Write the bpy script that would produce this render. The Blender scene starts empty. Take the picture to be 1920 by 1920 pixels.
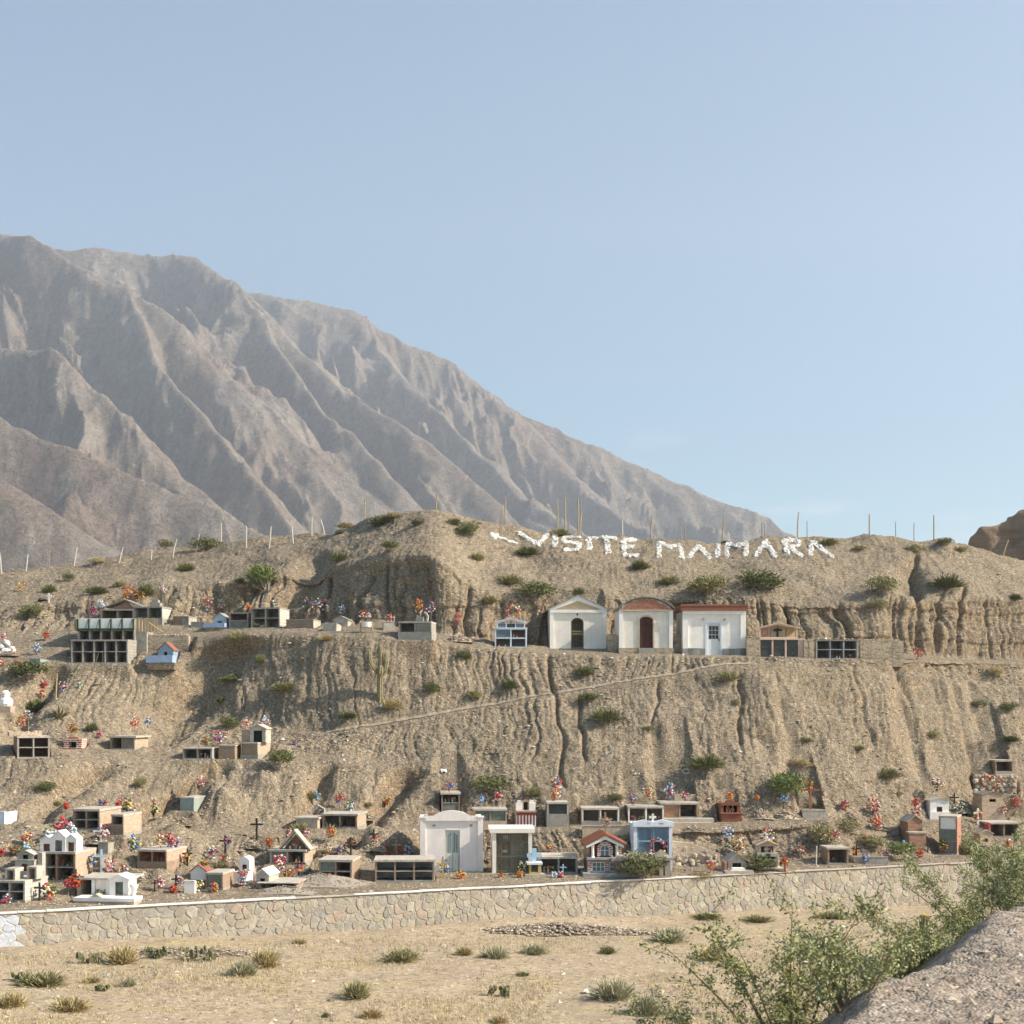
import bpy, bmesh, math, random
import numpy as np
from mathutils import Vector, Matrix

random.seed(7)
rng = np.random.default_rng(11)
R = math.radians
sc = bpy.context.scene
COL = sc.collection

# ------------------------------------------------------------------ camera
F, HOR, CAMZ = 2788.0, 1320.0, 11.6          # focal length and horizon in photo pixels, eye height above the valley floor
cam_d = bpy.data.cameras.new('camera')
cam = bpy.data.objects.new('camera', cam_d); COL.objects.link(cam)
cam.location = (0, 0, CAMZ); cam.rotation_euler = (R(90), 0, 0)
cam_d.sensor_width = 36; cam_d.lens = 36 * F / 1920
cam_d.shift_y = (HOR - 960) / 1920
cam_d.clip_start = .2; cam_d.clip_end = 30000
cam_d.dof.use_dof = True; cam_d.dof.focus_distance = 86; cam_d.dof.aperture_fstop = 7
sc.camera = cam

# ------------------------------------------------------------------ sky, sun, exposure
SUN_AZ, SUN_EL = 98.0, 35.0                  # azimuth clockwise from +Y (the view direction), elevation
w = bpy.data.worlds.new('World'); sc.world = w; w.use_nodes = True
nt = w.node_tree; nt.nodes.clear()
sky = nt.nodes.new('ShaderNodeTexSky'); sky.sky_type = 'NISHITA'; sky.sun_disc = False
sky.sun_elevation = R(SUN_EL); sky.sun_rotation = R(SUN_AZ)
sky.altitude = 2300; sky.air_density = 1.0; sky.dust_density = 7.0; sky.ozone_density = 1.2
bg = nt.nodes.new('ShaderNodeBackground'); bg.inputs[1].default_value = 0.13
wo = nt.nodes.new('ShaderNodeOutputWorld')
tint = nt.nodes.new('ShaderNodeMix'); tint.data_type = 'RGBA'; tint.blend_type = 'MULTIPLY'; tint.inputs[0].default_value = 1; tint.inputs[7].default_value = (1.06, 1.10, .965, 1)
nt.links.new(sky.outputs[0], tint.inputs[6])
# thin pale clouds low above the horizon, all the way round
tcw = nt.nodes.new('ShaderNodeTexCoord'); sepw = nt.nodes.new('ShaderNodeSeparateXYZ'); nt.links.new(tcw.outputs['Generated'], sepw.inputs[0])
mpw = nt.nodes.new('ShaderNodeMapping'); mpw.inputs['Scale'].default_value = (5, 5, 22); mpw.inputs['Location'].default_value = (.4, 0, 0); nt.links.new(tcw.outputs['Generated'], mpw.inputs[0])
cnw = nt.nodes.new('ShaderNodeTexNoise'); cnw.inputs['Scale'].default_value = 1.6; cnw.inputs['Detail'].default_value = 6; nt.links.new(mpw.outputs[0], cnw.inputs['Vector'])
def wmap(sock, a, b, c, d):
    k = nt.nodes.new('ShaderNodeMapRange'); k.interpolation_type = 'SMOOTHSTEP'
    for i, v in enumerate((a, b, c, d)): k.inputs[i + 1].default_value = v
    nt.links.new(sock, k.inputs[0]); return k.outputs[0]
mul = nt.nodes.new('ShaderNodeMath'); mul.operation = 'MULTIPLY'; nt.links.new(wmap(cnw.outputs[0], .57, .75, 0, 1), mul.inputs[0]); nt.links.new(wmap(sepw.outputs[2], .10, .24, .45, 0), mul.inputs[1])
cmx = nt.nodes.new('ShaderNodeMix'); cmx.data_type = 'RGBA'; nt.links.new(mul.outputs[0], cmx.inputs[0]); nt.links.new(tint.outputs[2], cmx.inputs[6]); cmx.inputs[7].default_value = (5.4, 5.6, 5.8, 1)
nt.links.new(cmx.outputs[2], bg.inputs[0]); nt.links.new(bg.outputs[0], wo.inputs[0])
sun_d = bpy.data.lights.new('sun', 'SUN'); sun_d.energy = 5.0; sun_d.angle = R(.55); sun_d.color = (1, .90, .76)
sun = bpy.data.objects.new('sun', sun_d); COL.objects.link(sun)
sdir = Vector((math.sin(R(SUN_AZ)) * math.cos(R(SUN_EL)), math.cos(R(SUN_AZ)) * math.cos(R(SUN_EL)), math.sin(R(SUN_EL))))
sun.rotation_euler = sdir.to_track_quat('Z', 'Y').to_euler()
sc.view_settings.view_transform = 'Standard'; sc.view_settings.look = 'None'
sc.view_settings.gamma = 1; sc.view_settings.use_curve_mapping = False
sc.view_settings.exposure = .80
sc.cycles.use_denoising = True
sc.cycles.max_bounces = 6; sc.cycles.diffuse_bounces = 4; sc.cycles.volume_bounces = 0
sc.cycles.transparent_max_bounces = 8
sc.cycles.use_adaptive_sampling = True; sc.cycles.adaptive_threshold = .04

# ------------------------------------------------------------------ helpers: points, noise
def WP(px, py, d):
    return np.array([(px - 960) / F * d, d, CAMZ - (py - HOR) / F * d])
def zof(py, d): return CAMZ - (py - HOR) / F * d
def sstep(a, b, x):
    t = np.clip((x - a) / (b - a), 0, 1); return t * t * (3 - 2 * t)
def _h(ix, iy, iz, seed):
    h = (ix.astype(np.uint32) * np.uint32(374761393)) ^ (iy.astype(np.uint32) * np.uint32(668265263)) ^ (iz.astype(np.uint32) * np.uint32(2147483647 - 362437)) ^ np.uint32(seed * 974634777 & 0xffffffff)
    h = (h ^ (h >> np.uint32(13))) * np.uint32(1274126177)
    h = (h ^ (h >> np.uint32(15))) * np.uint32(2246822519)
    return ((h ^ (h >> np.uint32(16))) & np.uint32(0xffffff)).astype(np.float32) / np.float32(0xffffff)
def noise(x, y, z, seed=0):                  # value noise, -1..1
    x, y, z = (np.asarray(a, np.float32) for a in np.broadcast_arrays(x, y, z))
    fx, fy, fz = np.floor(x), np.floor(y), np.floor(z)
    ix, iy, iz = fx.astype(np.int64), fy.astype(np.int64), fz.astype(np.int64)
    tx, ty, tz = x - fx, y - fy, z - fz
    tx, ty, tz = (t * t * t * (t * (t * 6 - 15) + 10) for t in (tx, ty, tz))
    out = 0
    for a in (0, 1):
        wx = tx if a else 1 - tx
        for b in (0, 1):
            wy = ty if b else 1 - ty
            for c in (0, 1):
                out = out + _h(ix + a, iy + b, iz + c, seed) * wx * wy * (tz if c else 1 - tz)
    return out * 2 - 1
def fbm(x, y, z, s, octv, seed=0, gain=.5):
    o, a = 0, 1.0
    for i in range(octv):
        o = o + a * noise(x * s, y * s, z * s, seed + i); s *= 2.03; a *= gain
    return o

def mesh_obj(name, verts, faces, mat=None, parent=None, smooth=False, mats=None, midx=None):
    me = bpy.data.meshes.new(name)
    verts = np.asarray(verts, np.float32)
    if isinstance(faces, np.ndarray):
        k = faces.shape[1]
        me.vertices.add(len(verts)); me.vertices.foreach_set('co', verts.ravel())
        me.loops.add(faces.size); me.loops.foreach_set('vertex_index', faces.ravel().astype(np.int32))
        me.polygons.add(len(faces)); me.polygons.foreach_set('loop_start', np.arange(0, faces.size, k, dtype=np.int32))
        if hasattr(me.polygons[0], 'loop_total'):
            try: me.polygons.foreach_set('loop_total', np.full(len(faces), k, np.int32))
            except Exception: pass
        me.update(calc_edges=True)
    else:
        me.from_pydata(verts.tolist(), [], faces); me.update()
    for m in (mats or ([mat] if mat else [])): me.materials.append(m)
    if midx is not None: me.polygons.foreach_set('material_index', np.asarray(midx, np.int32))
    if smooth: me.polygons.foreach_set('use_smooth', np.ones(len(me.polygons), bool))
    o = bpy.data.objects.new(name, me); COL.objects.link(o)
    if parent is not None: o.parent = parent
    return o
def grid_faces(nr, nc):
    i = np.arange(nr - 1)[:, None] * nc + np.arange(nc - 1)[None, :]
    return np.stack([i, i + 1, i + nc + 1, i + nc], -1).reshape(-1, 4)
def tag(o, label=None, cat=None, group=None, kind=None):
    if label: o['label'] = label
    if cat: o['category'] = cat
    if group: o['group'] = group
    if kind: o['kind'] = kind
    return o

# ------------------------------------------------------------------ materials
class NB:
    def __init__(s, name):
        s.m = bpy.data.materials.new(name); s.m.use_nodes = True
        s.t = s.m.node_tree; s.p = s.t.nodes['Principled BSDF']
        s.p.inputs['Specular IOR Level'].default_value = .2
        s.tc = s.t.nodes.new('ShaderNodeTexCoord'); s.v = s.tc.outputs['Object']
    def n(s, typ, **kw):
        k = s.t.nodes.new(typ)
        for a, b in kw.items(): setattr(k, a, b)
        return k
    def link(s, a, b): s.t.links.new(a, b)
    def noise(s, scale, detail=4, rough=.6, vec=None, dist=0):
        k = s.n('ShaderNodeTexNoise'); k.inputs['Scale'].default_value = scale; k.inputs['Detail'].default_value = detail
        k.inputs['Roughness'].default_value = rough; k.inputs['Distortion'].default_value = dist
        s.link(vec or s.v, k.inputs['Vector']); return k.outputs[0]
    def voro(s, scale, feature='F1', vec=None, out='Distance'):
        k = s.n('ShaderNodeTexVoronoi', feature=feature); k.inputs['Scale'].default_value = scale
        s.link(vec or s.v, k.inputs['Vector']); return k.outputs[out]
    def mapping(s, sc_, vec=None):
        k = s.n('ShaderNodeMapping'); k.inputs['Scale'].default_value = sc_; s.link(vec or s.v, k.inputs['Vector']); return k.outputs[0]
    def ramp(s, fac, stops, interp='LINEAR'):
        k = s.n('ShaderNodeValToRGB'); e = k.color_ramp.elements; k.color_ramp.interpolation = interp
        while len(e) < len(stops): e.new(.5)
        for q, (p_, c) in zip(e, stops):
            q.position = p_; q.color = (*c, 1) if len(c) == 3 else c
        s.link(fac, k.inputs[0]); return k.outputs[0]
    def mix(s, fac, a, b, blend='MIX'):
        k = s.n('ShaderNodeMix', data_type='RGBA', blend_type=blend)
        for v_, i in ((fac, 0), (a, 6), (b, 7)):
            if isinstance(v_, (int, float)): k.inputs[i].default_value = v_
            elif isinstance(v_, tuple): k.inputs[i].default_value = (*v_, 1)
            else: s.link(v_, k.inputs[i])
        return k.outputs[2]
    def math(s, op, a, b=None, clamp=False):
        k = s.n('ShaderNodeMath', operation=op, use_clamp=clamp)
        for i, v_ in enumerate((a, b)):
            if v_ is None: continue
            if isinstance(v_, (int, float)): k.inputs[i].default_value = v_
            else: s.link(v_, k.inputs[i])
        return k.outputs[0]
    def bump(s, h, strength, dist, prev=None):
        k = s.n('ShaderNodeBump'); k.inputs['Strength'].default_value = strength; k.inputs['Distance'].default_value = dist
        s.link(h, k.inputs['Height'])
        if prev is not None: s.link(prev, k.inputs['Normal'])
        return k.outputs[0]
    def done(s, col, rough=.9, normal=None):
        if isinstance(col, tuple): s.p.inputs['Base Color'].default_value = (*col, 1)
        else: s.link(col, s.p.inputs['Base Color'])
        s.p.inputs['Roughness'].default_value = rough
        if normal is not None: s.link(normal, s.p.inputs['Normal'])
        return s.m

def wear(name, rgb, var=.2, scale=3, bump=.25, bscale=40, rough=.9, dirt=None, dirt_amt=.4, bd=.01):
    """plain painted / cast surface with patchy tone, fine grain and dirt streaks"""
    b = NB(name)
    n1 = b.noise(scale, 5, .65)
    lo = tuple(c * (1 - var) for c in rgb); hi = tuple(min(1, c * (1 + var * .7)) for c in rgb)
    col = b.ramp(n1, [(.3, lo), (.7, hi)])
    if dirt:
        n2 = b.noise(2.2, 6, .7, vec=b.mapping((2.5, 2.5, .5)))
        col = b.mix(b.ramp(n2, [(.5, (0, 0, 0)), (.75, (dirt_amt,) * 3)]), col, dirt)
    nb = b.noise(bscale, 3, .6)
    return b.done(col, rough, b.bump(nb, bump, bd))
def brickmat(name, c1, c2, mortar, bw=.26, bh=.085, gap=.012, var=.3):
    b = NB(name)
    sx = b.n('ShaderNodeSeparateXYZ'); b.link(b.v, sx.inputs[0])
    xy = b.math('ADD', sx.outputs[0], sx.outputs[1])
    cx = b.n('ShaderNodeCombineXYZ'); b.link(xy, cx.inputs[0]); b.link(sx.outputs[2], cx.inputs[1])
    k = b.n('ShaderNodeTexBrick'); b.link(cx.outputs[0], k.inputs['Vector'])
    k.inputs['Color1'].default_value = (*c1, 1); k.inputs['Color2'].default_value = (*c2, 1); k.inputs['Mortar'].default_value = (*mortar, 1)
    k.inputs['Scale'].default_value = 1; k.inputs['Brick Width'].default_value = bw; k.inputs['Row Height'].default_value = bh
    k.inputs['Mortar Size'].default_value = gap; k.inputs['Mortar Smooth'].default_value = .2; k.inputs['Bias'].default_value = 0
    n1 = b.noise(7, 5, .7)
    col = b.mix(1.0, k.outputs[0], b.ramp(n1, [(.25, (1 - var,) * 3), (.75, (1 + var * .5,) * 3)]), 'MULTIPLY')
    inv = b.math('SUBTRACT', 1, k.outputs['Fac'])
    nrm = b.bump(b.noise(60, 3), .3, .01, b.bump(inv, .7, .02))
    return b.done(col, .92, nrm)
# ------------------------------------------------------------------ the hill: lofted profile curves (near to far), each given as photo column -> (row, distance)
S = np.array([-300, 0, 150, 300, 450, 600, 750, 820, 900, 1050, 1200, 1350, 1500, 1650, 1800, 1920, 2250], float)
def wall_d(px): return 77 / (1 - .43 * (px - 960) / F)
ZTOP = 2.16
zs = 2.3
K1py = [1716, 1692, 1684, 1674, 1664, 1653, 1646, 1641, 1636, 1637, 1637, 1631, 1621, 1612, 1600, 1592, 1574]
K1 = [(p, (CAMZ - zs) * F / (p - HOR)) for p in K1py]
K1b = [(1680, 68.5), (1660, 72), (1650, 74), (1640, 76), (1632, 78.5), (1622, 80.5), (1618, 83.6), (1622, 85.3), (1624, 85.8), (1624, 85.6), (1624, 85.8), (1616, 87.5), (1604, 88.5), (1598, 90.5), (1582, 94), (1572, 96.5), (1555, 103)]
K2 = [(1580, 75), (1572, 75.5), (1566, 77), (1565, 79.5), (1562, 82), (1566, 83), (1562, 85.2), (1558, 86.7), (1556, 87), (1556, 87), (1556, 87), (1552, 88.6), (1545, 89.6), (1560, 92), (1538, 96.5), (1532, 98.5), (1520, 105)]
K2b = [(1566, 77.5), (1556, 78), (1552, 79.5), (1550, 82), (1546, 84.5), (1550, 85.5), (1546, 87.5), (1542, 88.9), (1541, 89.2), (1541, 89.2), (1540, 89.5), (1538, 90.6), (1532, 91.6), (1545, 94), (1530, 98.5), (1526, 100.5), (1512, 107)]
K3 = [(1440, 85), (1425, 86), (1424, 87), (1428, 89), (1426, 90), (1432, 91), (1442, 91.7), (1448, 91.8), (1452, 92), (1455, 92), (1455, 92.3), (1455, 92.8), (1452, 94.2), (1458, 96.4), (1490, 99.8), (1486, 101.6), (1450, 109)]
K3b = [(1424, 87.5), (1408, 88.5), (1406, 89.5), (1408, 91.5), (1407, 92.5), (1414, 92.7), (1420, 92.8), (1420, 92.8), (1420, 93), (1425, 93), (1425, 93.3), (1425, 93.8), (1422, 95.2), (1430, 97.4), (1449, 101), (1447, 102.8), (1420, 110)]
K4 = [(1330, 93), (1320, 94.5), (1318, 96), (1330, 97.6), (1350, 97.3), (1378, 95), (1354, 95.2), (1342, 95.6), (1328, 96.4), (1300, 97.5), (1275, 98.4), (1253, 99.4), (1256, 100.6), (1260, 102.5), (1275, 106.5), (1295, 108), (1300, 116)]
K4b = [(1326, 93.6), (1316, 95.1), (1314, 96.6), (1325, 98.2), (1345, 97.9), (1371, 95.7), (1346, 96.0), (1334, 96.4), (1320, 97.2), (1292, 98.3), (1267, 99.2), (1246, 100.2), (1251, 101.1), (1255, 103), (1270, 107), (1289, 108.6), (1295, 116.6)]
K5 = [(1250, 100), (1243, 100.5), (1244, 101), (1216, 102.6), (1190, 102.2), (1190, 100.4), (1194, 99.6), (1204, 99.6), (1216, 100.2), (1228, 100.6), (1232, 100.9), (1235, 101.2), (1238, 101.6), (1239, 103.4), (1240, 107.8), (1242, 110), (1250, 118)]
K5b = [(1195, 105.5), (1180, 106.5), (1172, 107), (1168, 108.5), (1168, 109), (1166, 108.5), (1172, 105.8), (1186, 104.6), (1198, 105), (1212, 106.4), (1215, 106.8), (1218, 107), (1221, 107), (1223, 108), (1233, 111.3), (1236, 114), (1245, 122)]
K6 = [(1160, 108), (1142, 109.5), (1130, 110.5), (1108, 111.5), (1088, 112), (1064, 111.6), (1050, 108.6), (1052, 106.8), (1108, 106.9), (1120, 108.6), (1117, 109), (1114, 109), (1128, 108.6), (1130, 109.6), (1122, 113), (1126, 116), (1140, 124)]
K7 = [(1090, 122), (1073, 124), (1055, 126), (1027, 127), (1008, 126), (996, 123), (964, 118.5), (966, 118), (978, 119), (994, 120), (1004, 121), (1008, 121.5), (1006, 122), (1008, 122.5), (1022, 124), (1051, 125), (1115, 131)]
KS = [K1, K1b, K2, K2b, K3, K3b, K4, K4b, K5, K5b, K6, K7]
def catmull(xs, ys, xq):
    i = np.clip(np.searchsorted(xs, xq) - 1, 0, len(xs) - 2)
    h = xs[i + 1] - xs[i]; t = (xq - xs[i]) / h
    m = np.gradient(ys, xs)
    return (2 * t**3 - 3 * t**2 + 1) * ys[i] + (t**3 - 2 * t**2 + t) * h * m[i] + (-2 * t**3 + 3 * t**2) * ys[i + 1] + (t**3 - t**2) * h * m[i + 1]
COLS = np.concatenate([np.arange(-300, -30, 9), np.arange(-30, 1950, 2.0), np.arange(1950, 2251, 9)])
NC = len(COLS)
prof_d, prof_z = [], []
wd = wall_d(COLS)
prof_d.append(wd + .25); prof_z.append(np.full(NC, ZTOP - .06))
for K in KS:
    a = np.array(K, float)
    py = catmull(S, a[:, 0], COLS); d = catmull(S, a[:, 1], COLS)
    prof_d.append(d); prof_z.append(zof(py, d))
prof_d[1] = np.maximum(prof_d[1], wd + .9); prof_z[1] = np.full(NC, zs)
prof_d[2] = np.maximum(prof_d[2], prof_d[1] + .8)
dr, zr = prof_d[-1], prof_z[-1]
prof_d.append(dr + 5); prof_z.append(zr - .35)
prof_d.append(dr + 14); prof_z.append(zr - 3)
prof_d.append(dr + 60); prof_z.append(np.full(NC, -.6))
prof_d, prof_z = np.array(prof_d), np.array(prof_z)
NR = [22, 14, 44, 14, 60, 14, 64, 6, 44, 26, 56, 70, 8, 8, 8]
#        strip  row1  bank  row2 slope bench slope path slope terr cliff top  back
BENCH = [1, .8, 0, .8, 0, .55, 0, 1, 0, .9, 0, 0, 0, 0, 0]
STEEP = [0, 0, .8, 0, .55, .2, .6, 0, .9, 0, 1, .25, 0, 0, 0]
dd, zz, bench, steep = [], [], [], []
for i, n in enumerate(NR):
    for j in range(n):
        t = j / n
        dd.append(prof_d[i] * (1 - t) + prof_d[i + 1] * t); zz.append(prof_z[i] * (1 - t) + prof_z[i + 1] * t)
        bench.append(BENCH[i]); steep.append(STEEP[i])
dd.append(prof_d[-1]); zz.append(prof_z[-1]); bench.append(0); steep.append(0)
dd, zz = np.array(dd), np.array(zz); NRW = len(dd)
def blur_rows(a, k=2):
    p = np.pad(a, ((k, k),) + ((0, 0),) * (a.ndim - 1), mode='edge')
    return sum(p[i:i + len(a)] for i in range(2 * k + 1)) / (2 * k + 1)
dd[3:-3], zz[3:-3] = blur_rows(dd, 2)[3:-3], blur_rows(zz, 2)[3:-3]
bench = blur_rows(np.array(bench, float)[:, None], 4); steep = blur_rows(np.array(steep, float)[:, None], 4)
# the mid bench only exists on the left and the lower bank is cut steep only in the middle
bl = np.ones((NRW, NC)); r0 = sum(NR[:5]); r1 = r0 + NR[5]
bl[r0 - 4:r1 + 4] = 1 - .9 * sstep(560, 700, COLS)[None, :]
bench = bench * bl
rp0 = sum(NR[:7]); bp = np.ones((NRW, NC)); bp[rp0 - 3:rp0 + NR[7] + 3] = (sstep(560, 640, COLS) * (1 - sstep(1400, 1470, COLS)))[None, :]
bench = bench * bp
xx = (COLS[None, :] - 960) / F * dd
PYG = HOR + (CAMZ - zz) * F / dd
def profile_hit(px, py, D=dd, Z=zz):
    """first point of the hill met along the ray through photo pixel (px, py)"""
    c = np.interp(px, COLS, np.arange(NC)); i = int(min(max(c, 0), NC - 2)); t = c - i
    d = D[:, i] * (1 - t) + D[:, i + 1] * t; z = Z[:, i] * (1 - t) + Z[:, i + 1] * t
    q = HOR + (CAMZ - z) * F / d
    below = np.nonzero(q[1:] <= py)[0]
    if len(below) == 0: k = int(np.argmin(q)); return d[k]
    k = below[0]
    if q[k] <= py: return d[k]
    u = (q[k] - py) / (q[k] - q[k + 1]); return d[k] + u * (d[k + 1] - d[k])
# ------------------------------------------------------------------ where every tomb stands (photo columns and rows of its front, metres deep, turn to the right in degrees)
TB = {}
def T(id, kind, px0, px1, pyt, pyb, depth, rot, short, label, cat='tomb', d=None, name=None, cut=True, **kw):
    cx = (px0 + px1) / 2
    if cx < 705 and id not in ('m1', 'blk', 'form'): rot = -rot * .8        # the tombs on the left face a little away to the left
    d = d if d else profile_hit(cx, pyb)
    wpt = WP(cx, pyb, d)
    TB[id] = dict(id=id, kind=kind, w=(px1 - px0) / F * d, h=(pyb - pyt) / F * d, dep=depth, rot=rot, d=d, loc=wpt, px=cx, py=(pyt + pyb) / 2,
                  short=short, label=label, cat=cat, name=name or 'tomb', cut=cut, ppm=F / d, px0=px0, px1=px1, pyt=pyt, pyb=pyb, **kw)
    return d
# upper left terrace
d0 = T('blk', 'niche', 132, 240, 1199, 1244, 2.0, -3, 'the large grey niche block', 'large grey concrete block of ten open niches in two rows', cols=5, rows=2, frame='conc', side='cinder', roof='conc', props=(2, 0))
T('form', 'form', 145, 253, 1160, 1243, 2.0, -3, 'the formwork niche block', 'unfinished grey niche block with white formwork boards along its top', d=d0 + 2.1)
T('bshrine', 'niche', 188, 251, 1142, 1163, 2.2, 6, 'the gabled brick tomb', 'brick tomb of two niches under a low gabled shrine roof behind formwork block', cols=2, rows=1, frame='conc', side='brick', roof='conc', extra='lowgable')
T('white4', 'niche', 249, 305, 1137, 1172, 2.6, 9, 'the pale block-walled tomb', 'pale cinder block tomb with two niches and stepped pedestal on its roof', cols=2, rows=1, frame='conc', side='cinderl', roof='conc', extra='pedestal', base=.5)
T('low5', 'niche', 324, 354, 1155, 1173, 1.6, 12, 'the small tomb with pale side', 'small low tomb with two panels and a pale side beside the blue chapel tomb', cols=2, rows=1, frame='concd', side='concl', roof='conc', closed={(0, 0): 'brick', (1, 0): 'conc'})
T('planter6', 'box', 358, 384, 1167, 1177, 1.2, 5, 'the low grave kerb', 'low rough grave box beside the blue chapel tomb', frame='conc', cat='grave')
T('blue7', 'housebase', 399, 425, 1150, 1178, 1.3, 8, 'the small blue chapel tomb', 'small pale blue chapel tomb with grey roof and blue base box', frame='blue', roof='conc', basemat='blue2', op=(.32, .42), basew=1.5)
T('brick8', 'niche', 429, 466, 1148, 1178, 1.9, 8, 'the brick tomb with one niche', 'brick tomb with one dark niche above a closed row', cols=1, rows=2, frame='conc', side='brick', roof='conc', closed={(0, 0): 'concd'})
T('conc9', 'niche', 470, 525, 1139, 1178, 2.4, 10, 'the tall four niche tomb', 'tall concrete tomb of four niches with block side wall on upper terrace', cols=2, rows=2, frame='conc', side='cinderl', roof='conc', goods=[(0, 0)])
T('long10', 'niche', 536, 588, 1161, 1179, 2.0, 9, 'the long low brick tomb', 'long low brick tomb with two closed panels', cols=2, rows=1, frame='brickt', side='concl', roof='conc', closed={(0, 0): 'brickt', (1, 0): 'brickt'})
T('box11', 'box', 605, 631, 1170, 1184, 1.2, 12, 'the low grey grave box', 'low grey concrete grave box on the terrace edge', frame='concl', cat='grave')
T('grey12', 'house', 624, 652, 1156, 1175, 1.2, 8, 'the tiny grey house tomb', 'tiny grey house tomb with pitched roof', frame='concl', roof='conc', op=(.22, .3), apex=.35)
T('bucket13', 'bucket', 675, 698, 1157, 1187, .5, 0, 'the white tub on wooden legs', 'white tub of flowers standing on wooden legs', cat='planter', name='flower_stand', cut=False)
T('plinth14', 'box', 719, 740, 1166, 1181, .9, 10, 'the small rounded plinth', 'small rough plinth on the terrace left of the squat concrete tomb', frame='concl', cat='plinth', name='plinth', cut=False)
T('squat15', 'niche', 747, 809, 1165, 1200, 2.0, -6, 'the squat concrete tomb', 'squat concrete tomb with one open niche and one sealed panel', cols=2, rows=1, frame='conc', side='conc', roof='concl', closed={(1, 0): 'concd'}, base=.55, extra='scroll')
T('bluestone', 'wallslab', 276, 354, 1188, 1226, .4, 3, 'the rough stone back wall', 'rough stone back wall behind the blue shrine with red roof', d=profile_hit(300, 1243) + 2.1, cat='wall', name='stone_wall')
T('blue16', 'housebase', 296, 325, 1205, 1243, 1.1, 6, 'the blue shrine with red roof', 'small blue shrine with red roof on a light blue base box', frame='blue3', roof='terra', basemat='blue2', op=(.22, .5), basew=1.7, baseh=.35)
# upper right terrace: chapels
T('glass', 'glass', 928, 988, 1159, 1214, 1.8, 2, 'the glazed blue-white tomb', 'blue-white glazed tomb of four cells with a glazed gable on top', cat='tomb')
T('ch1', 'chapel_gable', 1031, 1137, 1117, 1217, 3.2, 2, 'the gabled cream chapel', 'cream chapel with gabled roof and arched iron grille door', cat='chapel', name='chapel')
T('ch2', 'chapel_arch', 1161, 1262, 1121, 1226, 3.2, 2, 'the brick-arched white chapel', 'white chapel with curved brick gable and dark red door', cat='chapel', name='chapel')
T('ch3', 'chapel_flat', 1280, 1399, 1134, 1229, 3.2, 2, 'the red-roofed white chapel', 'white chapel with flat red roof edge and glazed white door', cat='chapel', name='chapel')
T('gap1', 'wallslab', 1139, 1160, 1188, 1221, .35, 2, 'the first chapel gap wall', 'short stone wall between the gabled chapel and the brick-arched chapel', d=103.6, cat='wall', name='stone_wall', cut=False)
T('gap2', 'wallslab', 1264, 1280, 1190, 1224, .35, 2, 'the second chapel gap wall', 'short stone wall between the brick-arched chapel and the red-roofed chapel', d=103.8, cat='wall', name='stone_wall', cut=False)
T('gap3', 'wallslab', 1400, 1425, 1192, 1231, .35, 2, 'the third chapel gap wall', 'short stone wall between the red-roofed chapel and the pink gabled tomb', d=102.6, cat='wall', name='stone_wall', cut=False)
T('ped', 'pediment', 1422, 1500, 1167, 1233, 1.9, 2, 'the pink gabled glass tomb', 'pink framed tomb with three glass doors and a gabled case on top')
T('gap4', 'wallslab', 1508, 1527, 1198, 1234, .35, 2, 'the fourth gap wall', 'short stone wall between the pink gabled tomb and the six niche tomb', d=102.6, cat='wall', name='stone_wall', cut=False)
T('six', 'niche', 1530, 1609, 1199, 1236, 2.0, 2, 'the six niche tomb', 'concrete tomb of six open niches topped with loose stones', cols=3, rows=2, frame='concb', side='conc', roof='concd', goods=[(1, 0), (2, 0)], topstones=True)
T('stw', 'wallslab', 1613, 1695, 1198, 1237, .5, 2, 'the long fieldstone wall', 'long fieldstone wall at the end of the upper terrace', cat='wall', name='stone_wall')
# middle bench, left
T('m1', 'niche', 34, 92, 1380, 1422, 2.2, 24, 'the four niche brick tomb', 'brick tomb of four dark niches with a rough slab on its roof', cols=2, rows=2, frame='conc', side='brick', roof='concl', extra='roughslab')
T('m2', 'brickhearth', 119, 153, 1382, 1405, 1.0, 4, 'the small red brick shrine', 'small red brick shrine with a square opening', cat='shrine', name='shrine')
T('m3', 'niche', 205, 253, 1380, 1405, 2.2, 10, 'the slab-roofed tomb', 'brick tomb under one wide thin slab roof on middle bench', cols=2, rows=1, frame='brickt', side='brickl', roof='concl', over=.18, closed={(1, 0): 'concd'})
T('m4', 'niche', 342, 398, 1402, 1424, 1.9, 5, 'the low two niche tomb', 'low concrete tomb with one open and one flower-filled niche', cols=2, rows=1, frame='conc', side='conc', roof='concl', goods=[(1, 0)])
T('m5', 'box', 409, 441, 1397, 1423, 1.8, 8, 'the closed brick grave box', 'closed brick grave box between two tombs on middle bench', frame='brickt', cat='grave', lid='concl')
T('m6', 'niche', 451, 484, 1392, 1423, 2.2, 14, 'the brick tomb with arched shrine', 'pale brick tomb with sealed panel carrying a white arched shrine', cols=1, rows=1, frame='concl', side='brickl', roof='concl', closed={(0, 0): 'brickt'}, base=.25, extra='archshrine')
T('m7', 'urn', -8, 20, 1296, 1336, 1.2, 0, 'the white stacked brick monument', 'white stacked brick monument with a rounded stone on top', cat='monument', name='monument')
T('mbox', 'box', 53, 76, 1236, 1252, 1.2, 10, 'the green-grey grave box', 'green-grey grave box in the shade left of the large niche block', frame='teal', cat='grave', cut=False)
T('mwhite', 'whitecairn', -8, 19, 1196, 1224, 1.0, 0, 'the whitewashed mound', 'whitewashed rock mound at the left edge of the photo', cat='mound', name='painted_mound', cut=False)
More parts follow.
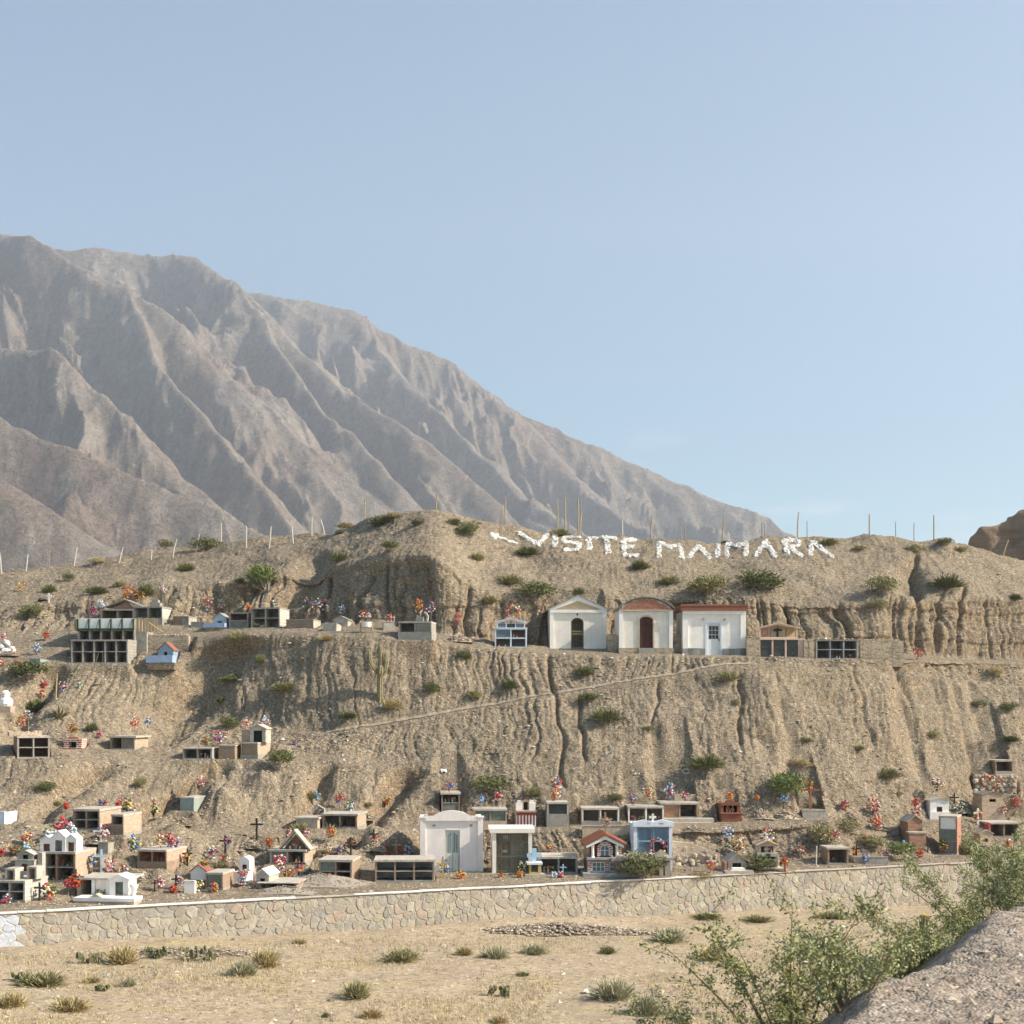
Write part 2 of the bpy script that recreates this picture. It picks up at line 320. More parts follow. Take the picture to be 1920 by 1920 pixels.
# lower left
T('b1', 'niche', 135, 188, 1517, 1556, 2.6, 13, 'the left slope niche tomb', 'brick tomb of four niches with broad pale roof on left slope', cols=2, rows=2, frame='brickt', side='brickl', roof='concl', over=.05)
T('b2', 'niche', 208, 232, 1527, 1566, 2.2, 14, 'the narrow brick tomb', 'narrow brick tomb with one small high niche', cols=1, rows=2, frame='brickt', side='brickl', roof='concl', closed={(0, 0): 'brickt'})
T('b3', 'box', 337, 364, 1495, 1520, 2.3, 15, 'the grey-green block tomb', 'plain grey-green block tomb alone on the slope', frame='teal', cat='tomb', lid='concl')
T('b4', 'niche', 68, 143, 1597, 1654, 2.4, 11, 'the tomb with white shrines', 'big brick tomb of four cells topped by three white gabled shrines', cols=2, rows=2, frame='brick', side='brickl', roof='concl', goods=[(1, 1), (0, 0), (1, 0)], extra='trio')
T('b5', 'houses', 24, 66, 1597, 1652, 1.6, 10, 'the grey stacked shrine', 'grey concrete shrine of two stacked little houses', cat='shrine', name='shrine')
T('b6', 'niche', -14, 49, 1651, 1691, 2.2, 13, 'the left edge block tomb', 'cinder block tomb with two small boxes on its roof at left edge', cols=2, rows=2, frame='concl', side='cinderl', roof='concl', extra='twobox')
T('b7', 'whitetomb', 143, 206, 1646, 1684, 2.2, 9, 'the white tomb with arched shrine', 'white tomb with arched shrine, urn and wide white front slab')
T('b8', 'niche', 256, 314, 1593, 1628, 2.4, 16, 'the brick tomb with grilled niches', 'pale brick tomb of two grilled niches beneath paper flowers', cols=2, rows=1, frame='brick', side='brickl', roof='concl', base=.35, basemat='brickt', grill=True)
T('b9', 'house', 357, 387, 1623, 1650, 1.0, 6, 'the small white house tomb', 'small white house tomb with thin red roof', frame='white', roof='terra', op=None, apex=.42)
T('b10', 'niche', 385, 418, 1636, 1668, 1.8, 10, 'the small brick tomb with glass', 'small brick tomb with a grey-green glass front', cols=1, rows=1, frame='brickt', side='brickt', roof='concl', closed={(0, 0): 'glassg'})
T('b11', 'whitechapel', 448, 468, 1605, 1634, .9, 8, 'the tiny white chapel', 'tiny white chapel with rounded roof and cross', cat='shrine', name='shrine')
T('b11b', 'box', 436, 462, 1636, 1656, 1.2, 8, 'the cream grave block', 'cream grave block standing before the tiny white chapel', frame='cream', cat='grave')
T('b12', 'house', 480, 504, 1631, 1664, 1.5, 14, 'the dark gabled shrine', 'white flat-topped shrine with a dark gabled opening', frame='concl', roof='white', op=(.42, .5), apex=.3)
T('b13', 'niche', 486, 556, 1655, 1668, 2.4, 6, 'the sunken wide slab tomb', 'wide pale slab tomb sunk behind the gravel heap', cols=2, rows=1, frame='brickt', side='brickt', roof='concl', over=.12)
T('b14', 'niche', 505, 572, 1593, 1620, 2.3, 9, 'the A-frame shrine tomb', 'tomb of two niches with a steep A-frame shrine on top', cols=2, rows=1, frame='concl', side='brickl', roof='concl', over=.1, closed={(0, 0): 'glassg'}, goods=[(1, 0)], extra='aframe')
T('b15', 'niche', 604, 670, 1526, 1553, 2.5, 8, 'the broad-roofed tomb', 'broad pale-roofed brick tomb of two niches', cols=2, rows=1, frame='brickt', side='brickl', roof='concl', over=.06, goods=[(0, 0)])
T('b16', 'slabfr', 552, 598, 1533, 1552, 2.0, 8, 'the low slab grave', 'low slab grave with a small bent concrete headstone', cat='grave', name='grave')
T('b17', 'niche', 598, 660, 1612, 1655, 2.3, 6, 'the four cell tomb', 'brick tomb of four cells right behind the gravel heap', cols=2, rows=2, frame='brickt', side='brickt', roof='concl', over=.06, closed={(0, 1): 'glassg'})
T('b18', 'niche', 703, 814, 1612, 1654, 2.3, 3, 'the wide six cell tomb', 'wide brick tomb of six dark cells under a pale slab', cols=3, rows=2, frame='brickt', side='white', roof='concl', over=.05)
T('x1', 'box', 160, 190, 1606, 1626, 1.5, 8, 'the low brick grave', 'low brick grave box behind the blue-green cross', frame='brickt', cat='grave', name='grave')
T('x2', 'box', 345, 365, 1653, 1674, .3, 4, 'the white mottled headstone', 'white mottled headstone beside red flowers near the wall', frame='white', cat='headstone', name='headstone', cut=False)
T('x3', 'box', -12, 9, 1523, 1544, 1.4, 10, 'the white-blue box grave', 'white-blue box grave cut by the left edge of the photo', frame='bluew', cat='grave', name='grave')
T('x4', 'box', 1092, 1184, 1549, 1563, .5, 2, 'the low plaster bench wall', 'low plaster bench wall beneath the cream tomb of two niches', frame='adobe', cat='wall', name='bench_wall', cut=False)
T('y1', 'box', 184, 203, 1581, 1598, .8, 6, 'the grey cross block', 'grey concrete block at the foot of the tall white cross', frame='conc', cat='grave', name='grave', cut=False)
T('y2', 'box', 1602, 1666, 1608, 1619, 1.1, 4, 'the low flat slab grave', 'low flat slab grave beneath the black cross near the wall', frame='conc', cat='grave', name='grave', cut=False)
# lower middle
T('ch4', 'chapel_curve', 788, 906, 1520, 1635, 2.6, 4, 'the curved parapet chapel', 'white chapel with curved parapet and tall glazed double door', cat='chapel', name='chapel')
T('gate', 'gate', 922, 999, 1553, 1637, 2.4, 3, 'the gated tomb', 'pale tomb closed by a tall double iron gate')
T('lant', 'lantern', 992, 1013, 1592, 1642, .9, 4, 'the yellow lantern monument', 'yellow lantern monument with a light blue cross on top', cat='monument', name='monument')
T('b24', 'niche', 1012, 1083, 1606, 1638, 2.2, 3, 'the grey two niche tomb', 'grey tomb of two dark niches left of the red brick house', cols=2, rows=1, frame='concb', side='conc', roof='concl', over=.06, goods=[(0, 0)])
T('bh', 'brickhouse', 1102, 1167, 1563, 1641, 2.2, 3, 'the red brick house tomb', 'red brick house tomb with white columns and tiled roof')
T('cur', 'curtain', 1188, 1261, 1537, 1632, 2.2, 3, 'the tomb with blue curtains', 'white tomb with blue curtained glass doors and white cross', d=85.2)
T('brk', 'frontbrick', 1150, 1258, 1604, 1644, 1.7, 3, 'the low brick front tomb', 'low brick tomb with rough flat roof before the blue curtained tomb', d=81.0)
T('b19', 'niche', 828, 862, 1486, 1524, 2.0, 4, 'the small tall niche tomb', 'small tall tomb of one open niche behind the curved parapet chapel', cols=1, rows=2, frame='brickt', side='conc', roof='concl', over=.06, goods=[(0, 1)], closed={(0, 0): 'concd'})
T('b20', 'niche', 888, 950, 1517, 1552, 2.0, 3, 'the glass panel tomb', 'wide tomb with two dull glass panels behind the gated tomb', cols=2, rows=1, frame='brickt', side='brickt', roof='concl', over=.05, closed={(0, 0): 'glassg', (1, 0): 'glassg'}, base=.4, basemat='adobe')
T('b21', 'striped', 968, 1005, 1498, 1550, 1.6, 3, 'the red and white striped shrine', 'white shrine with dark red stripes and little towers', cat='shrine', name='shrine')
T('b22', 'niche', 1026, 1066, 1504, 1550, 2.0, 2, 'the single glazed tomb', 'single grey tomb with dull glazed front', cols=1, rows=1, frame='concl', side='brickt', roof='concl', closed={(0, 0): 'glassd'}, base=.75)
T('b23', 'niche', 1091, 1161, 1515, 1546, 2.1, 1, 'the cream two niche tomb', 'cream tomb of two black niches on the second row', cols=2, rows=1, frame='cream', side='brickl', roof='concl', base=.2)
T('b25', 'niche', 1178, 1245, 1512, 1542, 2.1, 1, 'the white glazed niche tomb', 'white tomb of two glazed niches with red flowers inside', cols=2, rows=1, frame='white', side='brickl', roof='concl', goods=[(0, 0), (1, 0)])
T('b26', 'niche', 1240, 1309, 1505, 1534, 2.1, 2, 'the half open brick tomb', 'brick tomb, left half walled and right half open', cols=2, rows=1, frame='brickt', side='brickt', roof='concl', over=.06, closed={(0, 0): 'brick'}, extra='plinth')
T('b27', 'redshrine', 1351, 1389, 1500, 1540, 1.3, 2, 'the terracotta red shrine', 'terracotta red shrine with rounded gable', cat='shrine', name='shrine')
# right
T('r1', 'box', 1505, 1550, 1520, 1534, 1.8, 2, 'the low slab under the red cross', 'low concrete slab grave under a red flower cross', frame='concl', cat='grave')
T('r2', 'leanto', 1358, 1402, 1600, 1633, 1.2, 6, 'the low slanted shrine', 'low shrine with slanting concrete roof near the wall', cat='shrine', name='shrine')
T('r3', 'towershrine', 1419, 1458, 1577, 1629, 1.2, 2, 'the two-storey shrine', 'two-storey shrine with pinkish gabled roof', cat='shrine', name='shrine')
T('r4', 'niche', 1552, 1591, 1589, 1621, 1.6, 3, 'the single niche tomb by the wall', 'single dark niche tomb close to the stone wall', cols=1, rows=1, frame='brickt', side='brickt', roof='concl', over=.05)
T('f5', 'house', 1702, 1730, 1530, 1584, 1.4, 6, 'the small brick house tomb', 'small brick house tomb with a ledge of plants', frame='brick', roof='concl', op=None, apex=.2)
T('f4', 'niche', 1761, 1794, 1530, 1602, 1.9, -24, 'the tall brick tower tomb', 'tall brick tower tomb with white panel and glazed panel', cols=1, rows=3, frame='brick', side='brickred', roof='concl', closed={(0, 2): 'white', (0, 1): 'glassg', (0, 0): 'concd'})
T('f2', 'house', 1744, 1780, 1497, 1536, 1.2, 4, 'the white brick shrine', 'white brick shrine with square opening and flowers above', frame='white', roof='concl', op=(.3, .38), apex=.2, base=.35)
T('f3', 'house', 1841, 1882, 1485, 1532, 1.5, 6, 'the brick shrine below the heart', 'brick shrine with grey pitched roof below the heart wreath', frame='brickl', roof='concd', op=(.3, .3), apex=.28, base=.6)
T('f6', 'house', 1837, 1862, 1557, 1597, 1.0, 6, 'the beige shrine', 'beige shrine with tiny square opening on a ledge', frame='adobe', roof='adobe', op=(.25, .3), apex=.3, base=.45)
T('f7', 'niche', 1854, 1912, 1542, 1570, 2.0, 4, 'the wide tomb behind the bush', 'wide two niche tomb above the roadside bush', cols=2, rows=1, frame='brickt', side='brickt', roof='concl', over=.06)
T('f1', 'niche', 1866, 1900, 1425, 1448, 1.6, 3, 'the topmost right tomb', 'single niche tomb in a cut bank above the round stone wall', cols=1, rows=1, frame='brickt', side='brickt', roof='concl', over=.05, d=101.8)
T('fw', 'rubblewall', 1829, 1908, 1451, 1489, .5, 2, 'the round stone wall', 'retaining wall of round stones behind the heart wreath', cat='wall', name='stone_wall', d=101.2)
T('rw', 'rubblewall', 1262, 1352, 1577, 1622, .5, 4, 'the dry stone bank wall', 'dry stone bank wall right of the blue curtained tomb', cat='wall', name='stone_wall', d=86.9, cut=False)
# ------------------------------------------------------------------ shape the hill surface and cut the tomb plots into it
XX, YY, ZZ = xx.copy(), dd.copy(), zz.copy()
du = np.gradient(np.stack([XX, YY, ZZ], -1), axis=1); dv = np.gradient(np.stack([XX, YY, ZZ], -1), axis=0)
nrm = np.cross(du, dv); nrm /= np.linalg.norm(nrm, axis=-1, keepdims=True) + 1e-9
nrm *= np.where(nrm[..., 2:3] < 0, -1, 1)
free = 1 - bench
hfree = .12 + .88 * free
disp = .42 * noise(XX / 5.5, YY / 5.5, ZZ / 5.5, 1) * (.15 + .85 * free) + .24 * noise(XX / 2.1, YY / 2.1, ZZ / 2.1, 2) * hfree
disp += .06 * noise(XX / .9, YY / .9, ZZ / .9, 3) * hfree + .03 * noise(XX / .33, YY / .33, ZZ / .33, 4) * (.3 + .7 * free) + .035 * noise(XX / .15, YY / .15, ZZ / .15, 5) * (.35 + .65 * free)
clod = np.clip(noise(XX / .42, YY / .42, ZZ / .42, 8) - .35, 0, 1) * .09 + np.clip(noise(XX / .2, YY / .2, ZZ / .2, 18) - .3, 0, 1) * .10
disp += clod * (.25 + .75 * free)
# rills: running down the slope, sharp bottoms
wx = XX + .55 * noise(XX / 3, YY / 3, ZZ / 2.4, 6) + .16 * noise(XX / .8, YY / .8, ZZ / .7, 7)
def rill(scale, zsc, p, seed): return (1 - np.abs(noise(wx / scale, 0, ZZ / zsc, seed))) ** p
patch = sstep(-.25, .35, noise(XX / 6, YY / 8, ZZ / 5, 9))
patch2 = sstep(-.4, .3, noise(XX / 4, YY / 8, ZZ / 4, 19))
disp -= .85 * steep * (.13 * rill(1.3, 14, 8, 10) * (.3 + .7 * patch) + .20 * rill(.62, 10, 6, 11) * (.25 + .75 * patch2) + .17 * rill(.36, 6, 4, 12) * (.35 + .65 * patch) + .08 * rill(.2, 4, 3, 33))
r_cl = np.zeros((NRW, 1)); c0 = sum(NR[:10]); r_cl[c0:c0 + NR[10]] = 1; r_cl = blur_rows(r_cl, 3)
disp -= r_cl * (.55 * rill(2.1, 30, 7, 13) + .4 * rill(1.0, 14, 4, 14) * (.35 + .65 * patch2))
disp += r_cl * .2 * np.sign(noise(0, 0, ZZ / .7 + .3 * noise(XX / 3, 0, 0, 21), 22)) * .35
# single deep gullies seen in the photo (row, column), width in columns, depth in metres
for pts, wd_, dp in (([(1228, 1029), (1262, 1033), (1297, 1038), (1350, 1048), (1400, 1056), (1430, 1047), (1478, 1061)], 4, .34), ([(1300, 1084), (1380, 1091), (1432, 1093)], 4, .32),
                     ([(1275, 1236), (1350, 1226), (1425, 1214)], 3.5, .22), ([(1275, 1386), (1340, 1389), (1402, 1384)], 4, .25), ([(1040, 1718), (1130, 1722), (1225, 1726)], 6, .55), ([(1120, 1762), (1228, 1766)], 4, .5),
                     ([(1110, 1802), (1228, 1804)], 4, .5), ([(1075, 690), (1120, 676), (1172, 668)], 5, .7), ([(1070, 612), (1165, 596)], 5, .7), ([(1090, 752), (1175, 748)], 5, .6), ([(1090, 795), (1190, 805)], 6, .6), ([(1255, 1600), (1320, 1618), (1400, 1640)], 4, .2), ([(1250, 1690), (1330, 1716), (1410, 1726)], 4, .25),
                     ([(1205, 430), (1260, 392), (1330, 330), (1395, 262)], 58, 1.7), ([(1432, 420), (1480, 330), (1535, 250)], 26, 1.3), ([(1450, 770), (1500, 720), (1590, 655)], 26, 1.3), ([(1440, 610), (1500, 590), (1550, 560)], 18, .9), ([(1435, 180), (1500, 90), (1545, 60)], 28, 1.1), ([(1255, 100), (1330, 40), (1400, 20)], 30, 1.3), ([(1085, 480), (1130, 420), (1165, 400)], 26, 1.2), ([(1040, 600), (1090, 560), (1130, 540)], 30, 1.3), ([(1060, 1712), (1120, 1700)], 26, 1.2), ([(1450, 860), (1520, 850)], 20, .7)):
    ys = np.array([p[0] for p in pts], float); xs = np.array([p[1] for p in pts], float)
    gx = np.interp(PYG, ys, xs) + 4 * noise(ZZ / .8, 0, 0, 31)
    m = sstep(ys[0] - 14, ys[0] + 6, PYG) * (1 - sstep(ys[-1] - 20, ys[-1] + 8, PYG))
    disp -= dp * m * np.exp(-((COLS[None, :] - gx) / wd_) ** 2) * (.3 + .7 * free)
edge = sstep(0, 3, np.arange(NRW))[:, None] * np.ones((1, NC))
disp = disp * edge
XX += nrm[..., 0] * disp; YY += nrm[..., 1] * disp; ZZ += nrm[..., 2] * disp
# heaps and spurs on the lower slopes: (column, row, radius columns, height)
for hx, hy, hr, hh in ((420, 1520, 34, .9), (496, 1482, 26, .9), (372, 1478, 24, .7), (300, 1648, 22, .8), (60, 1545, 30, .5), (1255, 1492, 36, .5), (240, 1600, 26, .5), (1560, 1560, 28, .5), (690, 1560, 30, .7), (560, 1480, 34, .7), (760, 1590, 24, .6), (640, 1600, 22, .4), (330, 1560, 24, .6)):
    d_ = profile_hit(hx, hy); p = WP(hx, hy, d_); rr = hr / F * d_
    ZZ += hh * np.exp(-(((XX - p[0]) / rr) ** 2 + ((YY - p[1]) / rr) ** 2)) * edge
for t in TB.values():
    if not t['cut']: continue
    a = R(t['rot']); lx = (XX - t['loc'][0]) * math.cos(a) + (YY - t['loc'][1]) * math.sin(a); ly = -(XX - t['loc'][0]) * math.sin(a) + (YY - t['loc'][1]) * math.cos(a)
    hw, zb = t['w'] / 2, t['loc'][2]
    ins = (np.abs(lx) < hw + .08) & (ly > -.06) & (ly < t['dep'] + .05)
    ZZ = np.where(ins, np.minimum(ZZ, zb - .05), ZZ)
    wgt = (1 - sstep(hw + .15, hw + .7, np.abs(lx))) * sstep(-1.4, -.5, ly) * (ly <= -.06)
    tgt = zb + .02 * noise(XX / .3, YY / .3, 0, 77)
    ZZ = np.where(ZZ > tgt, ZZ + (tgt - ZZ) * wgt, ZZ + (tgt - ZZ) * wgt * sstep(-.8, -.3, ly))
    back = (ly >= t['dep'] + .05) & (np.abs(lx) < hw + 2.2); blim = zb + t['h'] * .8 + (ly - t['dep']) * 1.5 + np.maximum(0, np.abs(lx) - hw) * 1.6 + .25 * noise(XX / .7, YY / .7, 0, 78)
    ZZ = np.where(back & (ly < t['dep'] + 9), np.minimum(ZZ, np.maximum(blim, zb)), ZZ)
    sidew = (1 - sstep(hw + .1, hw + .5, np.abs(lx))) * (np.abs(lx) > hw) * ((ly > -.06) & (ly < .7))
    lim = zb + .1 + np.maximum(ly, 0) * .9
    ZZ = np.where(ZZ > lim, ZZ + (lim - ZZ) * sidew, ZZ)
# the plot cut for the topmost right tomb
def ground_at(px, py): return profile_hit_world(px, py)
_q = HOR + (CAMZ - ZZ) * F / YY
_pxv = 960 + XX / YY * F
def profile_hit_world(px, py):
    """the finished surface: first point along the ray of photo pixel (px, py)"""
    j = int(np.interp(px, COLS, np.arange(NC)))
    q = _q[:, j]
    k = np.nonzero(q <= py)[0]
    k = k[0] if len(k) else int(np.argmin(q))
    return np.array([XX[k, j], YY[k, j], ZZ[k, j]])

def ground_material():
    b = NB('hill_earth')
    geo = b.n('ShaderNodeNewGeometry'); sp = b.n('ShaderNodeSeparateXYZ'); b.link(geo.outputs['Normal'], sp.inputs[0])
    up = sp.outputs[2]
    big = b.noise(.16, 5, .6); mid = b.noise(1.1, 6, .65); fine = b.noise(9, 5, .7)
    base = b.ramp(big, [(.3, (.205, .163, .113)), (.5, (.24, .193, .136)), (.7, (.275, .224, .161))])
    base = b.mix(.55, base, b.ramp(mid, [(.3, (.19, .152, .108)), (.7, (.295, .243, .178))]))
    steep_ = b.ramp(up, [(.22, (1, 1, 1)), (.5, (0, 0, 0))])
    strata = b.noise(1.0, 5, .6, vec=b.mapping((.12, .12, 1.6)))
    cl = b.ramp(strata, [(.3, (.19, .148, .10)), (.5, (.275, .20, .125)), (.68, (.215, .168, .12))])
    base = b.mix(b.math('MULTIPLY', steep_, .7), base, cl)
    # gravel: pale and dark stones
    vcol = b.n('ShaderNodeTexVoronoi'); vcol.inputs['Scale'].default_value = 7; b.link(b.v, vcol.inputs['Vector'])
    sv = b.n('ShaderNodeSeparateColor'); b.link(vcol.outputs['Color'], sv.inputs[0])
    v2 = b.n('ShaderNodeTexVoronoi'); v2.inputs['Scale'].default_value = 17; b.link(b.v, v2.inputs['Vector'])
    sv2 = b.n('ShaderNodeSeparateColor'); b.link(v2.outputs['Color'], sv2.inputs[0])
    st = b.ramp(sv.outputs[0], [(0, (.66, .65, .64)), (.35, (.95, .95, .95)), (.85, (1.05, 1.05, 1.04)), (.985, (1.5, 1.48, 1.46))])
    st2 = b.ramp(sv2.outputs[0], [(0, (.6, .59, .58)), (.4, (1, 1, 1)), (.95, (1.3, 1.3, 1.28))])
    col = b.mix(1.0, b.mix(1.0, base, st, 'MULTIPLY'), st2, 'MULTIPLY')
    col = b.mix(1.0, col, b.ramp(fine, [(.3, (.84, .83, .82)), (.7, (1.12, 1.12, 1.12))]), 'MULTIPLY')
    inv = b.math('SUBTRACT', 1, vcol.outputs['Distance']); inv2 = b.math('SUBTRACT', 1, v2.outputs['Distance'])
    n = b.bump(inv, .6, .06); n = b.bump(inv2, .75, .05, n); n = b.bump(b.noise(30, 4, .7), .5, .02, n)
    return b.done(col, .95, n)
M_EARTH = ground_material()
hill = mesh_obj('hillside', np.stack([XX, YY, ZZ], -1).reshape(-1, 3), grid_faces(NRW, NC), M_EARTH, smooth=True)
tag(hill, 'dry eroded gravel hillside with grave terraces', kind='structure')

# trodden path climbing to the chapels: a pale strip lying on the cut in the slope
pc = np.nonzero((COLS > 610) & (COLS < 1405))[0]; prow = np.arange(rp0 + 2, rp0 + NR[7] - 0)
PV = np.stack([XX[np.ix_(prow, pc)], YY[np.ix_(prow, pc)] - .03, ZZ[np.ix_(prow, pc)] + .035], -1)
tag(mesh_obj('footpath', PV.reshape(-1, 3), grid_faces(len(prow), len(pc)), wear('path_dust', (.33, .27, .195), .15, 3, .5, 20), smooth=True), 'pale trodden path climbing across the slope', kind='structure')
# ------------------------------------------------------------------ valley floor, embankment and road shoulder (one sheet)
EDGE_A, EDGE_B = np.array([1.62, 7.7]), np.array([4.2, 12.2])
def floor_z(x, y):
    z0 = .30 - .016 * np.clip(x, -30, 30) + .10 * noise(x / 6, y / 6, 0, 41) + .035 * noise(x / 1.3, y / 1.3, 0, 42) + .015 * noise(x / .35, y / .35, 0, 43)
    z0 = z0 + .3 * np.exp(-((y - (75.6 + .43 * x)) / 1.6) ** 2) * sstep(-8, -3, x) * (1 - sstep(4, 12, x))     # soil heaped against the wall
    e = EDGE_B - EDGE_A; L = np.hypot(*e); tx, ty = e / L
    cx, cy = x - EDGE_A[0], y - EDGE_A[1]
    along = cx * tx + cy * ty; s = cx * ty - cy * tx                     # s > 0: right of the edge, on the road side
    s = s + .0035 * np.clip(along - 6, 0, 60) ** 2 * -1 + .14 * noise(along / 1.6, 0, 0, 44) + .07 * noise(along / .4, 0, 0, 45)
    road = CAMZ - 1.66 + .03 * np.clip(s, 0, 3) + .05 * noise(x / .9, y / .9, 0, 46) + .022 * noise(x / .27, y / .27, 0, 47) + .015 * noise(x / .12, y / .12, 0, 48)
    slope = road + .82 * s
    zz_ = np.where(s > 0, road, np.maximum(z0, slope + .25 * noise(x / 1.7, y / 1.7, 0, 49) * sstep(0, -2, s)))
    near = 1 - sstep(70, 160, y)
    return zz_ * near + (-.6) * (1 - near)
ys_ = np.concatenate([np.linspace(-60, 2, 30), np.linspace(2, 24, 190)[1:], np.linspace(24, 50, 60)[1:], np.linspace(50, 94, 250)[1:], np.linspace(94, 200, 40)[1:], np.array([400, 900, 2000, 4500, 9000, 20000])])
us_ = np.concatenate([[-60, -12, -4, -1.6, -.8], np.linspace(-.42, .46, 460), [.6, .9, 1.6, 4, 12, 60]])
YG = ys_[:, None] * np.ones((1, len(us_))); XG = us_[None, :] * (np.abs(ys_)[:, None] + 4)
ZG = floor_z(XG, YG)
# the floor lies below the hill behind the wall
ZG = np.where(YG > 77.4 + .43 * XG, np.minimum(ZG, -.3), ZG)
def floor_material():
    b = NB('valley_earth')
    big = b.noise(.10, 5, .6); mid = b.noise(.55, 6, .65); fine = b.noise(12, 5, .7)
    base = b.ramp(mid, [(.3, (.31, .245, .165)), (.55, (.38, .305, .21)), (.75, (.42, .345, .245))])
    straw = b.ramp(b.noise(.45, 6, .7, dist=.6, vec=b.mapping((.6, 1.4, 1))), [(.49, (0, 0, 0)), (.62, (.9, .9, .9))])
    base = b.mix(b.math('MULTIPLY', straw, .75), base, (.39, .325, .17))
    pink = b.ramp(big, [(.45, (0, 0, 0)), (.7, (.6, .6, .6))]); base = b.mix(pink, base, (.40, .315, .245))
    v = b.n('ShaderNodeTexVoronoi'); v.inputs['Scale'].default_value = 5; b.link(b.v, v.inputs['Vector'])
    s1 = b.n('ShaderNodeSeparateColor'); b.link(v.outputs['Color'], s1.inputs[0])
    v2 = b.n('ShaderNodeTexVoronoi'); v2.inputs['Scale'].default_value = 22; b.link(b.v, v2.inputs['Vector'])
    s2 = b.n('ShaderNodeSeparateColor'); b.link(v2.outputs['Color'], s2.inputs[0])
    col = b.mix(1.0, base, b.ramp(s1.outputs[0], [(0, (.72, .7, .68)), (.3, (1, 1, 1)), (.9, (1.06, 1.05, 1.04)), (1, (1.35, 1.35, 1.35))]), 'MULTIPLY')
    col = b.mix(1.0, col, b.ramp(s2.outputs[0], [(0, (.66, .64, .62)), (.4, (1, 1, 1)), (1, (1.2, 1.2, 1.2))]), 'MULTIPLY')
    col = b.mix(1.0, col, b.ramp(fine, [(.3, (.85, .84, .83)), (.7, (1.1, 1.1, 1.1))]), 'MULTIPLY')
    n = b.bump(b.math('SUBTRACT', 1, v2.outputs['Distance']), .5, .025); n = b.bump(b.noise(40, 4, .7), .45, .015, n)
    return b.done(col, .95, n)
M_FLOOR = floor_material()
ground = mesh_obj('ground', np.stack([XG, YG, ZG], -1).reshape(-1, 3), grid_faces(*XG.shape), M_FLOOR, smooth=True)
def road_material():
    b = NB('road_gravel_earth')
    base = b.ramp(b.noise(.9, 5, .65), [(.3, (.25, .205, .165)), (.7, (.345, .288, .235))])
    v = b.n('ShaderNodeTexVoronoi'); v.inputs['Scale'].default_value = 42; b.link(b.v, v.inputs['Vector']); s1 = b.n('ShaderNodeSeparateColor'); b.link(v.outputs['Color'], s1.inputs[0])
    v2 = b.n('ShaderNodeTexVoronoi'); v2.inputs['Scale'].default_value = 9; b.link(b.v, v2.inputs['Vector']); s2 = b.n('ShaderNodeSeparateColor'); b.link(v2.outputs['Color'], s2.inputs[0])
    col = b.mix(1.0, base, b.ramp(s1.outputs[0], [(0, (.6, .58, .56)), (.4, (1, 1, 1)), (.92, (1.15, 1.15, 1.15)), (1, (1.7, 1.68, 1.65))]), 'MULTIPLY')
    col = b.mix(1.0, col, b.ramp(s2.outputs[0], [(0, (.75, .74, .73)), (.3, (1, 1, 1)), (1, (1.15, 1.15, 1.15))]), 'MULTIPLY')
    n = b.bump(b.math('SUBTRACT', 1, v.outputs['Distance']), .8, .025); n = b.bump(b.math('SUBTRACT', 1, v2.outputs['Distance']), .6, .05, n); n = b.bump(b.noise(70, 4, .7), .5, .01, n)
    return b.done(col, .95, n)
M_ROAD = road_material()
ground.data.materials.append(M_ROAD)
_fy = YG[:-1, :-1].ravel(); ground.data.polygons.foreach_set('material_index', (_fy < 26).astype(np.int32))
tag(ground, 'pale stony valley floor and road shoulder', kind='structure')
def floor_pt(px, py):
    """point of the valley floor seen at a photo pixel"""
    d = (CAMZ - .3) * F / (py - HOR)
    for _ in range(8):
        x = (px - 960) / F * d; z = float(floor_z(np.array([x]), np.array([d]))[0]); d = (CAMZ - z) * F / (py - HOR)
    return np.array([(px - 960) / F * d, d, z])

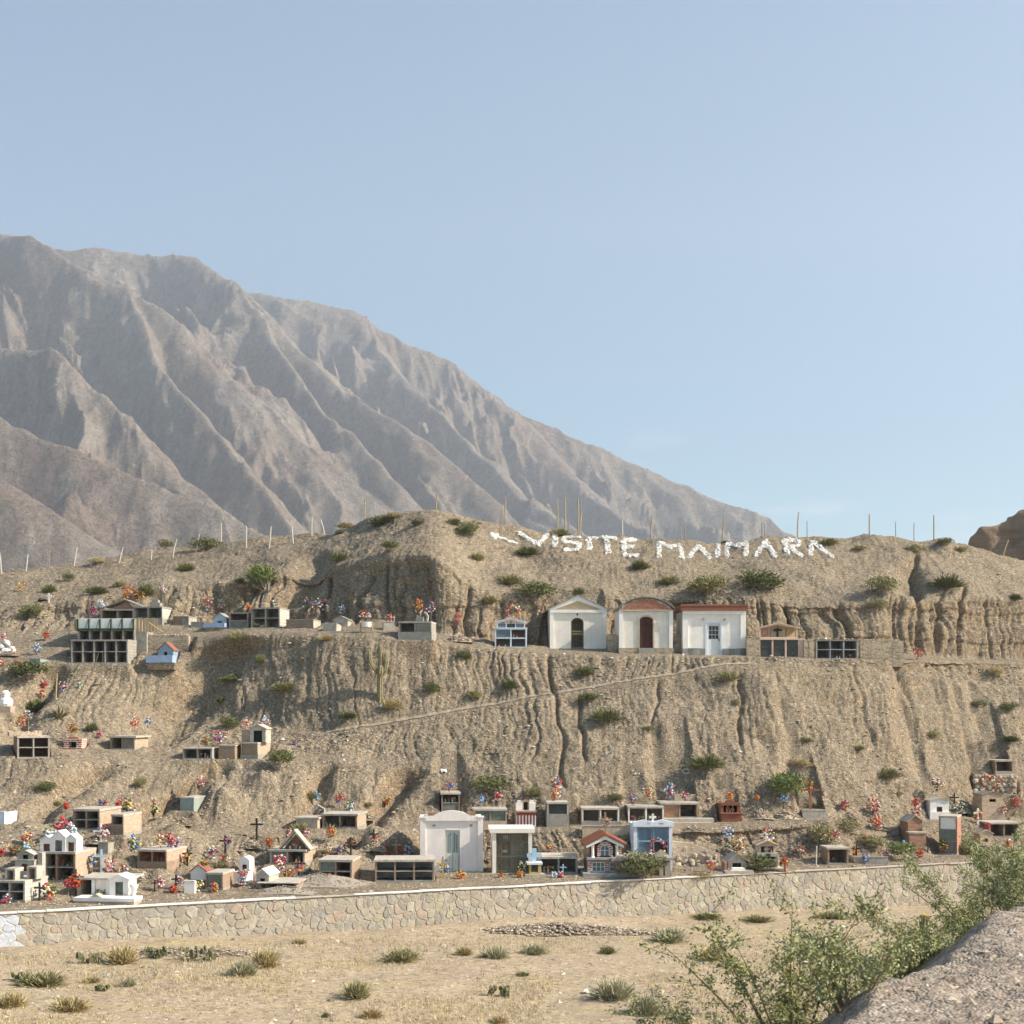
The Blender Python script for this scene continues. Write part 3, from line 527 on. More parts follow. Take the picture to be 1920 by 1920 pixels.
# ------------------------------------------------------------------ mountains
def ridge(*pts): return np.array([WP(*p) for p in pts])
RID = [
 (ridge((-900, 330, 3700), (-300, 380, 3500), (-60, 400, 3420), (20, 437, 3360), (60, 431, 3300), (130, 482, 3230), (240, 542, 3120), (330, 602, 3030), (430, 692, 2930), (560, 812, 2800), (700, 935, 2660), (800, 1030, 2560)), .80),
 (ridge((-300, 400, 4100), (60, 440, 4000), (130, 469, 3900), (190, 459, 3880), (260, 467, 3860), (340, 468, 3820), (385, 498, 3740), (440, 528, 3640), (500, 590, 3500), (610, 690, 3320), (760, 800, 3120), (880, 900, 2980), (1000, 1010, 2860)), .80),
 (ridge((300, 500, 4600), (480, 548, 4500), (540, 555, 4480), (600, 566, 4450), (660, 574, 4400), (740, 620, 4340), (840, 668, 4280), (960, 752, 4200), (1080, 815, 4140), (1180, 862, 4100), (1238, 878, 4080), (1262, 893, 4060), (1350, 940, 4000), (1440, 972, 3950), (1500, 1010, 3900), (1640, 1100, 3800)), .72),
 (ridge((680, 585, 4380), (740, 690, 4000), (830, 760, 3800), (930, 850, 3600), (1010, 920, 3450), (1120, 1010, 3300)), .85),
 (ridge((960, 752, 4200), (1040, 850, 3950), (1130, 920, 3780), (1230, 1010, 3600)), .8),
 (ridge((440, 528, 3640), (560, 690, 3250), (640, 790, 3050), (740, 900, 2850), (800, 990, 2740)), .85),
 (ridge((240, 542, 3120), (300, 680, 2800), (400, 800, 2620), (480, 890, 2500), (560, 990, 2380)), .85),
 (ridge((-700, 560, 2700), (-300, 610, 2560), (0, 645, 2440), (90, 652, 2390), (150, 700, 2340), (230, 762, 2280), (330, 852, 2200), (450, 942, 2120), (560, 1010, 2060)), .78),
 (ridge((-700, 640, 2050), (-300, 700, 1990), (0, 770, 1950), (130, 830, 1900), (250, 890, 1850), (400, 952, 1800), (540, 1020, 1760)), .7),
 (ridge((-700, 760, 1700), (-300, 850, 1650), (0, 905, 1620), (100, 962, 1600), (220, 1045, 1570)), .62),
]
mc = np.concatenate([np.linspace(-1100, -60, 70), np.linspace(-60, 1560, 640)[1:], np.linspace(1560, 1900, 30)[1:]])
md = np.concatenate([np.linspace(1350, 4700, 470), [4900, 5300]])
MD = md[:, None] * np.ones((1, len(mc))); MX = (mc[None, :] - 960) / F * MD
wxm = MX + 60 * fbm(MX, MD, 0, 1 / 420, 3, 61); wym = MD + 60 * fbm(MX, MD, 5, 1 / 420, 3, 64)
def ridge_field(Xa, Ya, P, k):
    best = np.full(Xa.shape, -1e9)
    for a, b2 in zip(P[:-1], P[1:]):
        e = b2[:2] - a[:2]; t = np.clip(((Xa - a[0]) * e[0] + (Ya - a[1]) * e[1]) / (e @ e), 0, 1)
        dx, dy = Xa - (a[0] + t * e[0]), Ya - (a[1] + t * e[1])
        dist = np.hypot(dx, dy)
        best = np.maximum(best, a[2] + t * (b2[2] - a[2]) - k * dist)
    return best
HM = np.full(MD.shape, -.0)
for P, k in RID:
    q = .35
    wgt = 1
    h = ridge_field(MX * (1 - q) + wxm * q, MD * (1 - q) + wym * q, P, k)
    HM = np.maximum(HM, h)
# side spurs: ridged noise stretched down the slopes, fading towards the crests
amp = np.clip(HM / 500, 0, 1)
crest = np.full(MD.shape, 1e9)
for P, k in RID:
    for a, b2 in zip(P[:-1], P[1:]):
        e = b2[:2] - a[:2]; t = np.clip(((MX - a[0]) * e[0] + (MD - a[1]) * e[1]) / (e @ e), 0, 1)
        crest = np.minimum(crest, np.hypot(MX - (a[0] + t * e[0]), MD - (a[1] + t * e[1])))
cf = sstep(0, 130, crest)
def rmf(x, y, s, seed, octv=5):
    o, a, wgt = 0, 1.0, 1.0
    for i in range(octv):
        n_ = 1 - np.abs(noise(x * s, y * s, .37 * i, seed + i)); n_ = n_ * n_
        o = o + a * n_ * wgt; wgt = np.clip(n_ * 1.6, 0, 1); s *= 2.1; a *= .5
    return o
su = (wxm * .74 + wym * .67); sv_ = (wxm * .67 - wym * .74)
spur = rmf(su, sv_ * .45, 1 / 300, 70, 5)
HM = HM + amp * (np.minimum(spur - 1.25, .12) * 190 * (.04 + .96 * cf)) + amp * fbm(MX, MD, HM * .3, 1 / 70, 4, 80) * 16 * (.25 + .75 * cf)
def saw(lam, wob, seed):
    ph = su / lam + wob * noise(su / 600, sv_ / 900, 0, seed) + .35 * noise(su / 170, sv_ / 260, 0, seed + 1); t_ = ph - np.floor(ph)
    return np.where(t_ < .22, t_ / .22, 1 - (t_ - .22) / .78)
msk = sstep(-.25, .3, noise(su / 420, sv_ / 520, 0, 150)); msk2 = sstep(-.2, .35, noise(su / 200, sv_ / 260, 0, 151))
HM = HM + amp * cf * ((saw(330, .9, 140) - 1) * 150 * msk + (saw(150, 1.3, 144) - 1) * 62 * msk2) + amp * (rmf(su, sv_ * .4, 1 / 85, 160, 4) - 1.0) * 44 * (.12 + .88 * cf) + amp * (rmf(su, sv_ * .5, 1 / 34, 170, 3) - 1.0) * 19 * (.28 + .72 * cf)
HM = np.where(MD > 4720, HM - 400, HM)
HM = np.maximum(HM, -8)
def mountain_material():
    b = NB('mountain_rock')
    geo = b.n('ShaderNodeNewGeometry'); sp = b.n('ShaderNodeSeparateXYZ'); b.link(geo.outputs['Normal'], sp.inputs[0])
    big = b.noise(.0016, 5, .6); mid = b.noise(.012, 6, .7); fine = b.noise(.06, 6, .75)
    base = b.ramp(mid, [(.3, (.32, .255, .205)), (.5, (.40, .325, .265)), (.72, (.48, .395, .325))])
    red = b.ramp(big, [(.48, (0, 0, 0)), (.62, (.7, .7, .7))]); base = b.mix(red, base, (.33, .23, .175))
    pale = b.ramp(b.noise(.02, 6, .75, vec=b.mapping((1.2, .25, .45))), [(.52, (0, 0, 0)), (.68, (.8, .8, .8))])
    base = b.mix(pale, base, (.52, .45, .38))
    veg = b.ramp(b.noise(.11, 4, .8), [(.48, (1, 1, 1)), (.6, (.68, .72, .68))])
    base = b.mix(1.0, base, veg, 'MULTIPLY')
    base = b.mix(1.0, base, b.ramp(fine, [(.3, (.75, .74, .73)), (.7, (1.2, 1.2, 1.2))]), 'MULTIPLY')
    n = b.bump(fine, .85, 20); n = b.bump(b.noise(.2, 4, .75), .8, 7, n)
    return b.done(base, .95, n)
mt = mesh_obj('mountain', np.stack([MX, MD, HM], -1).reshape(-1, 3), grid_faces(*MD.shape), mountain_material(), smooth=True)
tag(mt, 'bare brown mountain range with shadowed gullies behind the hill', kind='structure')
# ------------------------------------------------------------------ building materials
MT = {}
D1 = (.20, .16, .11)
MT['conc'] = wear('concrete_grey', (.34, .315, .27), .25, 2.5, dirt=D1)
MT['concl'] = wear('concrete_pale', (.48, .43, .36), .25, 2.5, .4, dirt=D1, dirt_amt=.55)
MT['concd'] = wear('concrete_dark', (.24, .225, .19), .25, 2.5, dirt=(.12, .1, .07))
MT['concb'] = wear('concrete_blue_grey', (.33, .34, .34), .2, 2.5, dirt=D1)
MT['white'] = wear('whitewash', (.85, .81, .75), .09, 1.5, .3, 25, dirt=(.56, .46, .35), dirt_amt=.3)
MT['cream'] = wear('cream_plaster', (.86, .79, .69), .08, 1.5, .25, 30, dirt=(.56, .45, .33), dirt_amt=.3)
MT['creamd'] = wear('ochre_plaster', (.60, .45, .28), .12, 2, .25, 30)
MT['pinkw'] = wear('pinkish_plaster', (.82, .75, .70), .08, 1.2, .3, 25, dirt=(.55, .46, .38), dirt_amt=.3)
MT['blue'] = wear('pale_blue_paint', (.46, .53, .64), .12, 3, dirt=D1, dirt_amt=.2)
MT['blue2'] = wear('sky_blue_paint', (.32, .42, .56), .15, 3, dirt=D1, dirt_amt=.2)
MT['blue3'] = wear('slate_blue_paint', (.28, .36, .46), .15, 3, dirt=D1, dirt_amt=.3)
MT['bluew'] = wear('blue_white_paint', (.68, .73, .80), .08, 3, dirt=D1, dirt_amt=.2)
MT['teal'] = wear('green_grey_render', (.30, .34, .30), .15, 2.5, dirt=D1)
MT['adobe'] = wear('beige_render', (.52, .41, .30), .15, 2.5, .4, 25, dirt=D1)
MT['terra'] = wear('terracotta_paint', (.29, .115, .07), .2, 4, dirt=D1, dirt_amt=.2)
MT['red'] = wear('red_paint', (.25, .10, .06), .15, 4, dirt=(.2, .08, .05), dirt_amt=.3)
MT['doorred'] = wear('dark_red_door', (.075, .028, .02), .3, 6, .2, 40, rough=.6)
MT['iron'] = wear('dark_iron', (.045, .05, .04), .3, 8, rough=.6)
MT['irong'] = wear('green_iron', (.15, .15, .11), .25, 8, rough=.6)
MT['gold'] = wear('brass_grille', (.24, .19, .08), .3, 8, rough=.6)
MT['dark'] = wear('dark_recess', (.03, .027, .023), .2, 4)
MT['glassg'] = wear('dusty_glass_green', (.17, .20, .16), .25, 3, .05, rough=.25)
MT['glassd'] = wear('dark_glass', (.055, .06, .055), .3, 3, .05, rough=.15)
MT['glassb'] = wear('blue_glass', (.14, .18, .22), .3, 3, .05, rough=.15)
MT['doorw'] = wear('white_door', (.72, .72, .70), .06, 3, .1)
MT['doorg'] = wear('greenish_white_door', (.60, .62, .55), .08, 3, .1)
MT['wood'] = wear('weathered_wood', (.42, .32, .20), .3, 9, .4, 60)
MT['woodd'] = wear('grey_wood', (.33, .29, .24), .3, 9, .4, 60)
MT['green'] = wear('green_formwork_timber', (.045, .075, .04), .3, 9)
MT['board'] = wear('white_formwork_board', (.74, .75, .70), .08, 3)
MT['yellow'] = wear('yellow_paint', (.52, .38, .12), .2, 5)
MT['ltblue'] = wear('light_blue_paint', (.36, .53, .66), .12, 5)
MT['pink'] = wear('pink_beige_paint', (.66, .48, .36), .1, 4)
MT['stripe'] = wear('dark_red_stripe', (.22, .055, .035), .2, 5)
MT['brick'] = brickmat('brick_orange', (.34, .16, .085), (.44, .23, .13), (.36, .31, .25))
MT['brickred'] = brickmat('brick_red', (.38, .13, .07), (.48, .20, .11), (.42, .37, .31))
MT['brickl'] = brickmat('brick_pale', (.46, .33, .22), (.56, .41, .29), (.48, .41, .33))
MT['brickt'] = brickmat('brick_tan', (.33, .21, .13), (.42, .29, .19), (.35, .30, .24))
MT['cinder'] = brickmat('cinder_block', (.33, .30, .26), (.40, .37, .32), (.28, .25, .21), .42, .2, .014, .2)
MT['cinderl'] = brickmat('cinder_block_pale', (.52, .48, .41), (.60, .56, .49), (.36, .33, .28), .42, .2, .016, .15)
MT['brickw'] = brickmat('white_red_brick', (.36, .08, .045), (.40, .11, .06), (.62, .57, .5), .3, .12, .03, .1)
def stonemat():
    b = NB('fieldstone')
    mp = b.mapping((1, 1, 1.9))
    v = b.n('ShaderNodeTexVoronoi'); v.inputs['Scale'].default_value = 3.6; b.link(mp, v.inputs['Vector'])
    s = b.n('ShaderNodeSeparateColor'); b.link(v.outputs['Color'], s.inputs[0])
    e = b.voro(3.6, 'DISTANCE_TO_EDGE', mp)
    col = b.ramp(s.outputs[0], [(0, (.27, .21, .14)), (.5, (.40, .32, .22)), (1, (.47, .40, .30))])
    col = b.mix(b.ramp(e, [(.02, (1, 1, 1)), (.07, (0, 0, 0))]), col, (.50, .42, .32))
    return b.done(col, .92, b.bump(b.ramp(e, [(0, (0, 0, 0)), (.12, (1, 1, 1))]), .7, .04))
MT['stone'] = stonemat()
def stone_tones(name, stops, bump=.5):
    b = NB(name)
    oi = b.n('ShaderNodeObjectInfo')
    geo = b.n('ShaderNodeNewGeometry')
    r = b.math('FRACT', b.math('ADD', oi.outputs['Random'], geo.outputs['Random Per Island']))
    col = b.ramp(r, stops)
    g = b.n('ShaderNodeNewGeometry')
    col = b.mix(1.0, col, b.ramp(b.noise(4, 6, .7, vec=g.outputs['Position']), [(.28, (.72, .71, .70)), (.72, (1.18, 1.17, 1.15))]), 'MULTIPLY')
    return b.done(col, .92, b.bump(b.noise(22, 5, .7, vec=g.outputs['Position']), bump, .03))
MT['rock'] = stone_tones('river_stones', [(0, (.30, .25, .18)), (.25, (.42, .35, .26)), (.5, (.38, .34, .29)), (.75, (.52, .44, .34)), (1, (.46, .36, .26))])
MT['pebble'] = stone_tones('loose_stones', [(0, (.20, .16, .12)), (.4, (.34, .27, .2)), (.8, (.45, .37, .28)), (1, (.62, .56, .48))])
MT['wstone'] = stone_tones('whitewashed_stones', [(0, (.58, .55, .51)), (.4, (.76, .74, .71)), (1, (.86, .85, .83))])

# ------------------------------------------------------------------ mesh helpers
class MB:
    def __init__(s): s.v, s.f = [], []
    def add(s, verts, faces):
        o = len(s.v); s.v += [tuple(p) for p in verts]; s.f += [[o + i for i in f] for f in faces]; return s
    def box(s, x0, x1, y0, y1, z0, z1, j=.006):
        J = lambda: random.uniform(-j, j)
        P = [(x + J(), y + J(), z + J()) for z in (z0, z1) for x, y in ((x0, y0), (x1, y0), (x1, y1), (x0, y1))]
        return s.add(P, [[3, 2, 1, 0], [4, 5, 6, 7], [0, 1, 5, 4], [1, 2, 6, 5], [2, 3, 7, 6], [3, 0, 4, 7]])
    def prism(s, poly, y0, y1):                   # polygon in x,z (counter-clockwise from the front), extruded from y0 back to y1
        n = len(poly)
        return s.add([(x, y0, z) for x, z in poly] + [(x, y1, z) for x, z in poly],
                     [list(range(n)), list(range(2 * n - 1, n - 1, -1))] + [[i, n + i, n + (i + 1) % n, (i + 1) % n] for i in range(n)])
    def frame(s, outer, inner, y0, y1):           # ring between two open polylines of equal length (door heads, arches)
        n = len(outer)
        V = [(x, y, z) for y in (y0, y1) for poly in (outer, inner) for x, z in poly]
        Fc = []
        for i in range(n - 1):
            a, b2, c, d = i, i + 1, n + i + 1, n + i
            Fc += [[a, d, c, b2], [2 * n + a, 2 * n + b2, 2 * n + c, 2 * n + d], [a, b2, 2 * n + b2, 2 * n + a], [d, 2 * n + d, 2 * n + c, c]]
        Fc += [[0, 2 * n, 3 * n, n], [n - 1, 2 * n - 1, 4 * n - 1, 3 * n - 1]]
        return s.add(V, Fc)
    def tube(s, pts, rad, n=6, cap=True):
        pts = [Vector(p) for p in pts]; rads = rad if isinstance(rad, (list, tuple)) else [rad] * len(pts)
        rings = []
        for i, p in enumerate(pts):
            t = (pts[min(i + 1, len(pts) - 1)] - pts[max(i - 1, 0)]).normalized()
            u = t.cross(Vector((0, 0, 1)) if abs(t.z) < .9 else Vector((1, 0, 0))).normalized(); v = t.cross(u)
            rings.append([p + (u * math.cos(2 * math.pi * k / n) + v * math.sin(2 * math.pi * k / n)) * rads[i] for k in range(n)])
        V = [q for r in rings for q in r]; Fc = []
        for i in range(len(pts) - 1):
            for k in range(n): Fc.append([i * n + k, i * n + (k + 1) % n, (i + 1) * n + (k + 1) % n, (i + 1) * n + k])
        if cap: Fc += [list(range(n))[::-1], [(len(pts) - 1) * n + k for k in range(n)]]
        return s.add(V, Fc)
    def ball(s, c, r, sz=1.0, jit=.0, n=6, m=4):
        V, Fc = [(c[0], c[1], c[2] - r * sz)], []
        for i in range(1, m):
            th = math.pi * i / m
            for k in range(n):
                q = r * (1 + random.uniform(-jit, jit)); a = 2 * math.pi * (k + .5 * (i % 2)) / n
                V.append((c[0] + q * math.sin(th) * math.cos(a), c[1] + q * math.sin(th) * math.sin(a), c[2] - q * math.cos(th) * sz))
        V.append((c[0], c[1], c[2] + r * sz)); L = len(V) - 1
        for k in range(n): Fc.append([0, 1 + (k + 1) % n, 1 + k]); Fc.append([L, L - n + k, L - n + (k + 1) % n])
        for i in range(m - 2):
            for k in range(n): Fc.append([1 + i * n + k, 1 + i * n + (k + 1) % n, 1 + (i + 1) * n + (k + 1) % n, 1 + (i + 1) * n + k])
        return s.add(V, Fc)
    def build(s, name, mat, parent=None, smooth=False, label=None, kind=None):
        o = mesh_obj(name, s.v, s.f, MT[mat] if isinstance(mat, str) else mat, parent, smooth)
        if label: o['label'] = label
        if kind: o['kind'] = kind
        return o
def arc(x0, x1, z0, rise, n=10):
    """segmental arch from (x1,z0) over to (x0,z0), counter-clockwise"""
    w = (x1 - x0) / 2; cx = (x0 + x1) / 2
    if rise >= w: return [(cx + w * math.cos(math.pi * i / n), z0 + rise * math.sin(math.pi * i / n)) for i in range(n + 1)]
    r = (w * w + rise * rise) / (2 * rise); a = math.asin(w / r)
    return [(cx + r * math.sin(a - 2 * a * i / n), z0 + rise - r + r * math.cos(a - 2 * a * i / n)) for i in range(n + 1)]
def root(t):
    o = bpy.data.objects.new(t['name'], None); COL.objects.link(o)
    o.empty_display_size = .3
    o.location = t['loc']; o.rotation_euler = (0, 0, R(t['rot']))
    tag(o, t['label'], t['cat']); t['root'] = o
    return o
def bx(name, mat, parent, *a, **k): return MB().box(*a).build(name, mat, parent, **k)

def house(o, cx, y0, z0, w, h, apex, dep, frame, roof, op, arch=False, pre='', over=.07, t=.07, back=True, infill=None):
    """little gabled house: front with opening, sides, two roof panels; apex = share of h taken by the gable"""
    he = h * (1 - apex); hw = w / 2
    if op:
        ow, oh = op[0] * w, op[1] * h
        m = MB().box(cx - hw, cx - ow / 2, y0, y0 + t, z0, z0 + he).box(cx + ow / 2, cx + hw, y0, y0 + t, z0, z0 + he)
        gx = [(cx - hw, z0 + he), (cx - ow / 2, z0 + he), (cx - ow / 2, z0 + oh)]
        top = arc(cx - ow / 2, cx + ow / 2, z0 + oh - (ow * .4 if arch else 0), ow * .4 if arch else .001, 8)
        poly = [(cx - hw, z0 + he)] + [p for p in top[::-1]] + [(cx + hw, z0 + he), (cx, z0 + h)]
        if top[-1][1] > z0 + he - .01: poly = [(cx - hw, z0 + he), (cx - ow / 2, z0 + he)] + top[::-1][1:-1] + [(cx + ow / 2, z0 + he), (cx + hw, z0 + he), (cx, z0 + h)]
        else:
            m.box(cx - ow / 2, cx + ow / 2, y0, y0 + t, z0 + oh, z0 + he); poly = [(cx - hw, z0 + he), (cx + hw, z0 + he), (cx, z0 + h)]
        m.prism(poly, y0, y0 + t)
    else:
        m = MB().prism([(cx - hw, z0), (cx + hw, z0), (cx + hw, z0 + he), (cx, z0 + h), (cx - hw, z0 + he)], y0, y0 + t)
    m.build(pre + 'front_wall', frame, o)
    for sx in (-1, 1):
        a, b2 = sorted((cx + sx * hw, cx + sx * (hw - t)))
        bx(pre + 'side_wall', frame, o, a, b2, y0 + t, y0 + dep - t, z0, z0 + he)
        rt = .05
        e = Vector((sx * hw, he - h)).normalized(); ex = hw + over
        zt = z0 + h + .01; ze = zt + (he - h) * ex / hw
        MB().prism([(cx, zt), (cx + sx * ex, ze), (cx + sx * ex, ze + rt), (cx, zt + rt)][::sx], y0 - over, y0 + dep + over * .3).build(pre + 'roof_panel', roof, o)
    MB().prism([(cx - hw, z0), (cx + hw, z0), (cx + hw, z0 + he), (cx, z0 + h), (cx - hw, z0 + he)], y0 + dep - t, y0 + dep).build(pre + 'back_wall', frame, o)
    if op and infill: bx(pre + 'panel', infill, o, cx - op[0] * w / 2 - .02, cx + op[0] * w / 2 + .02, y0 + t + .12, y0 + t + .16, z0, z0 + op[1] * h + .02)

def goods(o, x0, x1, y, z):
    """small vases and dried flowers inside a niche"""
    n = 2 + int((x1 - x0) / .35)
    for i in range(n):
        x = x0 + (x1 - x0) * (i + .5) / n + random.uniform(-.04, .04); h = random.uniform(.1, .2)
        m = MB().tube([(x, y, z), (x, y, z + h * .5), (x, y, z + h)], [.035, .05, .03], 6)
        v = m.build('vase', random.choice(['white', 'concl', 'terra', 'glassg']), o)
        c = MB()
        for _ in range(5): c.ball((x + random.uniform(-.08, .08), y + random.uniform(-.05, .05), z + h + random.uniform(.0, .14)), random.uniform(.025, .05), 1, .1, 5, 3)
        c.build('dried_flowers', random.choice(['fl_red', 'fl_green', 'fl_green', 'fl_yellow', 'fl_pink']), v)

def niche(t):
    o = root(t); w, h, dep = t['w'], t['h'], t['dep']; hw = w / 2
    base = t.get('base', .08); rt = min(.11, h * .13); tk = .09 if w > 1.2 else .07
    over = t.get('over', .02); fr, sd, rf = t['frame'], t['side'], t['roof']
    bx('base_slab', t.get('basemat', 'conc' if fr != 'white' else 'white'), o, -hw - .03, hw + .03, -.03, dep, -.45, base)
    zt = h - rt
    for s in (-1, 1):
        a, b2 = sorted((s * hw, s * (hw - tk)))
        bx('side_wall', sd, o, a, b2, .075, dep, base, zt)
        bx('front_pier', fr, o, a - .002 * (s < 0), b2 + .002 * (s > 0), 0, .073, base, zt)
    bx('back_wall', sd, o, -hw + tk, hw - tk, min(dep - .1, 1.5), min(dep - .02, 1.58), base, zt)
    bx('roof_slab', rf, o, -hw - over, hw + over, -over - .01, dep + over * .5, zt, h)
    c, r = t['cols'], t['rows']; cw = (w - tk) / c; ch = (zt - base) / r; st = .06
    for i in range(1, c): bx('divider', fr, o, -hw + i * cw, -hw + i * cw + tk, .003, 1.49, base, zt)
    for j in range(1, r):
        for i in range(c): bx('shelf', fr if fr.startswith('conc') else 'conc', o, -hw + tk + i * cw + .002, -hw + (i + 1) * cw - .002, .006, 1.49, base + j * ch - st / 2, base + j * ch + st / 2)
    for i in range(c):
        for j in range(r):
            x0, x1 = -hw + tk + i * cw, -hw + (i + 1) * cw; z0, z1 = base + j * ch + (st / 2 if j else 0), base + (j + 1) * ch - (st / 2 if j < r - 1 else 0)
            k = t.get('closed', {}).get((i, j))
            if k: bx('niche_panel', k, o, x0 + .01, x1 - .01, .05, .09, z0 + .005, z1 - .005)
            if (i, j) in t.get('goods', []): goods(o, x0 + .08, x1 - .08, .18, z0)
            if t.get('grill'):
                m = MB()
                for q in range(7): m.box(x0 + (x1 - x0) * (q + .5) / 7 - .008, x0 + (x1 - x0) * (q + .5) / 7 + .008, .03, .045, z0, z1, .001)
                m.build('grille', 'stripe', o); goods(o, x0 + .08, x1 - .08, .25, z0)
    if t.get('props'):
        i, j = t['props']; x0 = -hw + tk + i * cw
        MB().tube([(x0 + .08, .1, base + .02), (x0 + cw * .32, .15, base + ch - .08)][::-1], .03, 4).build('timber_prop', 'wood', o)
        MB().tube([(x0 + cw * .72, .1, base), (x0 + cw * .68, .15, base + ch - .05)], .03, 4).build('timber_prop', 'wood', o)
    if t.get('topstones'):
        for q in range(14):
            x = random.uniform(-hw, hw * 1.0); m = MB(); rr = random.uniform(.05, .13); m.ball((x, random.uniform(.05, .5), h + rr * .4), rr, .6, .25, 6, 4); m.build('loose_stone', 'pebble' if q % 3 else 'wstone', o)
    ex = t.get('extra')
    if ex == 'lowgable':
        MB().prism([(-.1 * w, h), (.5 * w, h), (.22 * w, h + .62)], .3, .5).build('gable', 'brick', o)
        for s in (-1, 1):
            a, b2 = (.22 * w, h + .66), (.22 * w + s * (.62 * w if s < 0 else .55 * w), h + .12)
            p = [a, b2, (b2[0], b2[1] + .07), (a[0], a[1] + .07)]
            MB().prism(p[::s], .05, 1.4).build('roof_panel', 'woodd', o)
    elif ex == 'pedestal':
        bx('pedestal', 'conc', o, .05, .72, .5, 1.1, h, h + .3); bx('pedestal', 'conc', o, .18, .55, .6, 1.0, h + .3, h + .5)
    elif ex == 'scroll':
        MB().tube([(.72, .6, h), (.78, .6, h + .35), (.66, .6, h + .58), (.52, .6, h + .6)], .09, 7).build('scroll', 'concl', o)
        bx('headstone', 'conc', o, -.05, .45, .7, .95, h, h + .35)
    elif ex == 'roughslab':
        m = MB()
        for i in range(9): m.box(-hw - .4 + i * w / 9, -hw - .4 + (i + 1) * w / 9, .3, 1.5, h, h + .24 + random.uniform(-.05, .05), .03)
        m.build('rough_slab', 'adobe', o)
    elif ex == 'archshrine':
        house(o, .35, .5, h, 1.0, 1.05, .22, .95, 'concl', 'concl', (.55, .68), arch=True, pre='shrine_', infill='dark')
        bx('headwall', 'brickl', o, -.85, -.25, .9, 1.1, h - .1, h + .75)
    elif ex == 'trio':
        k = w / 2
        house(o, -.62 * k, .2, h, .66 * k, .72, .3, .7, 'white', 'white', (.5, .5), pre='shrine_', over=.02, infill='terra')
        house(o, .04 * k, .15, h, .76 * k, .98, .32, .8, 'white', 'white', (.5, .56), pre='shrine_', over=.02)
        house(o, .68 * k, .2, h, .60 * k, .82, .3, .7, 'white', 'white', (.55, .55), pre='shrine_', over=.02, infill='terra')
    elif ex == 'twobox':
        for cx, ww, hh in ((-.05 * w, .52, .45), (.48 * w, .5, .5)):
            y0 = .2 if cx < 0 else .7
            bx('small_niche', 'concl', o, cx - ww / 2, cx - ww / 2 + .1, y0, y0 + .8, h, h + hh); bx('small_niche', 'concl', o, cx + ww / 2 - .1, cx + ww / 2, y0, y0 + .8, h, h + hh)
            bx('small_niche_lid', 'concl', o, cx - ww / 2, cx + ww / 2, y0 - .02, y0 + .82, h + hh, h + hh + .09); bx('small_niche_back', 'concd', o, cx - ww / 2 + .1, cx + ww / 2 - .1, y0 + .6, y0 + .7, h, h + hh)
    elif ex == 'aframe':
        ap = h + .95; cx = .18 * w
        for s in (-1, 1):
            p = [(cx, ap - .02), (cx + s * .82, h), (cx + s * .92, h), (cx, ap + .12)]
            MB().prism(p[::s], .1, .8).build('roof_panel', 'concl', o)
        MB().prism([(cx - .7, h + .002), (cx + .7, h + .002), (cx, ap - .12)], .6, .7).build('back_wall', 'brick', o)
        goods(o, cx - .35, cx + .35, .3, h)
    elif ex == 'plinth':
        bx('plinth_step', 'concl', o, -hw - .1, hw + .85, -.75, -.02, -.5, .02); bx('plinth_step', 'adobe', o, -hw - .6, hw + .6, -1.3, -.76, -.8, -.18)
        bx('headwall', 'adobe', o, -.1, hw + .45, 1.5, 1.7, h - .5, h + .42)
def box(t):
    o = root(t); hw = t['w'] / 2
    m = MB().box(-hw, hw, 0, t['dep'], -.4, t['h'] - .06 if t.get('lid') else t['h'], .02); m.build('body', t['frame'], o)
    if t.get('lid'): bx('lid', t['lid'], o, -hw - .03, hw + .03, -.03, t['dep'] + .03, t['h'] - .06, t['h'])
    else:
        bx('rim', t['frame'], o, -hw - .02, hw + .02, -.025, .1, t['h'], t['h'] + .05)
        bx('soil', M_EARTH, o, -hw + .06, hw - .06, .11, t['dep'] - .06, t['h'] - .1, t['h'] + .02)
def bhouse(t):
    o = root(t); b = t.get('base', 0) * t['h']
    if b: bx('base', t['frame'], o, -t['w'] / 2 - .06, t['w'] / 2 + .06, -.12, t['dep'], -.4, b)
    else: bx('base', 'conc', o, -t['w'] / 2 - .05, t['w'] / 2 + .05, -.05, t['dep'], -.4, .015)
    house(o, 0, .02, max(b, .015), t['w'], t['h'] - b, t.get('apex', .3), t['dep'] - .05, t['frame'], t['roof'], t.get('op'), infill=None)
    if t['id'] == 'f5': bx('ledge', 'concl', o, -t['w'] / 2 - .15, t['w'] / 2 + .1, -.55, -.02, t['h'] * .42, t['h'] * .48); bx('ledge_block', 'brick', o, -t['w'] / 2 - .1, t['w'] / 2 + .05, -.5, -.03, -.4, t['h'] * .42)
    if t['id'] == 'f6': bx('ledge', 'concl', o, -t['w'] / 2 - .35, t['w'] / 2 + .1, -.45, -.122, t['h'] * .3, t['h'] * .36)
def housebase(t):
    o = root(t); w = t['w']; bh = t.get('baseh', .32) * t['h']; bw = w * t['basew']
    bx('foundation', M_EARTH, o, -bw / 2, bw / 2, -.9, t['dep'], -.5, -.02)
    m = MB().box(-bw * .6, bw * .42, -.9, -.82, 0, bh).box(-bw * .6, -bw * .6 + .07, -.82, 0, 0, bh).box(bw * .42 - .07, bw * .42, -.82, 0, 0, bh); m.build('base_box', t['basemat'], o)
    bx('soil', M_EARTH, o, -bw * .6 + .07, bw * .42 - .07, -.82, -.01, 0, bh * .75)
    house(o, 0, 0, 0, w, t['h'], .36, t['dep'], t['frame'], t['roof'], (t['op'][0], t['op'][1] * .9 + .1), infill='dark')
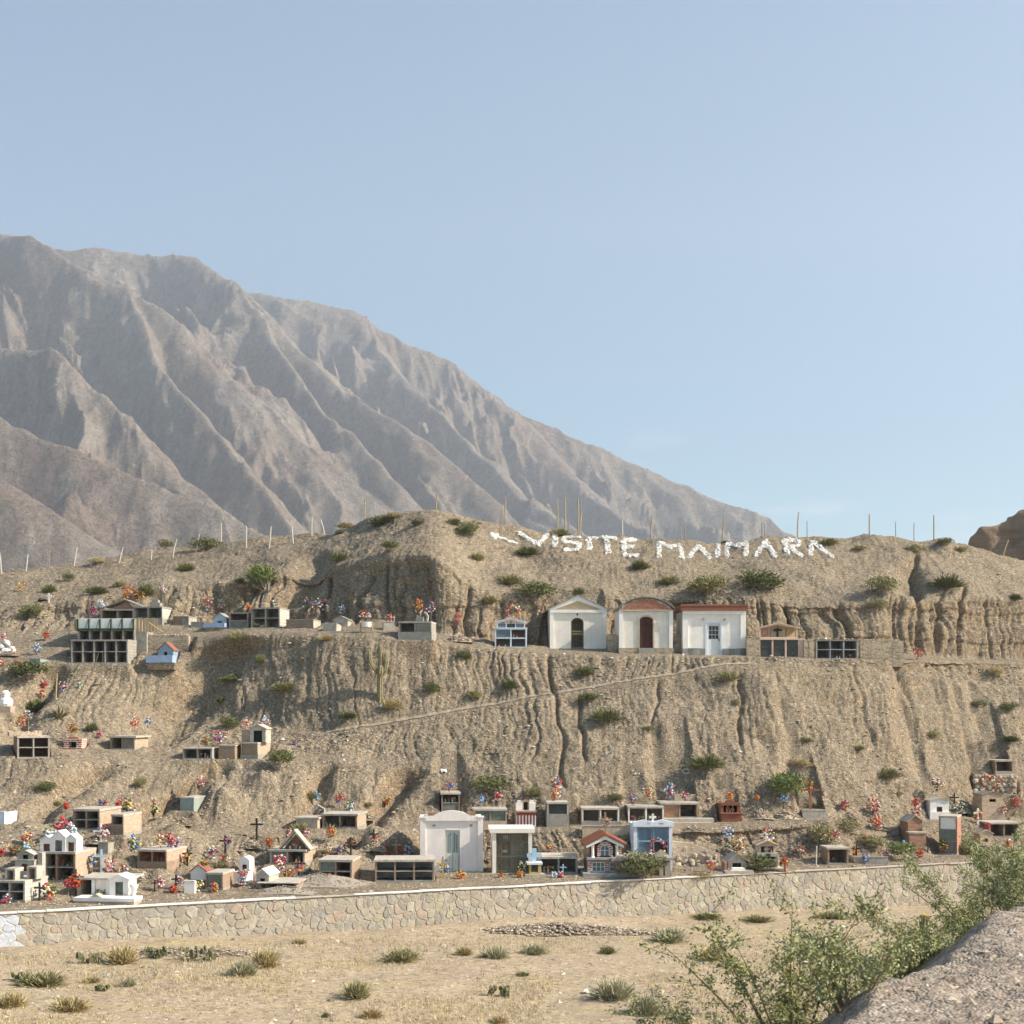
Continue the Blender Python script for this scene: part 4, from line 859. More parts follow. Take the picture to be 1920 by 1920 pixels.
def form(t):
    o = root(t); w, h, dep = t['w'], t['h'], t['dep']; hw = w / 2; c = 5; tk = .09; cw = (w - tk) / c; px = 1 / t['ppm']
    zr = [0, h - 62 * px, h - 40 * px, h - 21 * px]
    bx('base_slab', 'conc', o, -hw - .05, hw + .05, -.05, dep, -.4, 0)
    for s in (-1, 1):
        a, b2 = sorted((s * hw, s * (hw - tk))); bx('side_wall', 'conc', o, a, b2, 0, dep, 0, h - .05)
    bx('back_wall', 'conc', o, -hw + tk, hw - tk, 1.5, 1.6, 0, h - .06)
    for i in range(1, c): bx('divider', 'conc', o, -hw + i * cw, -hw + i * cw + tk, .004, 1.49, 0, zr[3])
    for z in zr[1:]:
        for i in range(c): bx('shelf', 'conc', o, -hw + tk + i * cw + .002, -hw + (i + 1) * cw - .002, -.003, 1.49, z - .05, z + .03)
    bx('roof_slab', 'conc', o, -hw - .04, hw + .04, -.02, dep, h - .05, h + .02)
    for i in range(c):
        x0, x1 = -hw + tk + i * cw, -hw + (i + 1) * cw
        for q in range(2): bx('formwork_board', 'board', o, x0 - .03 + q * (x1 - x0 + .06) / 2 + .006, x0 - .03 + (q + 1) * (x1 - x0 + .06) / 2 - .006, -.06, -.03, zr[3] + .03, h + .02)
        MB().tube([(x0 + (x1 - x0) * .62, -.08, zr[3] + .05), (x0 + (x1 - x0) * .95, -.1, h - .05)], .025, 4).build('formwork_brace', 'woodd', o)
    for i in range(c + 1): bx('formwork_post', 'green', o, -hw + i * cw - .01, -hw + i * cw + .08, -.14, -.062, zr[3] - .1, h - .02)
    bx('formwork_beam', 'green', o, -hw - .02, hw + .02, -.12, -.0602, zr[3] - .02, zr[3] + .1)
    for q in range(7): bx('formwork_board', 'wood', o, hw + .08 + q * .19, hw + .26 + q * .19, .15 + q * .1, .18 + q * .1, h - 24 * px, h + .06 + .03 * (q % 2))
    bx('side_block', 'conc', o, hw + .02, hw + .75, .35, dep, -.3, h - 24 * px)
    MB().tube([(hw + .95, .1, h - .25), (hw + 2.1, -.25, h - 1.0)], .045, 4).build('leaning_plank', 'wood', o)
    bx('end_board', 'wood', o, -hw - .3, -hw - .06, .1, .14, h - 22 * px, h)
def wallslab(t):
    o = root(t); hw = t['w'] / 2
    n = max(2, int(t['w'] / .7)); m = MB()
    for i in range(n): m.box(-hw + i * t['w'] / n, -hw + (i + 1) * t['w'] / n, 0 + random.uniform(0, .03), t['dep'], -.5, t['h'] - .1 + random.uniform(-.03, .03), .01)
    m.build('masonry', 'stone', o, kind='stuff')
    for i in range(int(t['w'] / .22)):
        x = -hw + .11 + i * .22; rr = random.uniform(.09, .13)
        MB().ball((x, t['dep'] / 2 + random.uniform(-.08, .08), t['h'] - .08), rr, .55, .25, 6, 4).build('coping_stone', 'rock', o)
def bucket(t):
    o = root(t); h = t['h']; hw = t['w'] / 2
    for x in (-hw, hw):
        for y in (0, .4): MB().tube([(x, y, -.2), (x * .96, y, h * .62), (x * .98, y, h * .78)], .035, 5).build('leg', 'wood', o)
    bx('crossbar', 'wood', o, -hw, hw, .16, .24, h * .34, h * .4)
    MB().tube([(0, .2, h * .36), (0, .2, h * .4), (0, .2, h * .7)], [hw * .74, hw * .8, hw * .92], 14).build('tub', 'white', o, smooth=False)
def glass(t):
    o = root(t); w, h, dep = t['w'], t['h'], t['dep']; hw = w / 2; hl = h * .64; tk = .09
    bx('base_slab', 'bluew', o, -hw - .02, hw + .02, -.03, dep, -.4, .06)
    for x in (-hw, -tk / 2, hw - tk): bx('post', 'bluew', o, x, x + tk, 0, dep if abs(x) > .2 else 1.2, .06, hl)
    for z in (hl * .5 - .03, hl - .06):
        for s in (-1, 1): bx('rail', 'bluew', o, *(sorted((s * (tk / 2 + .003), s * (hw - tk - .003)))), .004, 1.2, z, z + .07)
    bx('lid', 'bluew', o, -hw - .05, hw + .05, -.05, dep, hl + .012, hl + .07)
    bx('back_wall', 'concd', o, -hw + tk, hw - tk, 1.25, 1.35, .06, hl)
    bx('pane', 'glassb', o, -hw + tk, -tk / 2, .05, .06, hl * .5 + .05, hl - .07)
    goods(o, tk, hw - tk, .2, hl * .5 + .05); goods(o, -hw + .2, -.1, .25, .06)
    w2 = hw * .88; ze = hl + .07; he = h * .92
    MB().frame([(-w2, ze), (-w2, he - .12), (0, h - .03), (w2, he - .12), (w2, ze)], [(-w2 + .07, ze), (-w2 + .07, he - .2), (0, h - .12), (w2 - .07, he - .2), (w2 - .07, ze)], .05, .15).build('gable_frame', 'bluew', o)
    for i, (a, b2) in enumerate(((-w2 + .08, -w2 * .36), (-w2 * .3, w2 * .3), (w2 * .36, w2 - .08))):
        bx('pane', 'glassb' if i != 1 else 'glassd', o, a, b2, .1, .11, ze, he - .22)
    for x in (-w2 * .33, w2 * .33): bx('mullion', 'bluew', o, x - .03, x + .03, .06, .14, ze, he - .15)
    bx('case_back', 'bluew', o, -w2 + .05, w2 - .05, .9, .95, ze, he - .15)
    for s in (-1, 1):
        p = [(0, h - .02), (s * (w2 + .12), he - .13), (s * (w2 + .12), he - .08), (0, h + .03)]
        MB().prism(p[::s], -.02, 1.0).build('roof_panel', 'bluew', o)

def chapel_walls(o, w, h, dep, mat, dx0, dx1, dh, pil=.28, inset=.1, top=.3, arch=0):
    """front wall with a door opening, set back between corner pilasters, sides and back"""
    hw = w / 2; t = .2
    m = MB().box(-hw + pil, dx0, inset, inset + t, 0, h - top).box(dx1, hw - pil, inset, inset + t, 0, h - top)
    if arch:
        a = arc(dx0, dx1, dh - arch, arch, 10)
        m.prism([(dx0, h - top), ] + a[::-1] + [(dx1, h - top)], inset, inset + t)
    else: m.box(dx0, dx1, inset, inset + t, dh, h - top)
    m.build('front_wall', mat, o)
    return hw, t
def chapel_shell(o, hw, h, dep, wm, pil, top, pm):
    for s in (-1, 1):
        a, b2 = sorted((s * hw, s * (hw - pil)))
        bx('pilaster', pm, o, a, b2, 0, .3, 0, h - top)
        a, b2 = sorted((s * (hw - .02), s * (hw - .22))); bx('side_wall', wm, o, a, b2, .3, dep, 0, h)
    bx('back_wall', wm, o, -hw + .22, hw - .22, dep - .2, dep, 0, h)
def chapel_gable(t):
    o = root(t); p = 1 / t['ppm']; w, dep = t['w'], t['dep']; H = t['h']; he = H - 26 * p
    dx0, dx1, dh = -12 * p - .05, 12 * p - .05, 59 * p
    bx('plinth', 'conc', o, -w / 2 - .15, w / 2 + .05, -.35, dep, -.5, .02)
    hw, th = chapel_walls(o, w, he, dep, 'cream', dx0, dx1, dh, 7 * p, .1, .22, arch=.3)
    chapel_shell(o, hw, he, dep, 'cream', 7 * p, .22, 'white')
    # gable: raking frame with an ochre tympanum
    bx('lintel', 'white', o, -hw - .02, hw + .02, -.04, .3, he - .22, he)
    MB().frame([(-hw - .18, he - .02), (0, H), (hw + .18, he - .02)], [(-hw + .34, he + .01), (0, H - .36), (hw - .34, he + .01)], -.03, .28).build('raking_frame', 'white', o)
    MB().prism([(-hw + .3, he), (hw - .3, he), (0, H - .33)], .1, .2).build('tympanum', 'creamd', o)
    for s in (-1, 1):
        q = [(0, H + .01), (s * (hw + .26), he - .06), (s * (hw + .26), he + .0), (0, H + .07)]
        MB().prism(q[::s], -.12, dep + .1).build('roof_panel', 'conc', o)
    MB().prism([(-hw + .2, he), (hw - .2, he), (0, H - .05)], dep - .18, dep - .02).build('back_gable', 'cream', o)
    d = MB().frame([(dx0, .02)] + arc(dx0, dx1, dh - .3, .3, 10)[::-1] + [(dx1, .02)], [(dx0 + .06, .02)] + arc(dx0 + .06, dx1 - .06, dh - .32, .26, 10)[::-1] + [(dx1 - .06, .02)], .13, .2).build('door_frame', 'gold', o)
    g = MB()
    for i in range(7):
        x = dx0 + .07 + (dx1 - dx0 - .14) * (i + .5) / 7; g.box(x - .012, x + .012, .15, .175, .05, dh - .1, .001)
    g.build('door_grille', 'iron', d)
    for z in (.06, dh * .46, dh * .54): bx('door_rail', 'gold', d, dx0 + .06, dx1 - .06, .14, .18, z, z + .09)
    bx('door_back', 'brickt', d, dx0 + .02, dx1 - .02, .9, .95, .02, dh - .02)
    MB().ball((-.05, .07, he - .34), .07, 1, 0, 8, 5).build('lamp', 'iron', o)
def chapel_arch(t):
    o = root(t); p = 1 / t['ppm']; w, dep = t['w'], t['dep']; H = t['h']; he = H - 23 * p
    dx0, dx1, dh = -12.5 * p + .02, 12.5 * p + .02, 70 * p; z0 = 11 * p
    hw, th = chapel_walls(o, w, he, dep, 'concw', dx0 - .02, dx1 + .02, dh, 7 * p, .12, .06, arch=.16)
    chapel_shell(o, hw, he, dep, 'concw', 7 * p, .06, 'white')
    bx('foundation', 'conc', o, -hw - .05, hw + .05, -.1, dep, -.5, -.003)
    for s in (-1, 1):
        x0, x1 = (-hw - .04, dx0 - .1) if s < 0 else (dx1 + .1, hw + .04)
        bx('plinth', 'stone', o, x0, x1, -.07, .11, 0, z0)
    bx('door_step', 'conc', o, dx0 - .1, dx1 + .1, -.12, .3, 0, z0)
    bx('lintel', 'concl', o, -hw - .03, hw + .03, -.05, .3, he - .06, he + .03)
    rise = H - he - .12
    top = arc(-hw + .06, hw - .06, he + .1, rise, 14)
    core = MB().prism([(-hw + .06, he + .03), (hw - .06, he + .03)] + top, .06, .2).build('gable', 'concl', o)
    bh = .155
    for r_ in range(6):                          # the brick courses of the curved gable, brick by brick
        z = he + .04 + r_ * bh; off = (r_ % 2) * .16; x = -hw + off
        while x < hw:
            x0, x1 = max(x, -hw + .1), min(x + .3, hw - .1); xm = max(abs(x0), abs(x1))
            rr = ((hw - .06) ** 2 + rise ** 2) / (2 * rise); lim = he + .1 + rise - rr + math.sqrt(max(rr * rr - xm * xm, 0))
            z1 = min(z + bh - .02, lim - .03)
            if x1 - x0 > .08 and z1 - z > .04: bx('brick', 'brickplain', core, x0, x1 - .02, random.uniform(.02, .035), .07, z, z1)
            x += .32
    tr = arc(-hw - .12, hw + .12, he + .06, rise + .08, 16); tr2 = arc(-hw - .12, hw + .12, he + .12, rise + .1, 16)
    MB().frame(tr2[::-1], tr[::-1], -.06, dep + .1).build('roof', 'concd', o)
    bx('back_gable', 'concw', o, -hw * .5, hw * .5, dep - .2, dep - .02, he, he + rise * .8)
    MB().frame([(dx0 - .09, z0)] + arc(dx0 - .09, dx1 + .09, dh - .1, .19, 8)[::-1] + [(dx1 + .09, z0)], [(dx0, z0)] + arc(dx0, dx1, dh - .17, .16, 8)[::-1] + [(dx1, z0)], .06, .24).build('door_frame', 'adobe', o)
    d = MB().prism([(dx0, z0), (dx1, z0)] + arc(dx0, dx1, dh - .17, .16, 8), .2, .25).build('door', 'doorred', o)
    for q in range(4): bx('door_plank', 'doorred', d, dx0 + .02 + q * (dx1 - dx0 - .04) / 4, dx0 + (q + 1) * (dx1 - dx0 - .04) / 4, .185, .2, z0 + .04, z0 + (dh - z0) * .5)
    bx('door_grate', 'dark', d, -.1, .12, .18, .2, dh * .77, dh * .85)
def chapel_flat(t):
    o = root(t); p = 1 / t['ppm']; w, dep = t['w'], t['dep']; H = t['h']; he = H - 11 * p; hw = w / 2
    dx0, dx1, dh = -12.5 * p - .02, 12.5 * p - .02, 60 * p
    chapel_walls(o, w, he, dep, 'white', dx0 - .14, dx1 + .14, dh + .12, 10 * p, .12, 7 * p)
    chapel_shell(o, hw, he, dep, 'white', 10 * p, 7 * p, 'white')
    bx('foundation', 'conc', o, -hw - .05, hw + .05, -.15, dep, -.5, -.003)
    bx('lintel', 'white', o, -hw - .001, hw + .001, -.02, .3, he - 7 * p, he)
    bx('roof', 'red', o, -hw - .14, hw + .09, -.16, dep + .1, he + .003, H)
    bx('roof_soffit', 'terra', o, -hw - .17, hw + .12, -.19, -.162, H - .09, H + .02)
    for s in (-1, 1):
        x0, x1 = (-hw - .03, dx0 - .16) if s < 0 else (dx1 + .16, hw + .03)
        n = 4
        for q in range(n): bx('plinth_stone', 'concd' if q % 2 else 'conc', o, x0 + q * (x1 - x0) / n + .005, x0 + (q + 1) * (x1 - x0) / n - .005, -.05, .11, 0, 13 * p + random.uniform(-.03, .03))
    MB().frame([(dx0 - .14, 0), (dx0 - .14, dh + .12), (dx1 + .14, dh + .12), (dx1 + .14, 0)], [(dx0, 0), (dx0, dh), (dx1, dh), (dx1, 0)], .09, .26).build('door_frame', 'bluew', o)
    d = bx('door', 'doorw', o, dx0, dx1, .2, .26, .01, dh)
    for i in range(3):
        for j in range(3):
            cw_, ch_ = (dx1 - dx0) * .22, dh * .125; x = dx0 + (dx1 - dx0) * (.14 + .25 * i); z = dh * .52 + j * dh * .14
            bx('pane', 'glassd', d, x, x + cw_, .19, .205, z, z + ch_)
    bx('door_handle', 'iron', d, dx1 - .12, dx1 - .07, .15, .2, dh * .45, dh * .53)
    for x in (dx0 - .28, dx1 + .3): MB().tube([(x, .05, dh + .2), (x, .05, dh + .36)], [.06, .08], 8).build('wall_lamp', 'concl', o)
def chapel_curve(t):
    o = root(t); p = 1 / t['ppm']; w, dep = t['w'], t['dep']; H = t['h']; he = H - 10 * p; hw = w / 2
    dx0, dx1, dh = -13.5 * p + .05, 13.5 * p + .05, 78 * p
    chapel_walls(o, w, he, dep, 'pinkw', dx0, dx1, dh, 10 * p, .1, 9 * p)
    chapel_shell(o, hw, he - .1, dep, 'pinkw', 10 * p, 0, 'pinkw')
    bx('foundation', 'conc', o, -hw - .05, hw + .05, -.25, dep, -.5, .01)
    # parapet: flat shoulders, concave rise, round middle
    par = [(-hw + 10 * p, he - 9 * p), (hw - 10 * p, he - 9 * p), (hw - 10 * p, he)] + [(1.0, he + .02)] + arc(-.95, .95, he + .06, H - he - .06, 14) + [(-1.0, he + .02), (-hw + 10 * p, he)]
    MB().prism(par, -.03, .3).build('parapet', 'pinkw', o)
    for s in (-1, 1):
        bx('pilaster_cap', 'pinkw', o, *sorted((s * (hw + .05), s * (hw - 10 * p - .02))), -.06, .35, he - .1, he - .02)
        bx('finial', 'brick', o, *sorted((s * (hw - .42), s * (hw - .80))), .0, .3, he + .002, he + .22)
        bx('vent', 'conc', o, *sorted((s * .95 + .05, s * 1.1 + .05)), .08, .11, he - 20 * p, he - 16 * p)
    bx('roof', 'conc', o, -hw + .2, hw - .2, .3, dep - .2, he - .25, he - .12)
    d = bx('door_frame', 'doorg', o, dx0, dx1, .24, .32, .02, dh)
    for s in (-1, 1):
        x0, x1 = sorted((dx0 + .07 + (dx1 - dx0) / 2 - .07 + s * .015, (dx0 if s < 0 else dx1) - s * .07))
        lf = bx('door_leaf', 'doorg', d, x0, x1, .2, .239, .04, dh - .05)
        for q in range(2):
            a = x0 + .04 + q * (x1 - x0 - .05) / 2; b2 = a + (x1 - x0) / 2 - .06
            MB().prism([(a, dh * .46), (b2, dh * .46), (b2, dh * (.93 if (q == 0) == (s > 0) else .89)), (a, dh * (.93 if (q == 1) == (s < 0) else .89))], .185, .2).build('pane', 'glassdoor', lf)
            bx('door_panel', 'doorg', lf, a, b2, .185, .2, dh * .06, dh * .4)
def gate(t):
    o = root(t); p = 1 / t['ppm']; w, H, dep = t['w'], t['h'], t['dep']; hw = w / 2
    bx('foundation', 'conc', o, -hw - .1, hw + .1, -.5, dep, -.5, .0)
    for s in (-1, 1): bx('pier', 'cream', o, *sorted((s * (hw - .04), s * (hw - .24))), 0, dep, 0, H - .25)
    bx('lintel', 'cream', o, -hw - .1, hw + .12, -.12, dep, H - .25, H)
    bx('back_wall', 'brickl', o, -hw + .24, hw - .24, .62, .72, 0, H - .26)
    bx('memorial_panel', 'brick', o, -hw + .35, -.15, .5, .61, H * .36, H * .66); bx('memorial_plaque', 'white', o, -hw + .6, -.25, .47, .5, H * .44, H * .5); bx('memorial_plaque', 'white', o, -.5, -.2, .58, .615, H * .74, H * .82)
    bx('shelf', 'conc', o, -hw + .25, hw - .25, .3, .61, H * .3, H * .34)
    goods(o, -hw + .4, hw - .4, .25, .02)
    x0, x1, zt = -hw + .25, hw - .25, H - .3
    for a, b2 in ((x0, -.02), (.02, x1)):
        g = MB().frame([(a, .06), (a, zt), (b2, zt), (b2, .06)], [(a + .05, .06), (a + .05, zt - .05), (b2 - .05, zt - .05), (b2 - .05, .06)], .05, .09).build('gate_leaf', 'irong', o)
        for z in (.08, H * .36, H * .68): bx('gate_rail', 'irong', g, a + .05, b2 - .05, .055, .085, z, z + .06)
        n = 8
        for i in range(n):
            x = a + .05 + (b2 - a - .1) * (i + .5) / n; bx('gate_bar', 'irong', g, x - .012, x + .012, .062, .08, .08, zt - .04)
def lantern(t):
    o = root(t); p = 1 / t['ppm']; w, H = t['w'], t['h']; hw = w / 2
    bx('plinth', 'concl', o, -hw - .25, hw + .25, -.25, .9, -.3, .1)
    zb, zt = .1, 21 * p
    for x in (-hw, hw - .12):
        for y in (0, .52): bx('corner_post', 'yellow', o, x, x + .12, y, y + .12, zb, zt)
    bx('pane', 'glassd', o, -hw + .1, hw - .1, .05, .055, zb, zt); bx('pane', 'glassd', o, hw - .06, hw - .055, .12, .52, zb, zt); bx('back_wall', 'yellow', o, -hw + .1, hw - .1, .58, .63, zb, zt)
    bx('sill', 'yellow', o, -hw + .121, hw - .121, .002, .1, zb, zb + .1)
    bx('lid', 'bluew', o, -hw - .12, hw + .12, -.12, .76, zt, zt + .12)
    bx('cross_shaft', 'bluew', o, -.1, .1, .2, .4, zt + .12, H - .62)
    c = MB().box(-.12, .12, .22, .36, H - .62, H).build('cross_upright', 'ltblue', o)
    for s in (-1, 1): bx('cross_arm', 'ltblue', o, *sorted((s * .122, s * .4)), .23, .35, H - .48, H - .26)
def pediment(t):
    o = root(t); p = 1 / t['ppm']; w, H, dep = t['w'], t['h'], t['dep']; hw = w / 2; hl = 36 * p
    bx('base_slab', 'concl', o, -hw - .05, hw + .35, -.05, dep, -.45, .05)
    tk = .12; cw = (w - tk) / 3
    for i in range(4): bx('post', 'pink', o, -hw + i * cw, -hw + i * cw + tk, 0, dep if i in (0, 3) else .3, .05, hl - .1)
    bx('lid', 'pink', o, -hw - .04, hw + .35, -.05, dep, hl - .1, hl)
    bx('side_block', 'pink', o, hw + .02, hw + .28, .0, dep, .05, hl - .101)
    bx('back_wall', 'concd', o, -hw + .12, hw - .12, 1.2, 1.3, .05, hl - .1)
    for i in range(3):
        d = bx('glass_door', 'glassd', o, -hw + i * cw + tk + .01, -hw + (i + 1) * cw - .01, .06, .08, .1, hl - .13)
        bx('door_rail', 'iron', d, -hw + i * cw + tk + .01, -hw + (i + 1) * cw - .01, .045, .058, hl * .48, hl * .5)
        goods(o, -hw + i * cw + .2, -hw + (i + 1) * cw - .1, -.03 + .15, .05) if i else None
    w2 = 36 * p; cx = -.05; ze, zt = hl + .01, H - .35
    MB().frame([(cx - w2, ze), (cx - w2, zt), (cx, H - .05), (cx + w2, zt), (cx + w2, ze)], [(cx - w2 + .09, ze), (cx - w2 + .09, zt - .06), (cx, H - .16), (cx + w2 - .09, zt - .06), (cx + w2 - .09, ze)], .02, .18).build('gable_frame', 'pink', o)
    MB().prism([(cx - w2 + .05, ze), (cx + w2 - .05, ze), (cx + w2 - .05, zt - .05), (cx, H - .14), (cx - w2 + .05, zt - .05)], .5, .56).build('case_back', 'adobe', o)
    bx('case_floor', 'pink', o, cx - w2 + .09, cx + w2 - .09, .02, .5, ze, ze + .08)
    for x in (cx - w2 * .4, cx + w2 * .4): bx('mullion', 'iron', o, x - .015, x + .015, .1, .12, ze, zt - .0)
    for s in (-1, 1):
        q = [(cx, H - .06), (cx + s * (w2 + .14), zt - .06), (cx + s * (w2 + .14), zt + .0), (cx, H)]
        MB().prism(q[::s], -.05, .7).build('roof_panel', 'pink', o)
    c = bx('crucifix', 'dark', o, cx - .05, cx + .07, .3, .36, ze + .1, H - .35); bx('crucifix_arm', 'dark', o, cx - .28, cx + .3, .29, .35, ze + .52, ze + .66)
    for x, m in ((cx - w2 * .62, 'fl_pink'), (cx + w2 * .66, 'fl_yellow')):
        r_ = MB()
        for q in range(12): r_.ball((x + .17 * math.cos(q * .524), .4, ze + .42 + .2 * math.sin(q * .524)), .055, 1, .1, 5, 3)
        r_.build('wreath', m, o)
def brickhouse(t):
    o = root(t); p = 1 / t['ppm']; w, H, dep = t['w'], t['h'], t['dep']; hw = w / 2; zf = 29 * p; zt = 56 * p
    bx('plinth', 'concb', o, -hw - .3, hw + .4, -.5, dep, -.5, .16)
    # lower storey: brick piers, band and two windows
    for x0, x1 in ((-hw, -hw + .22), (.02, .24), (hw - .3, hw)): bx('pier', 'brickw', o, x0, x1, 0, .22, .16, zf - .1)
    bx('brick_band', 'brickred', o, -hw - .01, hw + .01, -.015, dep, zf - .1, zf)
    for a, b2, n in ((-hw + .22, .02, 3), (.24, hw - .3, 2)):
        f = MB().frame([(a + .01, .18), (a + .01, zf - .12), (b2 - .01, zf - .12), (b2 - .01, .18), (a + .01, .18)], [(a + .06, .23), (a + .06, zf - .17), (b2 - .06, zf - .17), (b2 - .06, .23), (a + .06, .23)], .06, .12).build('window', 'doorw', o)
        for i in range(1, n): bx('mullion', 'doorw', f, a + (b2 - a) * i / n - .015, a + (b2 - a) * i / n + .015, .07, .11, .2, zf - .15)
        bx('transom', 'doorw', f, a + .05, b2 - .05, .075, .105, .16 + (zf - .3) * .5, .19 + (zf - .3) * .5)
        bx('pane', 'glassg', f, a + .05, b2 - .05, .1, .103, .2, zf - .14)
    bx('back_wall', 'brickt', o, -hw, hw, dep - .15, dep, .16, H - .4); bx('side_wall', 'brickt', o, -hw, -hw + .15, .25, dep - .15, .16, zt); bx('side_wall', 'brickt', o, hw - .15, hw, .25, dep - .15, .16, zt)
    bx('balcony_floor', 'concb', o, -hw - .05, hw + .05, -.12, .6, zf + .002, zf + .12)
    # upper storey: recess with arched centre window between white columns
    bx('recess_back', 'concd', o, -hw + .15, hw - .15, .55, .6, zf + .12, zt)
    MB().frame([(-.42, zf + .12), (-.42, zt - .1), (-.22, zt + .18), (.22, zt + .18), (.42, zt - .1), (.42, zf + .12)], [(-.27, zf + .12), (-.27, zt - .18), (-.12, zt + .02), (.12, zt + .02), (.27, zt - .18), (.27, zf + .12)], .05, .25).build('window_surround', 'brickw', o)
    f = MB().frame([(-.27, zf + .2), (-.27, zt - .18), (-.12, zt + .02), (.12, zt + .02), (.27, zt - .18), (.27, zf + .2)], [(-.22, zf + .2), (-.22, zt - .2), (-.1, zt - .03), (.1, zt - .03), (.22, zt - .2), (.22, zf + .2)], .12, .17).build('window', 'doorw', o)
    bx('mullion', 'doorw', f, -.015, .015, .125, .16, zf + .2, zt); bx('transom', 'doorw', f, -.22, .22, .13, .155, zf + .48, zf + .51); bx('pane', 'glassb', f, -.25, .25, .15, .155, zf + .2, zt - .05)
    for s in (-1, 1):
        MB().tube([(s * (hw - .28), .1, zf + .12), (s * (hw - .28), .1, zf + .2), (s * (hw - .28), .1, zt - .12), (s * (hw - .28), .1, zt + .0)], [.13, .08, .08, .12], 9).build('column', 'white', o)
        bx('pier', 'brickw', o, *sorted((s * hw, s * (hw - .13))), .25, .4, zf + .12, zt)
        q = [(0, H - .02), (s * (hw + .2), zt - .02), (s * (hw + .2), zt + .14), (0, H + .14)]
        MB().prism([(0, H - .32), (s * (hw + .08), zt - .14), (s * (hw + .08), zt + .0), (0, H - .12)][::s], -.05, .12).build('bargeboard', 'white', o)
        rp = MB().prism([(0, H - .1), (s * (hw + .2), zt - .0), (s * (hw + .2), zt + .06), (0, H - .02)][::s], -.12, dep + .1).build('roof_panel', 'terra', o)
        n = 8
        for i in range(n):
            y = -.1 + (dep + .15) * i / n
            MB().tube([(s * .03, y + .12, H - .0), (s * (hw + .22), y + .12, zt + .07)], .07, 6).build('roof_tile', 'terra', rp)
    MB().prism([(-hw + .1, zt), (hw - .1, zt), (0, H - .15)], .5, .58).build('gable', 'brickred', o)
    for s in (-1, 1):
        c = MB()
        for _ in range(9): c.ball((s * .62 + random.uniform(-.14, .14), .3, zf + .55 + random.uniform(-.2, .2)), .06, 1, .1, 5, 3)
        c.build('flowers', 'fl_red' if s < 0 else 'fl_green', o)
def curtain(t):
    o = root(t); p = 1 / t['ppm']; w, H, dep = t['w'], t['h'], t['dep']; hw = w / 2; zl = H - 13 * p
    bx('foundation', 'conc', o, -hw - .05, hw + .05, -.1, dep, -.6, 0)
    for s in (-1, 1): bx('pier', 'bluew', o, *sorted((s * hw, s * (hw - .2))), 0, dep, 0, zl)
    top = [(-hw - .06, zl), (hw + .06, zl), (hw + .06, H - .14), (hw - .4, H - .05), (hw - .62, H), (.35, H - .05), (0, H - .13), (-.35, H - .05), (-hw + .62, H), (-hw + .4, H - .05), (-hw - .06, H - .14)]
    MB().prism(top, -.08, .3).build('parapet', 'bluew', o); bx('roof', 'bluew', o, -hw + .02, hw - .02, .31, dep, zl, zl + .12)
    for x0, txt in ((-.36, (.0, .07, .11)), (.32, (0, .06, .1, .14, .19, .24))):     # faded painted lettering on the parapet, unreadable strokes
        for q, dx in enumerate(txt): bx('painted_letter', 'concd', o, x0 + dx, x0 + dx + .028, -.083, -.08, zl + .14, zl + .20 + .03 * (q % 2 == 0))
    bx('back_wall', 'bluew', o, -hw + .2, hw - .2, dep - .1, dep, 0, zl)
    for s in (-1, 1):
        a, b2 = sorted((s * .03, s * (hw - .23)))
        f = MB().frame([(a, .02), (a, zl - .03), (b2, zl - .03), (b2, .02)], [(a + .04, .02), (a + .04, zl - .07), (b2 - .04, zl - .07), (b2 - .04, .02)], .06, .1).build('door_frame', 'bluefr', o)
        for z in (zl * .32, zl * .66): bx('door_rail', 'bluefr', f, a + .04, b2 - .04, .062, .09, z, z + .05)
        n = 26; V, Fc = [], []                    # pleated curtain behind the glass
        z0c = .03 if s < 0 else .03
        for i in range(n * 4 + 1):
            x = a + .04 + (b2 - a - .08) * i / (n * 4); y = .16 + .018 * math.sin(i * math.pi / 2 * 1.0) + .006 * math.sin(i * .7)
            V += [(x, y, z0c), (x, y + .004, zl - .05)]
        for i in range(n * 4): Fc.append([2 * i, 2 * i + 2, 2 * i + 3, 2 * i + 1])
        mesh_obj('curtain', V, Fc, MT['curtain'], o)
    bx('pane', 'dark', o, .06, hw - .27, .11, .14, zl * .42, zl * .64)
    bx('centre_bar', 'iron', o, -.022, .022, .05, .12, .02, zl - .03)
    for s in (-1, 1):
        for z in (zl * .2, zl * .75): bx('hinge', 'iron', o, *sorted((s * (hw - .19), s * (hw - .24))), .03, .06, z, z + .1)
    bx('cross_upright', 'white', o, -.06, .06, .05, .13, H - .1, H + .33)
    for s in (-1, 1): bx('cross_arm', 'white', o, *sorted((s * .062, s * .2)), .055, .125, H + .08, H + .2)
